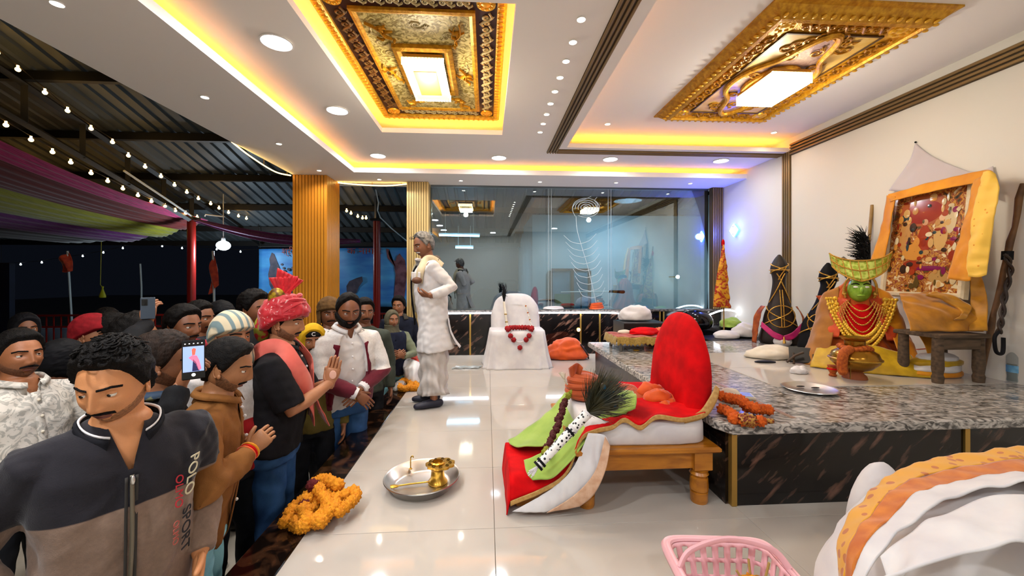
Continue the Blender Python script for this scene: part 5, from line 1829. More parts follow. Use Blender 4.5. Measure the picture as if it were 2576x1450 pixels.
# ---- water bottles
def bottle(x, ybase, h, r, label, cap):
    c = pz(x, ybase, DZ + .004)
    t = thing('water_bottle', label, 'bottle', c, 0, 'plastic water bottles by the right wall')
    k = h / .30
    prof = [(.001, 0), (r * .9, 0), (r, .012), (r * .96, .04), (r, .06), (r * .96, .09), (r, .12), (r, .18 * k), (r * .55, .245 * k), (r * .36, .27 * k), (r * .36, .285 * k)]
    MB().lathe(prof, 24).build('bottle_body', M('clear_plastic', '#dfe8ea', rough=.08, trans=.85, ior=1.15), t)
    MB().lathe([(r * .93, .01), (r * .93, .13 * k)], 24, cap=True).build('water', M('water_in_bottle', '#b9c4bc', rough=.05, trans=.8, ior=1.2), t)
    MB().lathe([(r * 1.01, .07), (r * 1.01, .12)], 24).build('paper_label', M('blue_label', '#2f78b0', '#7fb8d8', rough=.4, scale=18), t)
    MB().lathe([(r * .42, .275 * k), (r * .42, .30 * k), (.001, .302 * k)], 18).build('cap', cap, t)
bottle(2476, 945, .30, .042, 'plastic water bottle with blue label behind the wooden staff', M('cap_grey', '#b9b9b9', rough=.4))
bottle(2516, 948, .27, .042, 'plastic water bottle with blue label behind the dark whip', M('cap_pink', '#c98a90', rough=.4))
bottle(2560, 962, .30, .055, 'larger water bottle with red cap at the picture edge', M('cap_red', '#b01c20', rough=.4))

# ---- things lying on the white tiles
t = thing('white_shawl', 'crumpled cream shawl lying on the dais before the black idols', 'cloth', pz(1940, 900, DZ + .004))
lump('shawl_heap', (0, 0, 0), (.20, .13, .085), m_cream2, t, 71, .24, 2.0, .3, 44, 26, rotz=R(-15))
c = pz(1925, 912, DZ + .004)
tag(lump('black_pouch', tuple(c), (.10, .04, .012), m_blk, None, 72, .1, 2, .3), 'flat black pouch tucked under the cream shawl', 'pouch')
c = pz(2022, 918, DZ + .004)
t = thing('black_stand', 'tilted black folding book stand on the dais tiles', 'stand', c, R(-35))
b = MB().bevbox(-.10, .10, -.008, .008, 0, .15, .004)
b.xf(Matrix.Translation((0, .02, .01)) @ Matrix.Rotation(R(-38), 4, 'X'))
b.build('board', M('black_lacquer', '#14100e', rough=.4), t, smooth=False)
for s in (-1, 1):
    MB().tube([(s * .07, -.02, .0), (s * .07, .05, .085)], .008, 8).build('strut', M('brown_strut', '#3d2a18', rough=.5), t)
MB().tube([(-.12, -.02, .012), (-.06, .01, .07), (.0, .03, .10)], .010, 8).build('handle', M('brown_strut', 0), t)
MB().box(.06, .10, -.015, -.005, .01, .022).build('brass_catch', m_brass, t, smooth=False)
tag(lump('tissue', tuple(pz(2012, 940, DZ + .004)), (.062, .04, .04), m_white, None, 74, .25, 3, .3), 'crumpled small white tissue on the dais tiles', 'tissue')
c = pz(2036, 982, DZ + .001)
t = thing('steel_plate', 'shallow round steel plate on the granite dais', 'plate', c)
MB().lathe([(.002, .003), (.125, .003), (.145, .018), (.158, .020), (.160, .016), (.148, .012), (.13, 0), (.002, 0)], 44).build('plate_body', m_steelp, t, angle=60)
for dx, dy, a in ((-.02, .05, 0), (.05, .01, .5)):
    MB().ball((dx, dy, .012), (.03, .010, .005), 12, 6).build('residue', M('dark_paste', '#1c1410', rough=.6), t)

# ---- low table with fringed cloth at the far corner of the dais
c = pz(1580, 878, DZ)
t = thing('low_table', 'low silver legged table with gold fringed red cloth on the dais corner', 'table', (1.60, 4.10, DZ + .001))
tw, td, th = .29, .19, .13
MB().bevbox(-tw, tw, -td, td, th - .02, th, .004).build('table_top', m_steelp, t, smooth=False)
for sx in (-1, 1):
    for sy in (-1, 1):
        MB().lathe([(.016, 0), (.020, .02), (.014, .04), (.020, th - .02)], 12, cap=True).build('leg', M('grey_metal', '#7d7a74', rough=.35, metal=.7), t, loc=(sx * (tw - .04), sy * (td - .03), 0))
MB().grid(30, 20, lambda u, v: ((u - .5) * 2 * tw * 1.03, (v - .5) * 2 * td * 1.05, th + .004 + .010 * math.sin(u * 17) * math.sin(v * 9) + .01)).build('red_cloth', cloth('rust_brocade', '#8a2a1c', '#a84a34', scale=30), t, thick=.004)
m_fr2 = cloth('gold_fringe', '#a8883c', '#8a6c28', rough=.6, scale=60)
def fr(ax):
    def fn(u, v):
        s = -1 if ax < 2 else 1
        zz = th + .016 + .006 * math.sin(u * 17) - (.075 + .012 * math.sin(u * 90)) * v
        if ax % 2 == 0:
            return ((u - .5) * 2 * tw * 1.05, -td * 1.06 - .02 * v + .008 * math.sin(u * 30) * v, zz)
        return ((-1 if ax == 1 else 1) * (tw * 1.04 + .02 * v), (u - .5) * 2 * td * 1.06, zz)
    return fn
for ax in (0, 1, 3):
    MB().grid(60, 6, fr(ax)).build('fringe', m_fr2, t, thick=.004)
# things on the table and behind it
tag(lump('red_cloth', (1.66, 4.10, DZ + th + .018), (.15, .10, .055), m_red, None, 81, .2, 2.6), 'crumpled red cloth piled on the fringed table', 'cloth')
tag(lump('orange_cloth', (1.90, 4.25, DZ + .002), (.16, .14, .16), m_or, None, 82, .2, 2.6), 'orange and red cloth heap beside the fringed table', 'cloth')
tag(lump('white_bundle', (1.86, 4.9, DZ + .21), (.20, .13, .15), m_white, None, 83, .24, 2.2), 'white cloth bundle behind the fringed table', 'cloth bundle')
tag(lump('white_fold', (1.47, 4.18, DZ + th + .018), (.07, .05, .03), m_cream2, None, 84, .1, 2.4), 'folded cream napkin on the fringed table', 'cloth')
t = thing('glass_bangle', 'small gold rimmed glass cup lying on the granite under the table', 'cup', pz(1600, 884, DZ + .001))
MB().tube([(.03 * math.cos(a), .02 * math.sin(a), .01) for a in [2 * PI * k / 20 for k in range(20)]], .007, 6, closed=True).build('rim', m_brass, t)
MB().ball((-.05, 0, .01), (.04, .02, .01), 12, 6).build('glass_body', M('clear_plastic', 0), t)
# black cases and clothes stacked in the corner behind the dais
t = thing('black_case', 'glossy black instrument case in the corner behind the dais', 'case', (2.75, 5.25, 0))
MB().bevbox(-.95, .75, -.22, .22, 0, .52, .03).build('case_body', M('gloss_black', '#060608', rough=.12), t, smooth=False)
for x in (-.6, .0, .5):
    MB().bevbox(x - .04, x + .04, -.235, -.22, .36, .42, .004).build('latch', m_steelp, t, smooth=False)
b = MB().ball((2.75 + .05, 5.20, .58), (.24, .2, .16), 20, 12)
tag(b.build('black_drum', M('gloss_black', 0)), 'glossy black rounded drum on top of the black case', 'drum')
MB().box(-.03, .06, -.23, -.222, .1, .2).build('sticker', m_white, t, smooth=False)
tag(lump('green_cloth', (3.22, 5.05, .525), (.14, .10, .10), m_green, None, 86, .2, 2.4), 'green cloth heap on the black case beside the idol', 'cloth')
tag(lump('white_cloth', (3.22, 4.80, DZ + .01), (.17, .12, .13), m_white, None, 87, .25, 2.2), 'white folded cloth heap at the back of the dais', 'cloth')
tag(lump('white_pillow', (2.95, 4.72, DZ + .0), (.16, .10, .075), m_white, None, 88, .15, 2.0), 'low white pillow at the back edge of the dais', 'pillow')
for x0_, x1_ in ((2.65, 3.45),):
    tag(MB().bevbox(x0_, x1_, 4.54, 5.0, 0, DZ, .006).build('storage_trunk', M('trunk_black', '#0c0c0e', rough=.4), smooth=False), 'low black trunk behind the dais carrying white cloths', 'trunk')
tag(MB().bevbox(1.62, 2.15, 4.62, 5.02, 0, DZ + .205, .006).build('storage_trunk', M('trunk_black', 0), smooth=False), 'black trunk behind the dais carrying a white bundle', 'trunk')
# red-yellow cloth pennant on a stick
a, b2 = pY(1822, 880, 5.0), pY(1819, 612, 5.02)
t = thing('pennant', 'red and yellow printed cloth pennant on a thin stick in the corner', 'flag', (a.x, 5.0, .0))
o = Vector((a.x, 5.0, 0))
MB().tube([(0, 0, 0), b2 - o], .009, 8).build('stick', M('bamboo', 0), t)
loftcloth('pennant_cloth', [W((1818, 614, 4.99), (1806, 680, 4.98), (1797, 740, 4.98), (1794, 772, 4.98)), W((1822, 620, 4.96), (1818, 690, 4.95), (1815, 740, 4.94), (1812, 774, 4.95)), W((1824, 640, 4.97), (1830, 690, 4.96), (1834, 740, 4.96), (1838, 776, 4.97))], M('pennant_print', '#a82410', '#d89a14', rough=.6, scale=16, tex='noise', contrast=(.45, .55), dist=1.5), t, 40, 16, .012, 40, 90, .004, origin=o)
MB().ball(b2 - o + Vector((0, 0, .0)), (.02, .02, .05), 10, 8).build('red_tip', m_red, t)

# ================================================================== COVERED CHAIR AT THE BACK
CX, CY = .40, 5.50
t = thing('covered_chair', 'armchair wholly covered by a white sheet at the back of the platform', 'chair', (CX, CY, 0))
def seatring(z, hx, hy, cy, e=.25, n=56, fl=0., k=13):
    r = []
    for i in range(n):
        a = 2 * PI * i / n
        ca, sa = math.cos(a), math.sin(a)
        f = 1 + fl * math.sin(k * a + z * 3)
        r.append((hx * f * math.copysign(abs(ca) ** e, ca), cy + hy * f * math.copysign(abs(sa) ** e, sa), z))
    return r
b = MB()
b.rings([seatring(.0, .46, .34, -.12, .4, fl=.05), seatring(.02, .445, .33, -.12, .4, fl=.045), seatring(.2, .41, .31, -.11, .35, fl=.025), seatring(.42, .375, .29, -.10, .3, fl=.008), seatring(.475, .365, .28, -.10, .3), seatring(.485, .34, .26, -.10, .3)])
b.build('seat_cover', m_white, t, angle=180)
b = MB()
rings = []
for j in range(9):
    v = j / 8
    y = .02 + .14 * v
    kk = math.sin(PI * (.12 + .76 * v)) ** .4
    ring = []
    for i in range(48):
        a = 2 * PI * i / 48
        ca, sa = math.cos(a), math.sin(a)
        x = .345 * kk * math.copysign(abs(ca) ** .7, ca)
        z = .50 + (.455 * kk * abs(sa) ** .7 if sa > 0 else -.46 * abs(sa) ** .6)
        x *= 1 + (.16 * (.5 - z) / .5 if z < .5 else 0)
        ring.append((x + .006 * math.sin(z * 30 + v * 8), y + .05 * (z - .5) + .010 * math.sin(x * 32 + z * 4), max(z, .01)))
    rings.append(ring)
b.rings(rings)
b.build('back_cover', m_white, t, angle=180)
t = thing('pompom_garland', 'red pompom garland laid on the covered chair seat', 'garland', (CX + .02, CY - .38, .49))
m_pom = M('red_pompom', '#b0141a', '#8a0a10', rough=.8, bump=.7, bscale=90, scale=30)
pf = flower_mesh('pompom', m_pom, t, .030)
pf.location = (-.16, .02, .03)
for x, y, z in ((-.12, .03, .035), (-.08, .04, .035), (-.04, .045, .035), (0, .045, .035), (.04, .045, .035), (.08, .04, .035), (.12, .03, .035), (.16, .02, .03), (-.15, -.03, .02), (.15, -.03, .02), (-.12, -.045, -.06), (.12, -.045, -.06), (-.08, -.05, -.11), (.08, -.05, -.11), (0, -.055, -.21)):
    inst(pf, 'pompom', t, (x, y, z), (x * 30, y * 20, 0))
MB().tube(spline([(-.16, .02, .03), (-.15, -.03, .02), (-.12, -.045, -.06), (-.08, -.05, -.11), (0, -.052, -.14), (.08, -.05, -.11), (.12, -.045, -.06), (.15, -.03, .02), (.16, .02, .03)], 5), .005, 6).build('white_thread', m_white, t)
MB().tube([(0, -.052, -.14), (0, -.055, -.19)], .004, 6).build('white_thread', m_white, t)
t = thing('yak_tail_whisk', 'black tufted whisk with white handle leaning on the covered chair', 'whisk', pY(1270, 822, 5.28))
o = Vector(t.location)
MB().tube([pY(1276, 825, 5.28) - o, pY(1268, 760, 5.42) - o], .018, 10).build('handle', m_cream2, t)
for u in (.2, .5):
    q = pY(1276, 825, 5.28).lerp(pY(1268, 760, 5.42), u) - o
    MB().tube([q, q + Vector((0, .002, .012))], .021, 10).build('ring', m_brass, t)
b = MB()
rs = random.Random(5)
for k in range(60):
    e = pY(1268 + rs.uniform(-8, 9), 718 + rs.uniform(-8, 30), 5.46 + rs.uniform(-.04, .04)) - o
    b.tube([pY(1268, 762, 5.42) - o, (pY(1268, 745, 5.43) - o) + Vector((rs.uniform(-.02, .02), 0, 0)), e], [.006, .006, .002], 4)
f_ = b.build('hair_tuft', M('dark_bristle', 0), t)
f_['kind'] = 'stuff'
t = thing('beaded_flute', 'slim beaded white stick leaning on the covered chair', 'stick', pY(1338, 822, 5.30))
o = Vector(t.location)
MB().tube([pY(1338, 822, 5.30) - o, pY(1322, 768, 5.46) - o], .009, 8).build('stick_body', m_cream2, t)
for k in range(6):
    q = pY(1338, 822, 5.30).lerp(pY(1322, 768, 5.46), .15 + .16 * k) - o
    MB().ball(q, .013, 8, 6).build('bead', M('rust_flowers', 0) if k % 2 else m_white, t)

# ================================================================== FLOOR THINGS AT THE BACK
t = thing('orange_bag', 'orange cloth bag slumped on the floor beside the covered chair', 'bag', pz(1425, 905, 0))
lump('bag_body', (0, .05, 0), (.30, .16, .19), m_or, t, 95, .26, 2.0, .35, 48, 30)
MB().tube(spline([(.20, -.02, .22), (.28, -.06, .10), (.31, -.04, .02)], 5), .012, 8).build('dark_seam', M('dark_leather', 0), t)
t = thing('plastic_sheet', 'flat crumpled clear plastic packet on the platform floor', 'packet', pz(1170, 927, 0))
MB().grid(16, 10, lambda u, v: (-.17 + .34 * u + .05 * v, -.06 + .13 * v, .008 + .012 * abs(math.sin(u * 9 + v * 5)))).build('sheet', M('plastic_film', '#cfd6d8', rough=.1, trans=.5, alpha=.8), t, thick=.002, smooth=False)
t = thing('plastic_bag', 'white plastic bag with red print slumped at the platform edge', 'bag', (-.86, 4.72, 0))
lump('bag_body', (0, 0, 0), (.12, .34, .19), M('white_plastic', '#d9d6d4', '#e8e6e4', rough=.35, scale=6), t, 97, .30, 2.2, .35, 48, 30)
lump('red_print', (.012, -.03, .045), (.122, .10, .165), M('red_print', '#b83024', '#c94a3a', rough=.35, scale=8), t, 97, .30, 2.2, .35, 36, 22)
lump('orange_print', (.02, .26, .0), (.10, .10, .11), M('orange_print', '#c95a14', rough=.4), t, 98, .12, 3.0, .35)
t = thing('clear_packet', 'clear plastic packet lying on the granite edge by the bag', 'packet', (-.93, 4.30, 0))
lump('packet_body', (0, 0, 0), (.06, .14, .05), M('plastic_film', 0), t, 99, .15, 3, .35)
# on the ledge
tag(lump('white_towel', (1.02, BY + .0, .686), (.17, .045, .04), m_white, None, 101, .08, 2.5), 'folded white towel on the black ledge under the glass', 'towel')
t = thing('orange_headpiece', 'small orange wound turban on the black ledge under the glass', 'turban', (1.70, BY + .0, .686))
for k in range(3):
    MB().tube([((.10 - .012 * k) * math.cos(a), .042 * math.sin(a), .02 + .03 * k + .008 * math.cos(a)) for a in [2 * PI * i / 22 for i in range(22)]], .018, 8, closed=True).build('wrap', m_or, t)
MB().ball((0, 0, .06), (.08, .035, .04), 14, 8).build('crown', m_red, t)
# fallen garland of gold tinsel along the ledge corner
# behind the glass
t = thing('office_chair', 'black high-backed office chair seen through the glass', 'chair', (.42, 8.4, PIT + .55))
MB().bevbox(-.21, .21, -.06, .06, .62, 1.24, .05).build('backrest', m_blk, t, smooth=False)
MB().bevbox(-.25, .25, -.45, .05, .50, .60, .04).build('seat', m_blk, t, smooth=False)
MB().tube([(0, -.2, .08), (0, -.2, .5)], .03, 10).build('gas_lift', m_steel, t)
for k in range(5):
    a = 2 * PI * k / 5
    MB().tube([(0, -.2, .10), (.28 * math.cos(a), -.2 + .28 * math.sin(a), .04)], .022, 8).build('leg', m_steel, t)
    MB().ball((.28 * math.cos(a), -.2 + .28 * math.sin(a), .03), .03, 10, 6).build('caster', m_steel, t)
p = pY(1462, 735, 7.3)
t = thing('microphone_stand', 'microphone boom stand seen through the feather glass', 'microphone stand', (p.x, 7.3, PIT + .55))
h = p.z - PIT - .55
MB().tube([(0, 0, .03), (0, 0, h)], .012, 8).build('upright', m_steel, t)
MB().tube([(-.38, 0, h), (.62, 0, h + .01)], .009, 8).build('boom', m_rim, t)
MB().tube([(.55, 0, h + .01), (.80, 0, h)], [.022, .032], 12, roundcap=True).build('microphone', m_blk, t)
for k in range(3):
    a = 2 * PI * k / 3
    MB().tube([(0, 0, .25), (.25 * math.cos(a), .25 * math.sin(a), .012)], .009, 8).build('leg', m_steel, t)

# ================================================================== PINK BASKET
cb = Vector((.82, 1.29, 0))
t = thing('pink_basket', 'pink slotted plastic basket on the floor in the foreground', 'basket', cb, R(-6))
t.scale = (.9, .9, .93)
m_pk = M('pink_plastic', '#eab2b8', rough=.35)
def rr_(hx, hy, z, e=.32, n=96):
    r = []
    for i in range(721):
        a = 2 * PI * i / 720
        ca, sa = math.cos(a), math.sin(a)
        r.append((hx * math.copysign(abs(ca) ** e, ca), hy * math.copysign(abs(sa) ** e, sa), z))
    q = np.array(r)
    L = np.concatenate([[0], np.cumsum(np.linalg.norm(np.diff(q, axis=0), axis=1))])
    tt = np.arange(n) / n * L[-1]
    return [(float(np.interp(v, L, q[:, 0])), float(np.interp(v, L, q[:, 1])), z) for v in tt]
hb, H0, H1 = .13, .155, .19
b = MB()
N_ = 96
zl = [(.0, .155, .10), (.03, .16, .105), (.045, .162, .107), (.085, .168, .113), (.10, .170, .115), (.145, .178, .121), (.16, .180, .123), (.20, .187, .130), (.215, .19, .132)]
rings = [rr_(hx, hy, z) for z, hx, hy in zl]
b.rings([rings[0], [(x * .02, y * .02, 0.0) for x, y, z in rings[0]]], False)
off = len(b.v)
for r in rings:
    b.v += r
for j in range(len(rings) - 1):
    slot = j in (2, 4, 6)
    for i in range(N_):
        if slot and (i % 4) in (1, 2):
            continue
        a = off + j * N_ + i
        c2 = off + j * N_ + (i + 1) % N_
        b.f.append((a, c2, c2 + N_, a + N_))
b.build('basket_wall', m_pk, t, thick=.005, angle=50)
MB().tube(rr_(.20, .142, .22), .010, 8, closed=True, flat=.9).build('rim', m_pk, t)
b = MB().rings([rr_(.19, .132, .218), rr_(.215, .157, .224), rr_(.222, .164, .212), rr_(.218, .160, .195)], False)
b.build('rim_lip', m_pk, t, thick=.004, angle=60)
MB().tube(spline([(-.20, -.03, .225), (-.15, -.01, .275), (0, .02, .30), (.15, .01, .275), (.20, -.02, .225)], 6), .008, 8, flat=1.6).build('handle', m_pk, t)
lump('pink_lining', (0, 0, .006), (.14, .09, .03), M('dark_pink', '#8a1c3a', rough=.6), t, 110, .1, 2)
t2 = thing('flower_offering', 'marigold blossom with dry stems in the pink basket', 'flower', cb + Vector((.04, -.06, .05)))
fm = flower_mesh('blossom', m_mari, t2, .038)
fm.location = (0, 0, .115)
for k in range(5):
    a = 1.3 * k
    MB().tube(spline([(.0, 0, .08), (.03 * math.cos(a), .03 * math.sin(a), .13), (.05 * math.cos(a), .05 * math.sin(a), .20 - .02 * k)], 4), .004, 6).build('stem', M('dry_stem', '#a88a4a', rough=.7), t2)
lump('base_petals', (0, 0, 0), (.06, .05, .07), m_mari, t2, 112, .2, 3, .3)

# ================================================================== SHAWLED LAP IN THE FOREGROUND
c = Vector((1.66, 1.16, 0))
t = thing('cloth_bundle', 'large white cloth bundle with orange dotted shawl in the right foreground', 'cloth bundle', c)
b = MB().ball((0, 0, 0), 1., 80, 50)
p = np.array(b.v)
p *= (1 + .05 * fold(p, 7, 2.4) + .018 * fold(p, 9, 9, (1, 1, 2.5)))[:, None]
p[:, 2] = np.where(p[:, 2] < -.1, -.1 + (p[:, 2] + .1) * .05, p[:, 2]) + .105
p *= np.array((.58, .33, .50))
b.v = [tuple(q) for q in p]
b.build('bundle_body', m_white, t, angle=180)
o = c
rA = W((2112, 1450, 1.02), (2112, 1345, 1.08), (2170, 1260, 1.16), (2260, 1185, 1.24), (2380, 1150, 1.28), (2480, 1138, 1.28), (2600, 1128, 1.28), (2760, 1215, 1.25))
rB = W((2125, 1470, .98), (2140, 1370, 1.00), (2200, 1285, 1.08), (2285, 1212, 1.16), (2400, 1180, 1.20), (2490, 1168, 1.20), (2600, 1160, 1.20), (2760, 1250, 1.18))
rC = W((2140, 1480, .95), (2165, 1385, .96), (2235, 1310, 1.02), (2310, 1245, 1.08), (2410, 1215, 1.12), (2500, 1200, 1.12), (2600, 1195, 1.12), (2760, 1290, 1.10))
m_shawl = M('dotted_shawl', '#b86a34', '#d99a2a', rough=.7, tex='voronoi', scale=26, contrast=(.30, .22), sheen=.3)
loftcloth('orange_shawl', [rA, rB], m_shawl, t, 60, 16, .006, 40, 120, .006, origin=o)
loftcloth('shawl_lining', [rB, rC], cloth('orange_lining', '#cf7a2c', '#b86020', scale=20), t, 60, 12, .006, 40, 121, .006, origin=o)
rD = W((2160, 1480, .93), (2200, 1410, .93), (2260, 1345, .97), (2330, 1290, 1.0), (2420, 1245, 1.03), (2510, 1225, 1.03), (2600, 1215, 1.03), (2760, 1310, 1.02))
rE = W((2230, 1480, .88), (2290, 1400, .88), (2400, 1340, .90), (2500, 1310, .92), (2600, 1290, .92), (2760, 1400, .92))
rF = W((2160, 1500, .84), (2260, 1440, .84), (2400, 1400, .84), (2500, 1380, .84), (2600, 1370, .84), (2760, 1480, .84))
loftcloth('white_fold', [rC, rD], m_white, t, 60, 12, .008, 34, 122, .006, origin=o)
loftcloth('white_fold', [W((2215, 1400, .925), (2300, 1330, .955), (2420, 1275, .98), (2600, 1245, .99), (2760, 1340, .99)), rE, rF], m_white, t, 60, 24, .010, 26, 123, .006, origin=o)
tag(lump('white_cushion', (1.57, 1.50, 0), (.13, .08, .31), m_white, None, 125, .05, 2, .3), 'white rounded bolster behind the orange shawl bundle', 'cushion')
# ================================================================== PEOPLE
HA, HB_, HC_ = .076, .097, .119


def head_fn(a, e, hk):
    """a: angle from the face front, e: elevation; returns points of the head surface (face towards -Y)"""
    x = HA * np.sin(a) * np.cos(e)
    y = -HB_ * np.cos(a) * np.cos(e)
    z = HC_ * np.sin(e)
    k = np.clip(-z / HC_, 0, 1)
    wj = hk.get('jaw', 1.0)
    x = x * (1 - (.24 - .10 * (wj - 1)) * k ** 1.6)
    x = x * (1 + .05 * np.exp(-((z + .055) / .03) ** 2) * wj)
    y = np.where(y > 0, y * (1.04 - .42 * k), y * (1 - .06 * k ** 2))
    fr = sstep(.02, .06, -y)
    g = lambda q, c, s: np.exp(-((q - c) / s) ** 2)
    ax_ = np.abs(x)
    d = 0
    # nose
    nl = hk.get('nose', 1.0)
    prof = np.interp(z, [-.062, -.050, -.043, -.034, -.015, .008, .024, .04], [0, .006, .019, .0225, .0145, .0075, .002, 0])
    wid = np.interp(z, [-.05, -.038, -.015, .02], [.013, .0125, .0095, .008])
    d = d + nl * prof * np.exp(-(x / wid) ** 2)
    d = d + .008 * nl * g(ax_, .0145, .006) * g(z, -.041, .0075)
    # eye sockets, brow, cheek, lips, chin
    d = d - .0125 * g(ax_, .032, .017) * g(z, .002, .0125)
    d = d + .0045 * g(ax_, .030, .022) * g(z, .0235, .008)
    d = d + .004 * g(ax_, .046, .018) * g(z, -.028, .018)
    d = d + .0065 * g(x, 0, .020) * g(z, -.0625, .0055)
    d = d + .0075 * g(x, 0, .017) * g(z, -.0755, .0055)
    d = d - .003 * g(x, 0, .024) * g(z, -.069, .0028)
    d = d - .004 * g(x, 0, .02) * g(z, -.086, .006)
    d = d + .008 * g(x, 0, .020) * g(z, -.104, .013)
    return np.stack([x, y - d * fr, z], -1)


def head_grid(nu, nv, hk):
    t = np.arange(nu) / nu - .5
    a = 2 * PI * (t - .085 * np.sin(2 * PI * t))
    e = np.linspace(-PI / 2 + .03, PI / 2 - .03, nv)
    A, E = np.meshgrid(a, e)
    P = head_fn(A.ravel(), E.ravel(), hk)
    f = []
    for j in range(nv - 1):
        for i in range(nu):
            p, q = j * nu + i, j * nu + (i + 1) % nu
            f.append((p, q, q + nu, p + nu))
    f.append(tuple(range(nu - 1, -1, -1)))
    f.append(tuple(range((nv - 1) * nu, nv * nu)))
    return P, f, A.ravel(), E.ravel(), nu, nv


BLF = ([0, 14, 22, 32, 45, 60, 76, 88, 100, 110], [-.080, -.078, -.058, -.050, -.045, -.030, -.010, .0, -.020, -.2])
HL = ([0, 30, 50, 64, 76, 86, 96, 104, 116, 135, 180], [.076, .075, .064, .044, .012, -.012, .000, .018, -.020, -.066, -.078])
BLN = ([0, 14, 22, 32, 45, 60, 76, 88, 100, 110], [-.090, -.088, -.076, -.066, -.060, -.050, -.030, -.014, -.030, -.2])


def hair_w(P, A, kind):
    x, y, z = P[:, 0], P[:, 1], P[:, 2]
    ad = np.degrees(np.abs(A))
    if kind == 'hair':
        return (z - np.interp(ad, *HL)) / .016
    if kind == 'receding':
        return (z - np.interp(ad, *HL) - .020 * np.exp(-(ad / 45) ** 2)) / .016
    if kind == 'beard':
        w = (np.interp(ad, *BLN) - z) / .008
        return np.where(ad > 108, -1, w)
    if kind == 'fullbeard':
        w = (np.interp(ad, *BLF) - z) / .008
        return np.where(ad > 108, -1, w)
    if kind == 'moustache':
        w = 1 - ((z + .0545 + .25 * np.maximum(np.abs(x) - .012, 0)) / .0052) ** 2
        return np.where((np.abs(x) < .033) & (y < 0), w, -1)
    if kind == 'brow':
        zc = .0215 + .16 * np.minimum(np.abs(x) - .012, .026) - .35 * np.maximum(np.abs(x) - .04, 0)
        w = 1 - ((z - zc) / .0038) ** 2
        return np.where((np.abs(x) > .010) & (np.abs(x) < .056) & (y < 0), w, -1)
    if kind == 'lips':
        w = 1 - (x / .0235) ** 2 - ((z + .069) / .0115) ** 2
        return np.where(y < 0, w, -1)
    if kind == 'cap':
        return (z - np.interp(ad, [0, 60, 90, 130, 180], [.045, .035, .01, -.03, -.05])) / .012
    if kind == 'hood':
        fx = (x / .060) ** 2 + ((z + .012) / .088) ** 2
        return np.where(y < -.01, (fx - 1) * 4, 2.0)
    if kind == 'turban':
        return (z - np.interp(ad, [0, 50, 90, 130, 180], [.040, .030, .012, -.035, -.055])) / .010
    return -np.ones(len(x))


FRONT = {'brow': (.05, .36), 'moustache': (-.66, -.34), 'lips': (-.80, -.42)}


def head_patch(kind, hk, off, mat, name, parent, MH, bump=0., seed=1, bfreq=140, nu=104, nv=84, topk=0., half=0):
    if kind in FRONT:
        nu, nv = 110, 34
        A, E = np.meshgrid(np.linspace(-.95, .95, nu), np.linspace(*FRONT[kind], nv))
        A, E = A.ravel(), E.ravel()
        P = head_fn(A, E, hk)
        f = [(j * nu + i, j * nu + i + 1, (j + 1) * nu + i + 1, (j + 1) * nu + i) for j in range(nv - 1) for i in range(nu - 1)]
    else:
        P, f, A, E, _, _ = head_grid(nu, nv, hk)
    w = hair_w(P, A, kind)
    if half:
        w = np.where(P[:, 0] * half > 0, w, -1)
    n = P / np.array([HA, HB_, HC_]) ** 2
    n /= np.linalg.norm(n, axis=1)[:, None]
    k = sstep(0, 1, w)
    h = off * k * (1 + topk * sstep(.0, .10, P[:, 2]))
    if bump:
        h = h + bump * k * (.5 + .5 * fold(P, seed, bfreq)) + bump * .5 * k * fold(P, seed + 3, bfreq * 2.2)
    h = h + np.where(w < 0, np.clip(w * .012, -.005, 0), 0)
    Q = P + n * (h + .0003)[:, None]
    keep = [q for q in f if any(w[i] > 0 for i in q)]
    used = sorted({i for q in keep for i in q})
    mp = {i: j for j, i in enumerate(used)}
    b = MB()
    b.v = [tuple(MH @ Vector(Q[i])) for i in used]
    b.f = [tuple(mp[i] for i in q) for q in keep]
    if not b.f:
        return None
    return b.build(name, mat, parent, angle=180)


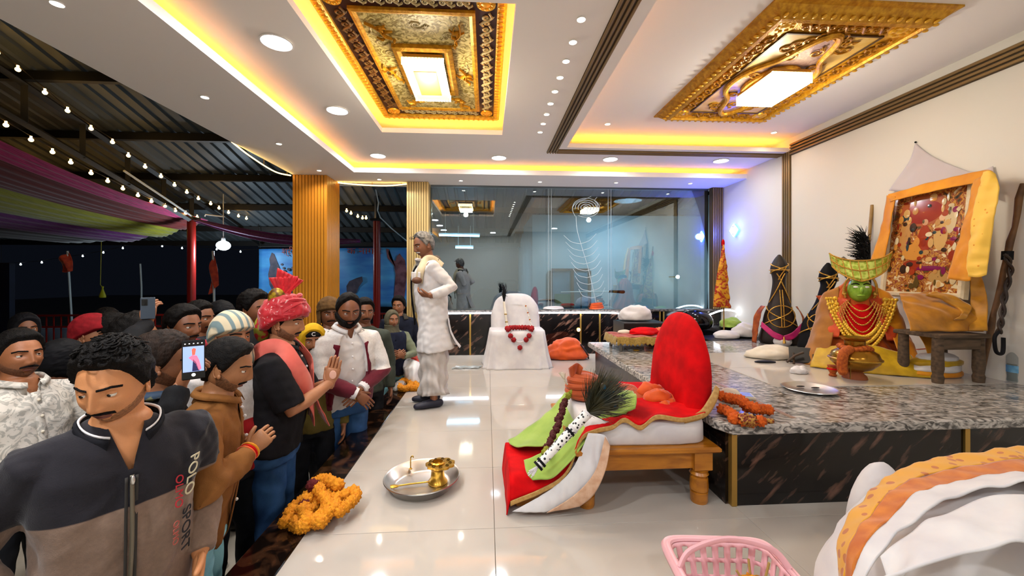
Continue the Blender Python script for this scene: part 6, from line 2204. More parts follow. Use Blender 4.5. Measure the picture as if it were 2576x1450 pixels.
def hand_mesh(mb, wrist, d, pn, side, curl=.5, spread=.10, thumb=.8, sc=1.0):
    """palm, four unequal fingers and a thumb from the side of the palm; pn = palm facing direction"""
    d = Vector(d).normalized()
    pn = Vector(pn)
    pn = (pn - d * pn.dot(d)).normalized()
    ac = d.cross(pn).normalized() * side          # towards the thumb side
    w = Vector(wrist)
    rings = []
    for u, hw, ht in ((-.03, .026, .021), (.0, .027, .019), (.025, .035, .018), (.055, .041, .0165), (.082, .041, .014), (.092, .037, .009)):
        c = w + d * u * sc
        rings.append([c + ac * (hw * sc * math.cos(t)) + pn * (ht * sc * math.sin(t)) for t in [2 * PI * k / 14 for k in range(14)]])
    mb.rings(rings)
    for j, (o_, L, r) in enumerate(((.0295, .070, .0088), (.0100, .080, .0092), (-.0095, .074, .0088), (-.0285, .057, .0078))):
        p = w + (d * .078 + ac * o_) * sc
        dr = (d + ac * spread * (1.2 - j * .8) * .6).normalized()
        ang = 0
        pts = [p - d * .012 * sc, p]
        cu = curl if not hasattr(curl, '__len__') else curl[j]
        for seg, fr_ in enumerate((.44, .31, .25)):
            ang += cu * (.75, 1.0, .7)[seg]
            v = dr * math.cos(ang) + pn * math.sin(ang)
            p = p + v * L * fr_ * sc
            pts.append(p)
        sp = spline(pts, 3)
        m = len(sp)
        mb.tube(sp, [r * sc * (1.05 - .28 * k / (m - 1)) for k in range(m)], 8, roundcap=True, up=pn)
    p = w + (d * .022 + ac * .030) * sc
    a = (ac * .75 * thumb + d * .75 + pn * .25).normalized()
    p2 = p + a * .036 * sc
    a2 = (a * .8 + d * .45 + pn * .2 * (1 + (curl if not hasattr(curl, '__len__') else curl[0]))).normalized()
    p3 = p2 + a2 * .030 * sc
    mb.tube(spline([w + (d * .008 + ac * .012) * sc, p, p2, p3], 3), [.014 * sc, .0135 * sc, .013 * sc, .0125 * sc, .012 * sc, .0115 * sc, .011 * sc, .0105 * sc, .0095 * sc, .0085 * sc], 8, roundcap=True, up=pn)


SKIN = {}
def skin(c):
    if c not in SKIN:
        r = tuple(min(q * 1.28, .9) for q in lin(c))
        SKIN[c] = M('skin_' + c.strip('#'), r, tuple(q * .86 for q in r), rough=.5, scale=14, bump=.08, bscale=220)
        b = SKIN[c].node_tree.nodes['Principled BSDF']
        b.inputs['Subsurface Weight'].default_value = .12
        b.inputs['Subsurface Radius'].default_value = (.012, .005, .003)
    return SKIN[c]


m_eyew = M('eye_white', '#d8d2c8', rough=.2)
m_iris = M('eye_iris', '#120a06', rough=.1)
m_hairb = M('black_hair', '#070505', '#100c0a', rough=.6, spec=.15, scale=60, bump=.5, bscale=260)
m_hairg = M('grey_hair', '#8a8680', '#4f4b47', rough=.55, scale=40, bump=.5, bscale=240)
m_hairw = M('white_hair', '#cfcac4', rough=.6, bump=.4, bscale=240)


def ik(sh, wr, pole, l1, l2):
    sh, wr = Vector(sh), Vector(wr)
    v = wr - sh
    D = v.length
    if D > (l1 + l2) * .995:
        wr = sh + v * ((l1 + l2) * .995 / D)
        v = wr - sh
        D = v.length
    x = (l1 * l1 - l2 * l2 + D * D) / (2 * D)
    h = math.sqrt(max(l1 * l1 - x * x, 1e-6))
    vn = v / D
    pl = Vector(pole)
    pl = pl - vn * pl.dot(vn)
    pl.normalize()
    return sh + vn * x + pl * h, wr


class Person:
    pass


TL = [(.40, .205, .170), (.62, .198, .152), (.80, .178, .130), (.92, .172, .126), (1.02, .162, .120), (1.12, .160, .120), (1.24, .176, .124), (1.33, .184, .116), (1.385, .168, .098), (1.425, .118, .080), (1.455, .074, .066)]


def person(label, px, py, Y, face, hyaw=0, hpitch=0, hroll=0, lean=0, skinc='#8a5a38', g=1.0, floor=PIT, voxel=.012,
           shirt=None, hem=.86, collar=None, trousers=None, sleeve=1.0, armL=None, armR=None, hair='hair', hairth=.012, hairbump=.004, hairmat=None,
           beard=None, moustache=True, hk=None, head_h=None, shoes='#15120f', hands=True, fold_amp=.006, lipc='#6e3a30', gaze=(0, 0), seed=1, open_front=False, group=None, ears=True, lips=True, trouser_mat=None, skirt=False, torso_xf=None, browmat=None, browoff=.0022, sleeve_mat=None, vneck=None):
    hk = hk or {}
    P = Person()
    P.seed = seed
    face = R(face)
    hl = Vector((0, -.010, 1.582))
    ml = Matrix.Translation((0, 0, .95)) @ Matrix.Rotation(R(lean), 4, 'X') @ Matrix.Translation((0, 0, -.95))
    hpos = pY(px, py, Y)
    pivot = Vector((0, -.004, 1.452))
    MHl = ml @ Matrix.Translation(pivot) @ Matrix.Rotation(R(hyaw), 4, 'Z') @ Matrix.Rotation(R(hpitch), 4, 'X') @ Matrix.Rotation(R(hroll), 4, 'Y') @ Matrix.Translation(hl - pivot)
    hc = MHl @ Vector((0, 0, 0))
    s = (hpos.z - floor) / hc.z
    P.s = s
    rz = Matrix.Rotation(face, 4, 'Z')
    off = rz @ (hc * s)
    t = thing('person', label, 'person', (hpos.x - off.x, hpos.y - off.y, floor), face, group)
    P.root = t
    P.mw = Matrix.Translation(t.location) @ rz
    P.inv = P.mw.inverted()
    S = Matrix.Scale(s, 4)
    MH = S @ MHl
    P.MH = MH
    U = S @ ml                          # upper-body transform
    P.U = U

    def tow(v):                         # world point -> unscaled, unleaned local
        return (U.inverted() @ (P.inv @ Vector(v)))

    def tod(v):
        return (U.inverted().to_3x3() @ (P.inv.to_3x3() @ Vector(v))).normalized()
    P.tow, P.tod = tow, tod
    # ---- arms
    arms = {}
    for sd, a in ((1, armL), (-1, armR)):
        sh = Vector((sd * .178, .005, 1.365))
        a = dict(a or {})
        wr = a.get('wrist', (sd * .235, -.03, .845))
        wr = tow(wr) if a.get('world') else Vector(wr)
        pole = a.get('pole', (sd * .6, .8, -.3))
        el, wr = ik(sh, wr, pole, .285, .255)
        d = a.get('dir')
        d = (wr - el).normalized() if d is None else (tod(d) if a.get('world') else Vector(d).normalized())
        pn = a.get('palm', (-sd, 0, 0))
        pn = tod(pn) if a.get('world') else Vector(pn)
        arms[sd] = (sh, el, wr, d, pn, a)
    P.arms = arms
    # ---- body mesh: remeshed trunk and limbs, with detailed head and hands
    b = MB()
    lv = [(.86, .13, .095), (1.0, .125, .09), (1.2, .14, .095), (1.33, .15, .085), (1.39, .13, .075), (1.43, .075, .062), (1.47, .058, .058)]
    rings = [[U @ Vector((rx * g * math.cos(q), ry * g * math.sin(q), z)) for q in [2 * PI * k / 20 for k in range(20)]] for z, rx, ry in lv]
    b.rings(rings)
    nb = U @ Vector((0, .006, 1.40))
    nt_ = MH @ Vector((0, .018, -.045))
    b.tube([nb, nb.lerp(nt_, .5), nt_], [.062 * s, .057 * s, .056 * s], 16)
    for sd, (sh, el, wr, d, pn, a) in arms.items():
        pts = [U @ sh, U @ sh.lerp(el, .5), U @ el, U @ el.lerp(wr, .35), U @ wr]
        b.tube(pts, [.048 * s, .046 * s, .040 * s, .041 * s, .0275 * s], 12, roundcap=True)
    for sd in (-1, 1):
        hp, kn, an = Vector((sd * .085, 0, .90)), Vector((sd * .098, -.012, .48)), Vector((sd * .105, .005, .075))
        b.tube([hp * s, hp.lerp(kn, .5) * s, kn * s, kn.lerp(an, .35) * s, an * s], [.085 * s, .075 * s, .054 * s, .054 * s, .036 * s], 12, roundcap=True)
        b.tube([Vector((sd * .108, .02, .045)) * s, Vector((sd * .12, -.10, .035)) * s, Vector((sd * .125, -.15, .03)) * s], [.036 * s, .036 * s, .025 * s], 10, roundcap=True)
    me = remesh(b, voxel, 2)
    co = get_co(me)
    mb = MB()
    mb.v = [tuple(q) for q in co]
    mb.f = [tuple(p.vertices) for p in me.polygons]
    bpy.data.meshes.remove(me)
    near = voxel < .010
    Ph, f, A, E, _, _ = head_grid(96 if near else 60, 72 if near else 46, hk)
    mb.add([MH @ Vector(q) for q in Ph], f)
    if ears:
        for sd in (-1, 1):
            st = len(mb.v)
            mb.ball((0, 0, 0), (.0045, .0165, .029), 12, 9)
            rim = [(.004, .017 * math.cos(q), .029 * math.sin(q) + .003) for q in [R(-75 + 255 * k / 12) for k in range(13)]]
            mb.tube(rim, [.0035] * 4 + [.0048] * 9, 7, roundcap=True)
            mb.ball((.002, -.010, -.022), (.006, .009, .011), 8, 6)
            xf = MH @ Matrix.Translation((sd * .0745, .012, -.008)) @ Matrix.Rotation(R(sd * 24), 4, 'Z') @ Matrix.Rotation(R(-10), 4, 'X') @ Matrix.Diagonal((sd, 1, 1, 1))
            mb.xf(xf, st)
    for sd in (-1, 1):                 # eyelids
        ec = Vector((sd * .0320, -.0725, .0015))
        for lo, hi in ((.22, 1.0), (-1.0, -.50)):
            rg = []
            for j in range(6):
                zz = lo + (hi - lo) * j / 5
                rr = math.sqrt(max(1 - zz * zz, .0004))
                rg.append([MH @ (ec + Vector((.0150 * rr * math.cos(q), .0138 * rr * math.sin(q), .0133 * zz - .10 * sd * 0))) for q in [2 * PI * k / 14 for k in range(14)]])
            mb.rings(rg)
    if hands:
        for sd, (sh, el, wr, d, pn, a) in arms.items():
            hand_mesh(mb, U @ wr, U.to_3x3() @ d, U.to_3x3() @ pn, a.get('tside', -sd), a.get('curl', .35), a.get('spread', .10), a.get('thumb', .8), s)
    mb.build('body', skin(skinc), t, angle=180)
    # ---- face details
    for sd in (-1, 1):
        ec = Vector((sd * .0320, -.0725, .0015))
        ey = MB().ball(MH @ ec, .0125 * s, 12, 9).build('eye', m_eyew, t)
        gz = Vector((math.sin(R(gaze[0])), -math.cos(R(gaze[0])), math.sin(R(gaze[1]))))
        MB().ball(MH @ (ec + gz * .0082), .0060 * s, 10, 7).build('iris', m_iris, ey)
    hm = hairmat or m_hairb
    for sd in (-1, 1):
        head_patch('brow', hk, browoff, browmat or hm, 'eyebrow', t, MH, .0006, seed, half=sd)
    if lips:
        head_patch('lips', hk, .0004, M('lip_' + lipc.strip('#'), lipc, rough=.5), 'lips', t, MH)
    if hair:
        head_patch(hair, hk, hairth, hm, 'hair', t, MH, hairbump, seed, 120, topk=.8)
    if moustache:
        head_patch('moustache', hk, .0045, hm if moustache is True else moustache, 'moustache', t, MH, .001, seed)
    if beard:
        r0 = lin(skinc)
        bm = hm if beard > .004 else M('stubble_' + skinc.strip('#'), tuple(q * .42 for q in r0), tuple(q * .72 for q in r0), rough=.7, scale=160, contrast=(.40, .60))
        head_patch('fullbeard' if beard > .004 else 'beard', hk, beard if beard > .004 else .0008, bm, 'beard', t, MH, min(beard * .4, .003) if beard > .004 else 0, seed + 2)
    # ---- shirt
    def ring(z, rx, ry, n=32, e=.85, cy=.0):
        out = []
        for k in range(n):
            q = 2 * PI * k / n
            ca, sa = math.cos(q), math.sin(q)
            out.append(Vector((rx * math.copysign(abs(ca) ** e, ca), cy + ry * math.copysign(abs(sa) ** e, sa), z)))
        return out

    def tz(z):
        zs = [l[0] for l in TL]
        kk = g if z < 1.30 else 1 + (g - 1) * max(0, (1.42 - z) / .12)
        return np.interp(z, zs, [l[1] for l in TL]) * kk, np.interp(z, zs, [l[2] for l in TL]) * kk * (1.0 + (.10 * (g - 1) / .12 if 0.95 < z < 1.2 else 0))

    def chest(a, z, o=.006):
        """point on the garment: a degrees from the front (positive to the person's left)"""
        rx, ry = tz(z)
        q = R(a)
        return U @ Vector(((rx + o) * math.sin(q), -(ry + o) * math.cos(q), z))
    P.chest, P.tz = chest, tz
    if shirt is not None:
        b = MB()
        zs = [hem] + [l[0] for l in TL if l[0] > hem + .02]
        b.rings([[U @ p for p in ring(z, *tz(z))] for z in zs])
        for sd, (sh, el, wr, d, pn, a) in arms.items():
            if sleeve <= 0:
                continue
            full = [sh + Vector((-sd * .05, 0, .0)), sh, sh.lerp(el, .5), el, el.lerp(wr, .5), el.lerp(wr, .97)]
            rad = [.060, .068, .064, .056, .050, .043]
            if sleeve < 1:
                full, rad = full[:3] + [sh.lerp(el, .92)], [.060, .070, .070, .068]
            b.tube([U @ p for p in full], [r * s * (1 + (g - 1) * .5) for r in rad], 14)
        me = remesh(b, voxel, 3)
        co, no = get_co(me), get_no(me)
        co = co + no * (fold_amp * fold(co, seed + 11, 26, (1, 1, .8)) + fold_amp * .6 * fold(co, seed + 17, 55))[:, None]
        set_co(me, co)
        if vneck:
            z0, wv = vneck
            Ui = np.array(U.inverted())
            lc = co @ Ui[:3, :3].T + Ui[:3, 3]
            cut = (lc[:, 1] < -.02) & (lc[:, 2] > z0) & (np.abs(lc[:, 0]) < wv * (lc[:, 2] - z0) / (1.45 - z0))
            nf = [tuple(p.vertices) for p in me.polygons if not all(cut[i] for i in p.vertices)]
            edge = np.zeros(len(co), bool)
            for q in nf:
                for i in q:
                    if cut[i]:
                        edge[i] = True
            lim = wv * (lc[:, 2] - z0) / (1.45 - z0)
            lc[edge, 0] = np.where(lc[edge, 0] < 0, -1, 1) * lim[edge]
            Um = np.array(U)
            co = lc @ Um[:3, :3].T + Um[:3, 3]
            m2 = bpy.data.meshes.new('shirt')
            m2.from_pydata(co.tolist(), [], nf)
            m2.update()
            me = m2
        P.shirt = mesh_obj(me, 'shirt', shirt, t, True, angle=180)
    if collar is not None:
        rows = []
        for z, r, rk in ((1.418, .094, .088), (1.455, .079, .080), (1.478, .086, .088), (1.452, .106, .100)):
            rows.append([U @ Vector((r * math.sin(q), -rk * math.cos(q) * (1.12 if math.cos(q) > 0 else 1), z - .028 * max(math.cos(q), 0) ** 2)) for q in [R(16 + 328 * k / 28) for k in range(29)]])
        bb_ = MB()
        for r_ in rows:
            bb_.v += [tuple(q) for q in r_]
        for j in range(3):
            for k in range(28):
                a = j * 29 + k
                bb_.f.append((a, a + 1, a + 30, a + 29))
        bb_.build('collar', collar, t, thick=.003, angle=180)
    # ---- trousers and shoes
    if trousers is not None:
        b = MB()
        b.rings([[p * s for p in ring(z, rx * (1 + (g - 1) * .8), ry * (1 + (g - 1) * .8))] for z, rx, ry in ((.80, .168, .115), (.88, .168, .118), (.97, .158, .114), (1.02, .155, .112))])
        for sd in (-1, 1):
            hp, kn, an = Vector((sd * .085, 0, .88)), Vector((sd * .10, -.012, .48)), Vector((sd * .106, .004, .07))
            b.tube([hp * s, hp.lerp(kn, .5) * s, kn * s, kn.lerp(an, .5) * s, an * s], [.098 * s, .088 * s, .070 * s, .063 * s, .060 * s], 14)
        me = remesh(b, max(voxel, .011), 2)
        co, no = get_co(me), get_no(me)
        co = co + no * (.006 * fold(co, seed + 21, 24, (1, 1, 1.6)))[:, None]
        set_co(me, co)
        mesh_obj(me, 'trousers', trousers, t, True, angle=180)
    if shoes:
        ms = M('shoe_' + shoes.strip('#'), shoes, rough=.5)
        for sd in (-1, 1):
            bb_ = MB().tube([Vector((sd * .108, .055, .042)) * s, Vector((sd * .113, -.02, .045)) * s, Vector((sd * .12, -.10, .036)) * s, Vector((sd * .125, -.165, .030)) * s], [(.040 * s, .042 * s), (.043 * s, .046 * s), (.034 * s, .048 * s), (.026 * s, .034 * s)], 14, roundcap=True, up=(0, 0, 1))
            bb_.v = [(x, y, max(z, .001)) for x, y, z in bb_.v]
            bb_.build('shoe', ms, t, angle=180)
    return P


def strip_on(P, name, pts, width, mat, thick=.004, o=.010, n=4):
    """ribbon following garment points [(angle, z)...] with a given width"""
    c = [P.chest(a, z, o) for a, z in pts]
    c = spline(c, n)
    b = MB()
    m = len(c)
    ax0 = P.U @ Vector((0, 0, 1.2))
    for k in range(m):
        tg = (c[min(k + 1, m - 1)] - c[max(k - 1, 0)]).normalized()
        rad = (c[k] - Vector((ax0.x, ax0.y, c[k].z))).normalized()
        sd = tg.cross(rad).normalized() * width * .5
        b.v += [tuple(c[k] - sd), tuple(c[k]), tuple(c[k] + sd)]
    for k in range(m - 1):
        for j in range(2):
            a = k * 3 + j
            b.f.append((a, a + 1, a + 4, a + 3))
    return b.build(name, mat, P.root, thick=thick, angle=180)


def garment(name, c, c2=None, **k):
    return cloth(name, c, c2 or c, rough=k.pop('rough', .85), sheen=k.pop('sheen', 0), spec=.25, bump=k.pop('bump', .15), bscale=k.pop('bscale', 300), **k)


def banded(name, lo, hi, zsplit, rough=.9, axis=2, soft=.002):
    """two-coloured garment split at a height of its own object space"""
    m = M(name, hi, hi, rough=rough, sheen=.15, bump=.2, bscale=320)
    nt = m.node_tree
    b_ = nt.nodes['Principled BSDF']
    tc = [n for n in nt.nodes if n.type == 'TEX_COORD'][0]
    sx = nt.nodes.new('ShaderNodeSeparateXYZ')
    nt.links.new(tc.outputs['Object'], sx.inputs[0])
    nz = nt.nodes.new('ShaderNodeTexNoise')
    nz.inputs['Scale'].default_value = 90
    nt.links.new(tc.outputs['Object'], nz.inputs['Vector'])
    ma = nt.nodes.new('ShaderNodeMapRange')
    ma.inputs['From Min'].default_value = zsplit - soft
    ma.inputs['From Max'].default_value = zsplit + soft
    nt.links.new(sx.outputs[axis], ma.inputs['Value'])
    mix = nt.nodes.new('ShaderNodeMix')
    mix.data_type = 'RGBA'
    mix.inputs[6].default_value = (*lin(lo), 1)
    mix.inputs[7].default_value = (*lin(hi), 1)
    nt.links.new(ma.outputs[0], mix.inputs[0])
    m2 = nt.nodes.new('ShaderNodeMix')
    m2.data_type = 'RGBA'
    m2.blend_type = 'MULTIPLY'
    m2.inputs[0].default_value = .5
    nt.links.new(mix.outputs[2], m2.inputs[6])
    cr = nt.nodes.new('ShaderNodeValToRGB')
    cr.color_ramp.elements[0].color = (.55, .55, .55, 1)
    cr.color_ramp.elements[1].color = (1.25, 1.25, 1.25, 1)
    nt.links.new(nz.outputs['Fac'], cr.inputs[0])
    nt.links.new(cr.outputs[0], m2.inputs[7])
    nt.links.new(m2.outputs[2], b_.inputs['Base Color'])
    return m
# ================================================================== THE CROWD
m_jeans = garment('blue_denim', '#1c3a63', '#3d6699', scale=5, contrast=(.35, .7))
m_jeansl = garment('pale_blue_denim', '#79b4c4', '#93c8d4', scale=6)
m_darkt = garment('dark_trousers', '#14151a', '#1d1e24')


def jacket(P, name, mat, a0=30, hem=.90, sleeve=True, o=.010, top=1.44, voxel=.011, amp=.005, seed=3):
    b = MB()
    zs = [hem] + [l[0] for l in TL if hem + .02 < l[0] < top]
    n = 30
    rings = []
    for z in zs:
        rx, ry = P.tz(z)
        kk = a0 * (1 - .35 * max(0, (z - 1.1) / .3))
        an = [R(kk + (360 - 2 * kk) * k / (n - 1)) for k in range(n)]
        outer = [P.U @ Vector(((rx + o + .018) * math.sin(q), -(ry + o + .018) * math.cos(q), z)) for q in an]
        inner = [P.U @ Vector(((rx + o - .006) * math.sin(q), -(ry + o - .006) * math.cos(q), z)) for q in reversed(an)]
        rings.append(outer + inner)
    b.rings(rings)
    if sleeve:
        for sd, (sh, el, wr, d, pn, a) in P.arms.items():
            full = [sh + Vector((-sd * .03, 0, 0)), sh, sh.lerp(el, .5), el, el.lerp(wr, .5), el.lerp(wr, .92)]
            b.tube([P.U @ p for p in full], [r * P.s for r in (.062, .074, .071, .064, .058, .050)], 14)
    me = remesh(b, voxel, 3)
    co, no = get_co(me), get_no(me)
    co = co + no * (amp * fold(co, seed + 11, 26) + amp * .6 * fold(co, seed + 17, 55))[:, None]
    set_co(me, co)
    return mesh_obj(me, name, mat, P.root, True, angle=180)


def buttons(P, zs, mat, o=.014, a=0):
    for z in zs:
        MB().ball(P.chest(a, z, o), (.007, .007, .007), 8, 6).build('button', mat, P.root)


def stamp(P, body, a, z, size, mat, down=True, o=.012, name='lettering'):
    c = P.chest(a, z, o)
    e = P.chest(a + 3, z, o)
    w_ = P.chest(a, z - .04, o)
    dn = (w_ - c).normalized()
    rt = (e - c)
    rt = (rt - dn * rt.dot(dn)).normalized()
    nn = dn.cross(rt).normalized()
    if down:
        mt = Matrix((dn, rt, nn)).transposed().to_4x4()
    else:
        mt = Matrix((rt, -dn, nn)).transposed().to_4x4()
    mt.translation = c
    ob = text3d(body, name, mat, P.root, (0, 0, 0), (0, 0, 0), size, .001)
    ob.matrix_local = mt
    return ob

# ---------- young man in the two-tone fleece, nearest
P = person('young man with curly hair in navy and taupe zip jacket looking down', 288, 962, 1.25, 52, hyaw=-38, hpitch=7, hroll=-5, lean=9, vneck=(1.32, .040), skinc='#b87c50', g=1.16, voxel=.0075,
           shirt=banded('fleece_two_tone', '#80695a', '#17141c', 1.155), hem=.80, trousers=m_jeansl, hair='hair', hairth=.012, hairbump=.009, beard=.0012, gaze=(-10, -12), fold_amp=.008, seed=3,
           armL=dict(wrist=(.20, -.10, .93), pole=(.5, .9, 0)), armR=dict(wrist=(-.22, -.10, .93), pole=(-.6, .8, 0)), hk=dict(jaw=1.0, nose=1.15))
P1 = P
m_zip = M('zip_metal', '#6d6658', rough=.35, metal=.7)
strip_on(P, 'zip', [(0, 1.325), (0, 1.28), (0, 1.15), (0, 1.0), (0, .83)], .010, m_zip, .003, .009)
for a in (-4.5, 4.5):
    strip_on(P, 'zip_tape', [(a * .7, 1.32), (a * .7, 1.2), (a * .7, 1.0), (a * .7, .83)], .007, M('zip_tape', '#2e2a26', rough=.8), .003, .006)
MB().ball(P.chest(0, 1.312, .014), (.006, .005, .014), 10, 8).build('zip_pull', m_steelp, P.root)
m_col = garment('dark_collar', '#101016')
rows = []
for z, r, rk in ((1.385, .135, .112), (1.42, .105, .098), (1.455, .098, .100)):
    rows.append([P.U @ Vector((r * math.sin(q), -rk * math.cos(q), z - .03 * max(math.cos(q), 0))) for q in [R(26 + 308 * k / 28) for k in range(29)]])
loftcloth('collar', rows, m_col, P.root, 40, 8, .001, 40, 1, .010)
rows = [[P.U @ Vector((r * math.sin(q), -rk * math.cos(q), z - .03 * max(math.cos(q), 0))) for q in [R(26 + 308 * k / 28) for k in range(29)]] for z, r, rk in ((1.456, .092, .093), (1.463, .094, .096))]
loftcloth('collar_piping', rows, m_white, P.root, 40, 3, 0, 40, 1, .004)
m_lt, m_lb, m_lr = M('letter_cream', '#c9bfa0', rough=.8), M('letter_black', '#17141a', rough=.8), M('letter_red', '#b02430', rough=.8)
stamp(P, 'POLO', 42, 1.255, .052, m_lt, o=.024)
stamp(P, 'SPORT', 42, 1.072, .052, m_lb, o=.026)
stamp(P, 'OLMO', 31, 1.220, .034, m_lr, o=.024)
stamp(P, 'OLMO', 31, 1.085, .028, M('letter_faded_red', '#a8544a', rough=.9), o=.026)
# curls
b = MB()
rs = random.Random(11)
for k in range(150):
    a, e = rs.uniform(-PI, PI), rs.uniform(.62, 1.5)
    q = head_fn(np.array([a]), np.array([e]), {})[0]
    n = Vector(q).normalized()
    if abs(a) < 1.0 and q[2] < .080:
        continue
    p0 = Vector(q) + n * .020
    tg = n.orthogonal().normalized()
    tg.rotate(Matrix.Rotation(rs.uniform(0, 6.28), 3, n))
    bt = n.cross(tg)
    r = rs.uniform(.009, .016)
    pts = [P.MH @ (p0 + tg * (r * math.cos(u)) + bt * (r * math.sin(u)) + n * (.003 * u)) for u in [4.6 * i / 8 for i in range(9)]]
    b.tube(pts, [.0045 * (1 - .06 * i) for i in range(9)], 5)
f_ = b.build('curls', m_hairb, P.root)
f_['kind'] = 'stuff'

# ---------- man in white leaf-print shirt at the left edge
m_leafp = M('white_leaf_print', '#d2cabf', '#aaa59c', rough=.8, scale=16, tex='noise', dist=4, contrast=(.50, .56), detail=2)
P = person('moustached man in white leaf-print shirt at the picture edge', 48, 895, 2.02, 78, hyaw=-6, hpitch=-4, vneck=(1.37, .04), skinc='#8a5636', g=1.12, voxel=.009, shirt=m_leafp, hem=.82, collar=m_leafp, trousers=m_darkt, beard=.0022, hairth=.012, seed=5, gaze=(8, 4),
           armL=dict(wrist=(.12, -.24, 1.0), pole=(.9, .5, -.2)), armR=dict(wrist=(-.12, -.25, 1.02), pole=(-.9, .4, -.4)))
buttons(P, (1.36, 1.28, 1.20, 1.12, 1.04), m_cream2)
strip_on(P, 'placket', [(0, 1.40), (0, 1.2), (0, 1.0), (0, .85)], .032, m_leafp, .004, .010)

# ---------- man in brown shirt with clasped hands
m_brown = garment('brown_shirt', '#8a5a2c', '#74481f', scale=7)
P = person('man in brown shirt and pale jeans with clasped hands by the platform', 572, 925, 1.78, 112, hyaw=-8, hpitch=3, lean=10, vneck=(1.36, .035), skinc='#8f5f3c', g=1.10, voxel=.0085, shirt=m_brown, hem=.80, collar=m_brown, trousers=m_jeansl, beard=.0025, hairth=.014, seed=7, fold_amp=.009,
           armR=dict(world=True, wrist=pY(628, 1135, 1.70), pole=(-1, .25, -.5), dir=(.66, .30, .68), palm=(-.2, .95, -.2), curl=(.8, .85, .9, .95), spread=.02, tside=1),
           armL=dict(world=True, wrist=pY(622, 1130, 1.86), pole=(1, .3, -.4), dir=(.70, -.30, .65), palm=(-.2, -.95, -.2), curl=(.75, .8, .85, .9), spread=.02))
buttons(P, (1.40, 1.36, 1.27, 1.17, 1.07, .97), m_white)
strip_on(P, 'placket', [(0, 1.40), (0, 1.2), (0, 1.0), (0, .83)], .034, m_brown, .004, .010)
wrw = P.U @ P.arms[-1][2]
elw = P.U @ P.arms[-1][1]
d_ = (wrw - elw).normalized()
for k, (c_, r_) in enumerate(((m_or, .037), (m_red, .036), (m_yel, .037))):
    q0 = elw.lerp(wrw, .90 + .05 * k)
    MB().tube([q0 + (d_.orthogonal().normalized() * math.cos(a) + d_.cross(d_.orthogonal().normalized()) * math.sin(a)) * r_ for a in [2 * PI * i / 16 for i in range(16)]], .005, 6, closed=True).build('wrist_thread', c_, P.root)

# ---------- groom-like man in turban with folded hands
m_black = garment('black_shirt', '#0c0b0d', '#141216')
P = person('man in red turban and pink scarf with folded hands, black shirt and jeans', 716, 812, 2.40, 100, hyaw=-4, hpitch=-2, lean=5, skinc='#9a6848', g=1.20, voxel=.009, shirt=m_black, hem=.86, collar=m_black, trousers=m_jeans, sleeve=.9, beard=.0018, hair='hair', hairth=.006, hairbump=.001, seed=9, hk=dict(jaw=1.25),
           armR=dict(wrist=(-.012, -.285, 1.235), pole=(-.6, .1, -1), dir=(.02, -.15, .99), palm=(1, 0, 0), curl=.01, spread=.0, thumb=.25, tside=1),
           armL=dict(wrist=(.022, -.285, 1.235), pole=(.6, .1, -1), dir=(-.02, -.15, .99), palm=(-1, 0, 0), curl=.01, spread=.0, thumb=.25))
buttons(P, (1.39, 1.33), m_white)
P4 = P
m_turb = M('turban_print', '#a80c1c', '#d8a8a4', rough=.6, scale=20, dist=3, contrast=(.60, .68), detail=3, sheen=.3)
tb = thing('turban', 'bright red printed turban with pleated plume and gold brooch', 'turban', (0, 0, 0))
tb.parent = P.root
del tb['category']
tb.name = 'turban'
head_patch('turban', {}, .032, m_turb, 'turban_base', tb, P.MH, .012, 4, 55, topk=.5)
for k in range(6):
    u = k / 5
    tilt = R(-16 + 16 * math.sin(k * 1.9))
    rx, ry = .096 - .030 * u ** 2 + .006 * math.sin(k), .120 - .036 * u ** 2
    z = .030 + .105 * u
    pts = [P.MH @ (Matrix.Translation((0, .006, z)) @ Matrix.Rotation(tilt, 4, 'X') @ Matrix.Rotation(R(8 * math.sin(k * 2.6)), 4, 'Y') @ Vector((rx * math.cos(a), ry * math.sin(a), .006 * math.sin(3 * a + k)))) for a in [2 * PI * i / 30 for i in range(30)]]
    MB().tube(pts, .0165 * P.s, 8, closed=True).build('turban_wrap', m_turb, tb)
b = MB().ball((0, 0, 0), (.06, .045, .085), 18, 12)
b.xf(P.MH @ Matrix.Translation((0, .115, -.035)))
b.build('turban_tail', M('olive_red_tail', '#8a8a24', '#a81c24', rough=.7, scale=24, contrast=(.48, .55)), tb)
m_plume = cloth('scarlet_pleat', '#cf0a18', '#a80612', rough=.6, scale=30)
for k, (dx, tilt, h) in enumerate(((.02, -24, .150), (.0, 6, .120))):
    def plm(u, v, tilt=tilt, h=h):
        w_ = .030 + .055 * v
        return P.MH @ (Matrix.Translation((.0, .045 - .035 * (k), .150)) @ Matrix.Rotation(R(-tilt), 4, 'X') @ Vector(((u - .5) * .02 + .006 * math.sin(u * 40) * v, (u - .5) * 2 * w_, h * v)))
    MB().grid(28, 10, plm).build('turban_plume', m_plume, tb, thick=.004, angle=180)
b = MB().ball((0, 0, 0), (.022, .048, .055), 16, 10)
b.xf(P.MH @ Matrix.Translation((-.045, .035, .150)))
b.build('turban_brooch', M('gold_brooch', '#a88a1c', '#5e3a10', rough=.4, metal=.4, scale=40, tex='voronoi'), tb)
m_pink = cloth('salmon_scarf', '#d96a5c', '#c9584c', rough=.75, scale=10)
strip_on(P, 'scarf', [(-158, 1.30), (-120, 1.425), (-75, 1.44), (-42, 1.35), (-15, 1.22), (10, 1.08), (24, .98)], .115, m_pink, .006, .030, 6)
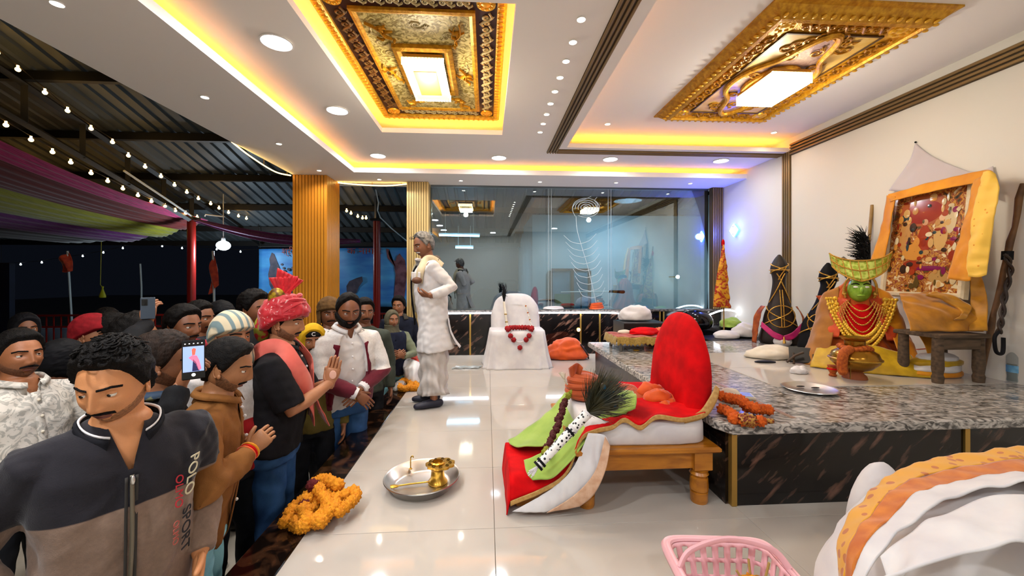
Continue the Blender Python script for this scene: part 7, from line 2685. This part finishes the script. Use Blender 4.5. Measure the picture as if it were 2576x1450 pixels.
loftcloth('scarf_end', [[P.chest(2, 1.13, .05), P.chest(28, 1.12, .05)], [P.chest(8, 1.02, .10), P.chest(40, 1.03, .08)], [P.chest(14, .94, .15), P.chest(50, .97, .12)]], m_pink, P.root, 16, 20, .006, 30, 5, .006)
strip_on(P, 'scarf', [(158, 1.30), (120, 1.425), (80, 1.44), (50, 1.34), (32, 1.20), (28, 1.0)], .09, m_pink, .006, .028, 6)
hb = P.U @ (P.arms[-1][2] + Vector((0, -.018, .055)))
MB().ball((0, 0, 0), (.003, .02, .026), 12, 8).xf(Matrix.Translation(hb + Vector((-.020, 0, .0)))).build('hand_paste', M('henna_paste', '#d8a894', rough=.8), P.root)

# ---------- bearded man in varsity jacket
P = person('bearded man in white shirt and white-maroon jacket with crossed hands', 876, 782, 3.02, 38, hyaw=-6, hpitch=4, lean=8, vneck=(1.38, .035), skinc='#6e4228', g=1.14, voxel=.010, shirt=garment('white_shirt', '#d6d2cf', '#c8c4c2', scale=6), hem=.82, collar=garment('white_shirt', 0), trousers=m_jeans, beard=.016, hairth=.010, hair='receding', seed=11, sleeve=0, gaze=(14, 2),
           armR=dict(wrist=(.015, -.235, 1.015), pole=(-1, .25, -.2), dir=(.62, -.3, -.62), palm=(-.1, .95, -.3), curl=.25, tside=1),
           armL=dict(wrist=(.055, -.205, 1.035), pole=(1, .25, -.2), dir=(-.72, -.2, -.6), palm=(.1, .95, -.3), curl=.25))
jacket(P, 'jacket', banded('varsity_two_tone', '#5e0f22', '#d8d4d0', 1.12), 34, .88, True, .008, seed=4)
buttons(P, (1.36, 1.27, 1.18, 1.09, 1.0, .92), m_white, .012)
for a in (40, -40):
    strip_on(P, 'jacket_edge', [(a * .72, 1.36), (a * .9, 1.2), (a, 1.08), (a, .92)], .045, garment('maroon_edge', '#5e0f22'), .006, .030)
strip_on(P, 'pocket_piping', [(64, 1.06), (60, .99)], .014, m_white, .006, .036)
for sd in (1, -1):
    q0, q1 = P.U @ P.arms[sd][1].lerp(P.arms[sd][2], .86), P.U @ P.arms[sd][1].lerp(P.arms[sd][2], 1.0)
    MB().tube([q0, q1], [.047 * P.s, .041 * P.s], 14).build('cuff', m_white, P.root)
q0 = P.U @ P.arms[-1][2]
MB().tube([q0 + Vector((.034 * math.cos(a), .01 * math.cos(a), .034 * math.sin(a))) for a in [2 * PI * i / 16 for i in range(16)]], .006, 6, closed=True).build('watch', m_brass, P.root)

# ---------- man filming with phone, and his phone
P = person('man with parted brown hair filming the turbaned man with a phone', 408, 915, 1.72, 128, hyaw=-6, hpitch=4, skinc='#85563a', voxel=.010, shirt=garment('charcoal_top', '#121214', '#1b1b1f'), hem=.84, trousers=m_darkt, beard=.002, hairth=.017, hairbump=.006, seed=13, hairmat=M('brown_hair', '#17100c', '#2c1f18', rough=.6, spec=.15, scale=50, stretch=(1, 1, .2), bump=.5, bscale=200),
           armR=dict(world=True, wrist=pY(452, 975, 1.52), pole=(-1, .3, -.6), dir=(.35, .1, .9), palm=(.55, .6, .1), curl=(.7, .8, .85, .9), tside=1), collar=garment('patterned_collar', '#7a7a5a', '#3a4a5e', scale=30, contrast=(.48, .52)))
def phone(label, px, py, Y, w_, h_, rz, screen, face_cam=True, tilt=0):
    c = pY(px, py, Y)
    t = thing('phone', label, 'phone', c, rz)
    MB().bevbox(-w_ / 2, w_ / 2, -.0045, .0045, -h_ / 2, h_ / 2, .003).build('phone_body', M('phone_black', '#0a0a0c', rough=.2) if screen else M('phone_grey', '#3a4450', rough=.25), t, smooth=False)
    if screen:
        y = -.0052
        MB().box(-w_ * .45, w_ * .45, y, -.0044, -h_ * .30, h_ * .34).build('screen', M('screen_blue', '#8fa6d8', emit='#93a9dc', estr=.8), t, smooth=False)
        def blob(nm, pts, col, e):
            q = [Vector((x * w_, y - .0004, z * h_)) for x, z in pts]
            cc = sum(q, Vector()) / len(q)
            MB().rings([q, [cc + (p - cc) * .02 for p in q]], False).build(nm, M('screen_' + col, '#' + col, emit='#' + col, estr=.8), t, smooth=False)
        blob('screen_image', [(-.06, .12), (.06, .12), (.10, .27), (.0, .30), (-.08, .26)], 'e0604a', .8)
        blob('screen_image', [(-.22, .06), (-.05, .12), (.14, .10), (.24, -.02), (.34, -.24), (.22, -.28), (.08, -.10), (-.10, .0)], 'd87090', .8)
        blob('screen_image', [(-.02, .02), (.10, -.06), (.26, -.29), (-.06, -.29)], '20204a', .8)
        for k in range(5):
            MB().box(w_ * (-.36 + .18 * k) - .002, w_ * (-.36 + .18 * k) + .002, y - .0004, y, h_ * .40, h_ * .40 + .003).build('icon', M('screen_white', '#ffffff', emit='#ffffff', estr=1), t, smooth=False)
        MB().ball((0, y, -h_ * .38), (.006, .001, .006), 10, 6).build('icon', M('screen_white', 0), t)
    else:
        MB().bevbox(-w_ * .42, -w_ * .02, -.0075, -.0045, h_ * .14, h_ * .42, .001).build('camera_bump', M('phone_black', 0), t, smooth=False)
        for k in range(2):
            MB().lathe([(.006, 0), (.007, .003), (.001, .0031)], 12).xf(Matrix.Translation((-w_ * .22, -.0075, h_ * (.21 + .13 * k))) @ Matrix.Rotation(R(90), 4, 'X')).build('lens', M('phone_black', 0), t)
    return t
phone('phone with lit camera screen held up behind the young man', 487, 905, 1.50, .066, .142, R(35), True)

# ---------- man raising a phone overhead further back
P = person('man with thick black hair raising a grey phone overhead', 345, 850, 2.35, 112, hyaw=0, hpitch=-6, skinc='#8a5a3c', shirt=garment('black_top', '#101012', '#18181c'), trousers=m_darkt, hairth=.020, hairbump=.008, seed=15, hem=.84,
           armR=dict(world=True, wrist=pY(372, 812, 2.25), pole=(-1, .2, -.6), dir=(.0, .15, 1), palm=(.1, 1, .0), curl=(.35, .5, .6, .6), tside=1))
phone('grey phone with camera bump lifted above the crowd', 372, 776, 2.22, .058, .115, R(35), False)

# ---------- others behind
P = person('moustached man in black looking towards the turbaned man', 462, 822, 2.52, 72, hyaw=4, skinc='#70442a', shirt=garment('black_top', 0), trousers=m_darkt, hairth=.014, beard=.003, seed=17, hem=.84, collar=garment('black_top', 0))
P = person('man with red scarf half hidden behind the moustached man in black', 502, 802, 3.00, 84, skinc='#70442a', shirt=garment('slate_jacket', '#24262c', '#2e3038'), trousers=m_darkt, hairth=.012, seed=19, hem=.84)
strip_on(P, 'red_scarf', [(-170, 1.40), (-110, 1.44), (-60, 1.42), (0, 1.39), (60, 1.42), (110, 1.44), (170, 1.40)], .07, garment('red_scarf', '#a0141c', '#b8404a', scale=30), .008, .030)

P = person('man wrapped in striped headscarf with white and red jacket behind brown shirt', 583, 848, 2.20, 66, hyaw=0, skinc='#8a5a3c', shirt=banded('white_red_jacket', '#a80f16', '#d6d2d0', 1.08), hem=.84, trousers=m_darkt, hair=None, seed=21)
m_strip = M('striped_scarf', '#c9b99a', '#6d7f80', rough=.8, tex='wave', scale=9, stretch=(1, .8, 0), contrast=(.55, .75), dist=.6)
head_patch('turban', {}, .026, m_strip, 'headscarf', P.root, P.MH, .004, 3, 40, topk=.15)
loftcloth('headscarf_wrap', [[P.MH @ Vector((.10 * math.sin(a), -.118 * math.cos(a) + .006, z)) for a in [R(-180 + 20 * k) for k in range(19)]] for z in (-.05, -.085, -.12)] + [[P.U @ Vector((.115 * math.sin(a), -.10 * math.cos(a), 1.42)) for a in [R(-180 + 20 * k) for k in range(19)]]], m_strip, P.root, 40, 14, .006, 40, 8, .005)

P = person('man in dark red beanie facing the hall in the crowd', 232, 845, 2.70, 104, skinc='#8a5a3c', shirt=garment('dark_jacket', '#141a1c', '#1c2426'), trousers=m_darkt, hair=None, seed=23, hem=.84)
head_patch('cap', {}, .020, garment('red_beanie', '#6e0a12', '#84101a', scale=40), 'beanie', P.root, P.MH, .003, 5, 60, topk=.9)
P = person('child in dark hood and teal top between the leaf-print shirt and the fleece', 156, 908, 2.42, 140, skinc='#70442a', shirt=banded('dark_teal_top', '#0f5a58', '#101416', 1.22), trousers=m_darkt, hair='hood', hairth=.016, hairbump=.004, hairmat=m_blk, seed=45, hem=.84)
P = person('man with black hair beside the red beanie in the crowd', 283, 838, 2.75, 106, skinc='#7a4c30', shirt=garment('dark_jacket', 0), trousers=m_darkt, hairth=.016, seed=25, hem=.84)
P = person('man with dark scarf over his head beside the railing', 62, 828, 3.35, 62, skinc='#70442a', shirt=garment('dark_jacket', 0), trousers=m_darkt, hair='hood', hairth=.014, hairbump=.004, hairmat=m_blk, seed=27, hem=.84)
strip_on(P, 'white_muffler', [(-60, 1.42), (0, 1.40), (60, 1.42)], .05, m_white, .008, .028)
P = person('man with dark hair standing behind the red turban', 640, 778, 3.10, 80, skinc='#70442a', shirt=garment('black_top', 0), trousers=m_darkt, hairth=.018, hairbump=.008, seed=29, hem=.84)
P = person('man in black cap partly seen beyond the striped headscarf', 556, 800, 3.30, 70, skinc='#5e3a24', shirt=garment('black_top', 0), trousers=m_darkt, hairth=.016, hairmat=m_blk, seed=31, hem=.84, hair='cap')
P = person('man in dark jacket deep in the crowd under the raised phone', 268, 812, 3.6, 80, skinc='#70442a', shirt=garment('dark_jacket', 0), trousers=m_darkt, hairth=.014, seed=32, hem=.84)

P = person('man in brown headwrap behind the bearded man', 828, 790, 3.5, 34, skinc='#6a4028', shirt=garment('black_white_jacket', '#15151a', '#1e1e24'), trousers=m_darkt, hair=None, seed=33, hem=.84, collar=m_white)
head_patch('turban', {}, .022, garment('brown_wrap', '#4a3318', '#5e4424', scale=30), 'headwrap', P.root, P.MH, .006, 9, 70, topk=.7)
loftcloth('headwrap_side', [[P.MH @ Vector((.094 * math.sin(a), -.112 * math.cos(a) + .012, z)) for a in [R(60 + 20 * k) for k in range(13)]] for z in (.03, -.03, -.09)], garment('brown_wrap', 0), P.root, 30, 10, .005, 40, 8, .006)

P = person('child in black cap and yellow hood beside the folded hands', 787, 858, 2.95, 26, skinc='#8a5a3c', shirt=garment('olive_hoodie', '#5e5224', '#6e6030'), trousers=m_darkt, hair=None, seed=35, hem=.84)
head_patch('cap', {}, .014, garment('black_cap', '#0c0c0e'), 'cap', P.root, P.MH, .001, 5)
head_patch('hood', {}, .030, garment('yellow_hood', '#c9a018', '#b08a10'), 'hood', P.root, P.MH, .003, 7, 40)
ob = text3d('C', 'cap_logo', m_white, P.root, (0, 0, 0), (0, 0, 0), .045, .002)
ob.matrix_local = P.MH @ Matrix.Translation((0, -.098, .066)) @ Matrix.Rotation(R(62), 4, 'X')
P = person('moustached man peering out behind the bearded man', 917, 786, 3.62, 30, skinc='#6a4028', shirt=garment('grey_green_top', '#3a4038', '#464c44'), trousers=m_darkt, hairth=.013, seed=37, hem=.84)
P = person('boy in olive hood and navy vest with clasped hands', 986, 805, 4.55, 34, skinc='#85563a', voxel=.011, shirt=garment('sage_sleeve', '#7a8068', '#6a705a'), trousers=m_jeansl, hair=None, seed=39, hem=.84, moustache=False,
           armR=dict(wrist=(-.03, -.25, 1.13), pole=(-1, .3, -.5), dir=(.8, -.3, .5), palm=(.1, 1, -.2), curl=.6, tside=1), armL=dict(wrist=(.05, -.25, 1.13), pole=(1, .3, -.5), dir=(-.8, -.3, .5), palm=(-.1, 1, -.2), curl=.6))
head_patch('hood', {}, .018, garment('olive_knit', '#4a4636', '#565242', scale=60), 'hood', P.root, P.MH, .003, 7, 60)
jacket(P, 'vest', garment('navy_vest', '#14182a', '#1a2034'), 3, .86, False, .012, seed=6)
loftcloth('hood_neck', [[P.U @ Vector((r * math.sin(a), -r * .95 * math.cos(a), z)) for a in [R(-180 + 20 * k) for k in range(19)]] for z, r in ((1.52, .092), (1.47, .090), (1.41, .115))], garment('olive_knit', 0), P.root, 40, 8, .003, 40, 8, .006)
P = person('man in long navy coat beside the slim pale column', 1003, 770, 5.15, 22, hyaw=-30, skinc='#7d5034', shirt=garment('navy_coat', '#0f1220', '#151a2a'), trousers=m_darkt, hairth=.016, seed=41, hem=.45, moustache=False, g=1.1)
loftcloth('fur_collar', [[P.U @ Vector((r * math.sin(a), -r * .9 * math.cos(a), z)) for a in [R(25 + 310 * k / 18) for k in range(19)]] for z, r in ((1.47, .085), (1.45, .105), (1.40, .13))], garment('grey_fur', '#4a463e', '#3a362f', scale=60), P.root, 40, 8, .004, 60, 8, .010)

# ---------- elderly man in white on the platform
m_kurta = garment('white_kurta', '#dedad8', '#d2cecc', scale=6)
P = person('elderly man with white moustache in white kurta and dhoti standing on the platform', 1066, 618, 3.70, -76, hyaw=20, hpitch=9, lean=5, skinc='#7a4e34', g=1.16, floor=0, voxel=.0095, shirt=m_kurta, hem=.55, hair='receding', hairth=.012, hairbump=.005, hairmat=m_hairg, moustache=m_hairw, seed=43, shoes='#1c1c2c', fold_amp=.008, browmat=m_hairb,
           armL=dict(world=True, wrist=pY(1082, 744, 3.44), pole=(.3, .6, -1.3), dir=(-.9, .25, .1), palm=(.1, .5, .8), curl=.55), armR=dict(world=True, wrist=pY(1078, 732, 3.72), pole=(-.3, .6, -1.3), dir=(-.9, -.2, .1), palm=(0, -.6, .8), curl=.55, tside=1))
PE_ = P
s = P.s
# dhoti: draped lower cloth with swagged folds
b = MB()
n = 64
rings = []
for j in range(26):
    u = j / 25
    z = .86 - .74 * u
    rx, ry = .188 - .012 * u + .01 * math.sin(u * PI), .140 + .008 * math.sin(u * 6)
    ring = []
    for k in range(n):
        a = 2 * PI * k / n
        front = max(0, -math.sin(a))
        sw = .012 * math.sin(26 * u - 3.2 * math.sin(a + .6) ** 2 * 2) * (.4 + u)
        pl = .010 * math.sin(11 * a) * u
        r_ = 1 + (sw + pl) / .14
        ring.append((rx * r_ * math.cos(a) * s, (ry * r_ * math.sin(a) + .01) * s, (z + .02 * math.cos(a * 2) * u) * s))
    rings.append(ring)
b.rings(rings)
b.build('dhoti', garment('ivory_dhoti', '#cdc6c0', '#bfb7b0', scale=6), P.root, angle=180)
loftcloth('kurta_tail', [[Vector((x * s, (.13 + .02 * math.sin(x * 20)) * s, .86 * s)) for x in (-.17, -.06, .06, .17)], [Vector((x * s, (.18 + .015 * math.sin(x * 30)) * s, .70 * s)) for x in (-.18, -.06, .06, .18)], [Vector((x * s, (.25 + .02 * math.sin(x * 30)) * s, .575 * s)) for x in (-.19, -.06, .06, .19)]], m_kurta, P.root, 30, 16, .006, 30, 4, .004)
m_muf = garment('grey_muffler', '#b9b4ae', '#8f8a86', scale=20, contrast=(.47, .53))
for k in range(3):
    MB().tube([P.U @ Vector(((.085 + .006 * k) * math.sin(a), -(.088 + .006 * k) * math.cos(a) - .008, 1.395 + .020 * k + .010 * math.sin(a * 2 + k))) for a in [2 * PI * i / 24 for i in range(24)]], .021 * s, 8, closed=True).build('muffler_wrap', m_muf, P.root)
MB().ball(P.U @ Vector((.075, .07, 1.425)), (.045, .045, .045), 14, 10).build('muffler_knot', garment('dark_grey_knit', '#6d6660', '#57514c', scale=40), P.root)
m_crm = garment('cream_stole', '#cfc2a4', '#bfb092', scale=12)
strip_on(P, 'stole', [(150, 1.36), (110, 1.43), (72, 1.43), (52, 1.33), (46, 1.22)], .07, m_crm, .006, .026, 6)
strip_on(P, 'stole', [(-120, 1.42), (-75, 1.43), (-45, 1.33), (-38, 1.1), (-36, .92)], .09, m_crm, .006, .03, 6)
strip_on(P, 'bag_strap', [(-130, 1.40), (-70, 1.43), (-28, 1.30), (-20, 1.1), (-25, .8)], .03, m_blk, .006, .036, 6)
t = thing('wrapped_parcel', 'small brown and white paper parcel held by the elderly man', 'parcel', pY(1049, 706, 3.52))
MB().ball((0, 0, 0), (.045, .035, .030), 14, 10).build('parcel_body', M('brown_parcel', '#5e3a24', rough=.6), t)
MB().grid(8, 8, lambda u, v: (-.05 + .08 * u, .01 + .02 * math.sin(u * 4), .0 + .075 * v)).build('paper', m_white, t, thick=.003)
# eyeglasses pushed up
for sd in (-1, 1):
    MB().tube([P.MH @ Vector((sd * .030 + .024 * math.cos(a), -.105 + .010 * abs(math.sin(a)), .094 + .014 * math.sin(a))) for a in [2 * PI * i / 18 for i in range(18)]], .0018, 6, closed=True).build('spectacle_rim', m_steel, P.root)
    MB().tube([P.MH @ Vector((sd * .054, -.095, .094)), P.MH @ Vector((sd * .086, -.02, .07)), P.MH @ Vector((sd * .082, .03, .03))], .0018, 6).build('spectacle_arm', m_steel, P.root)
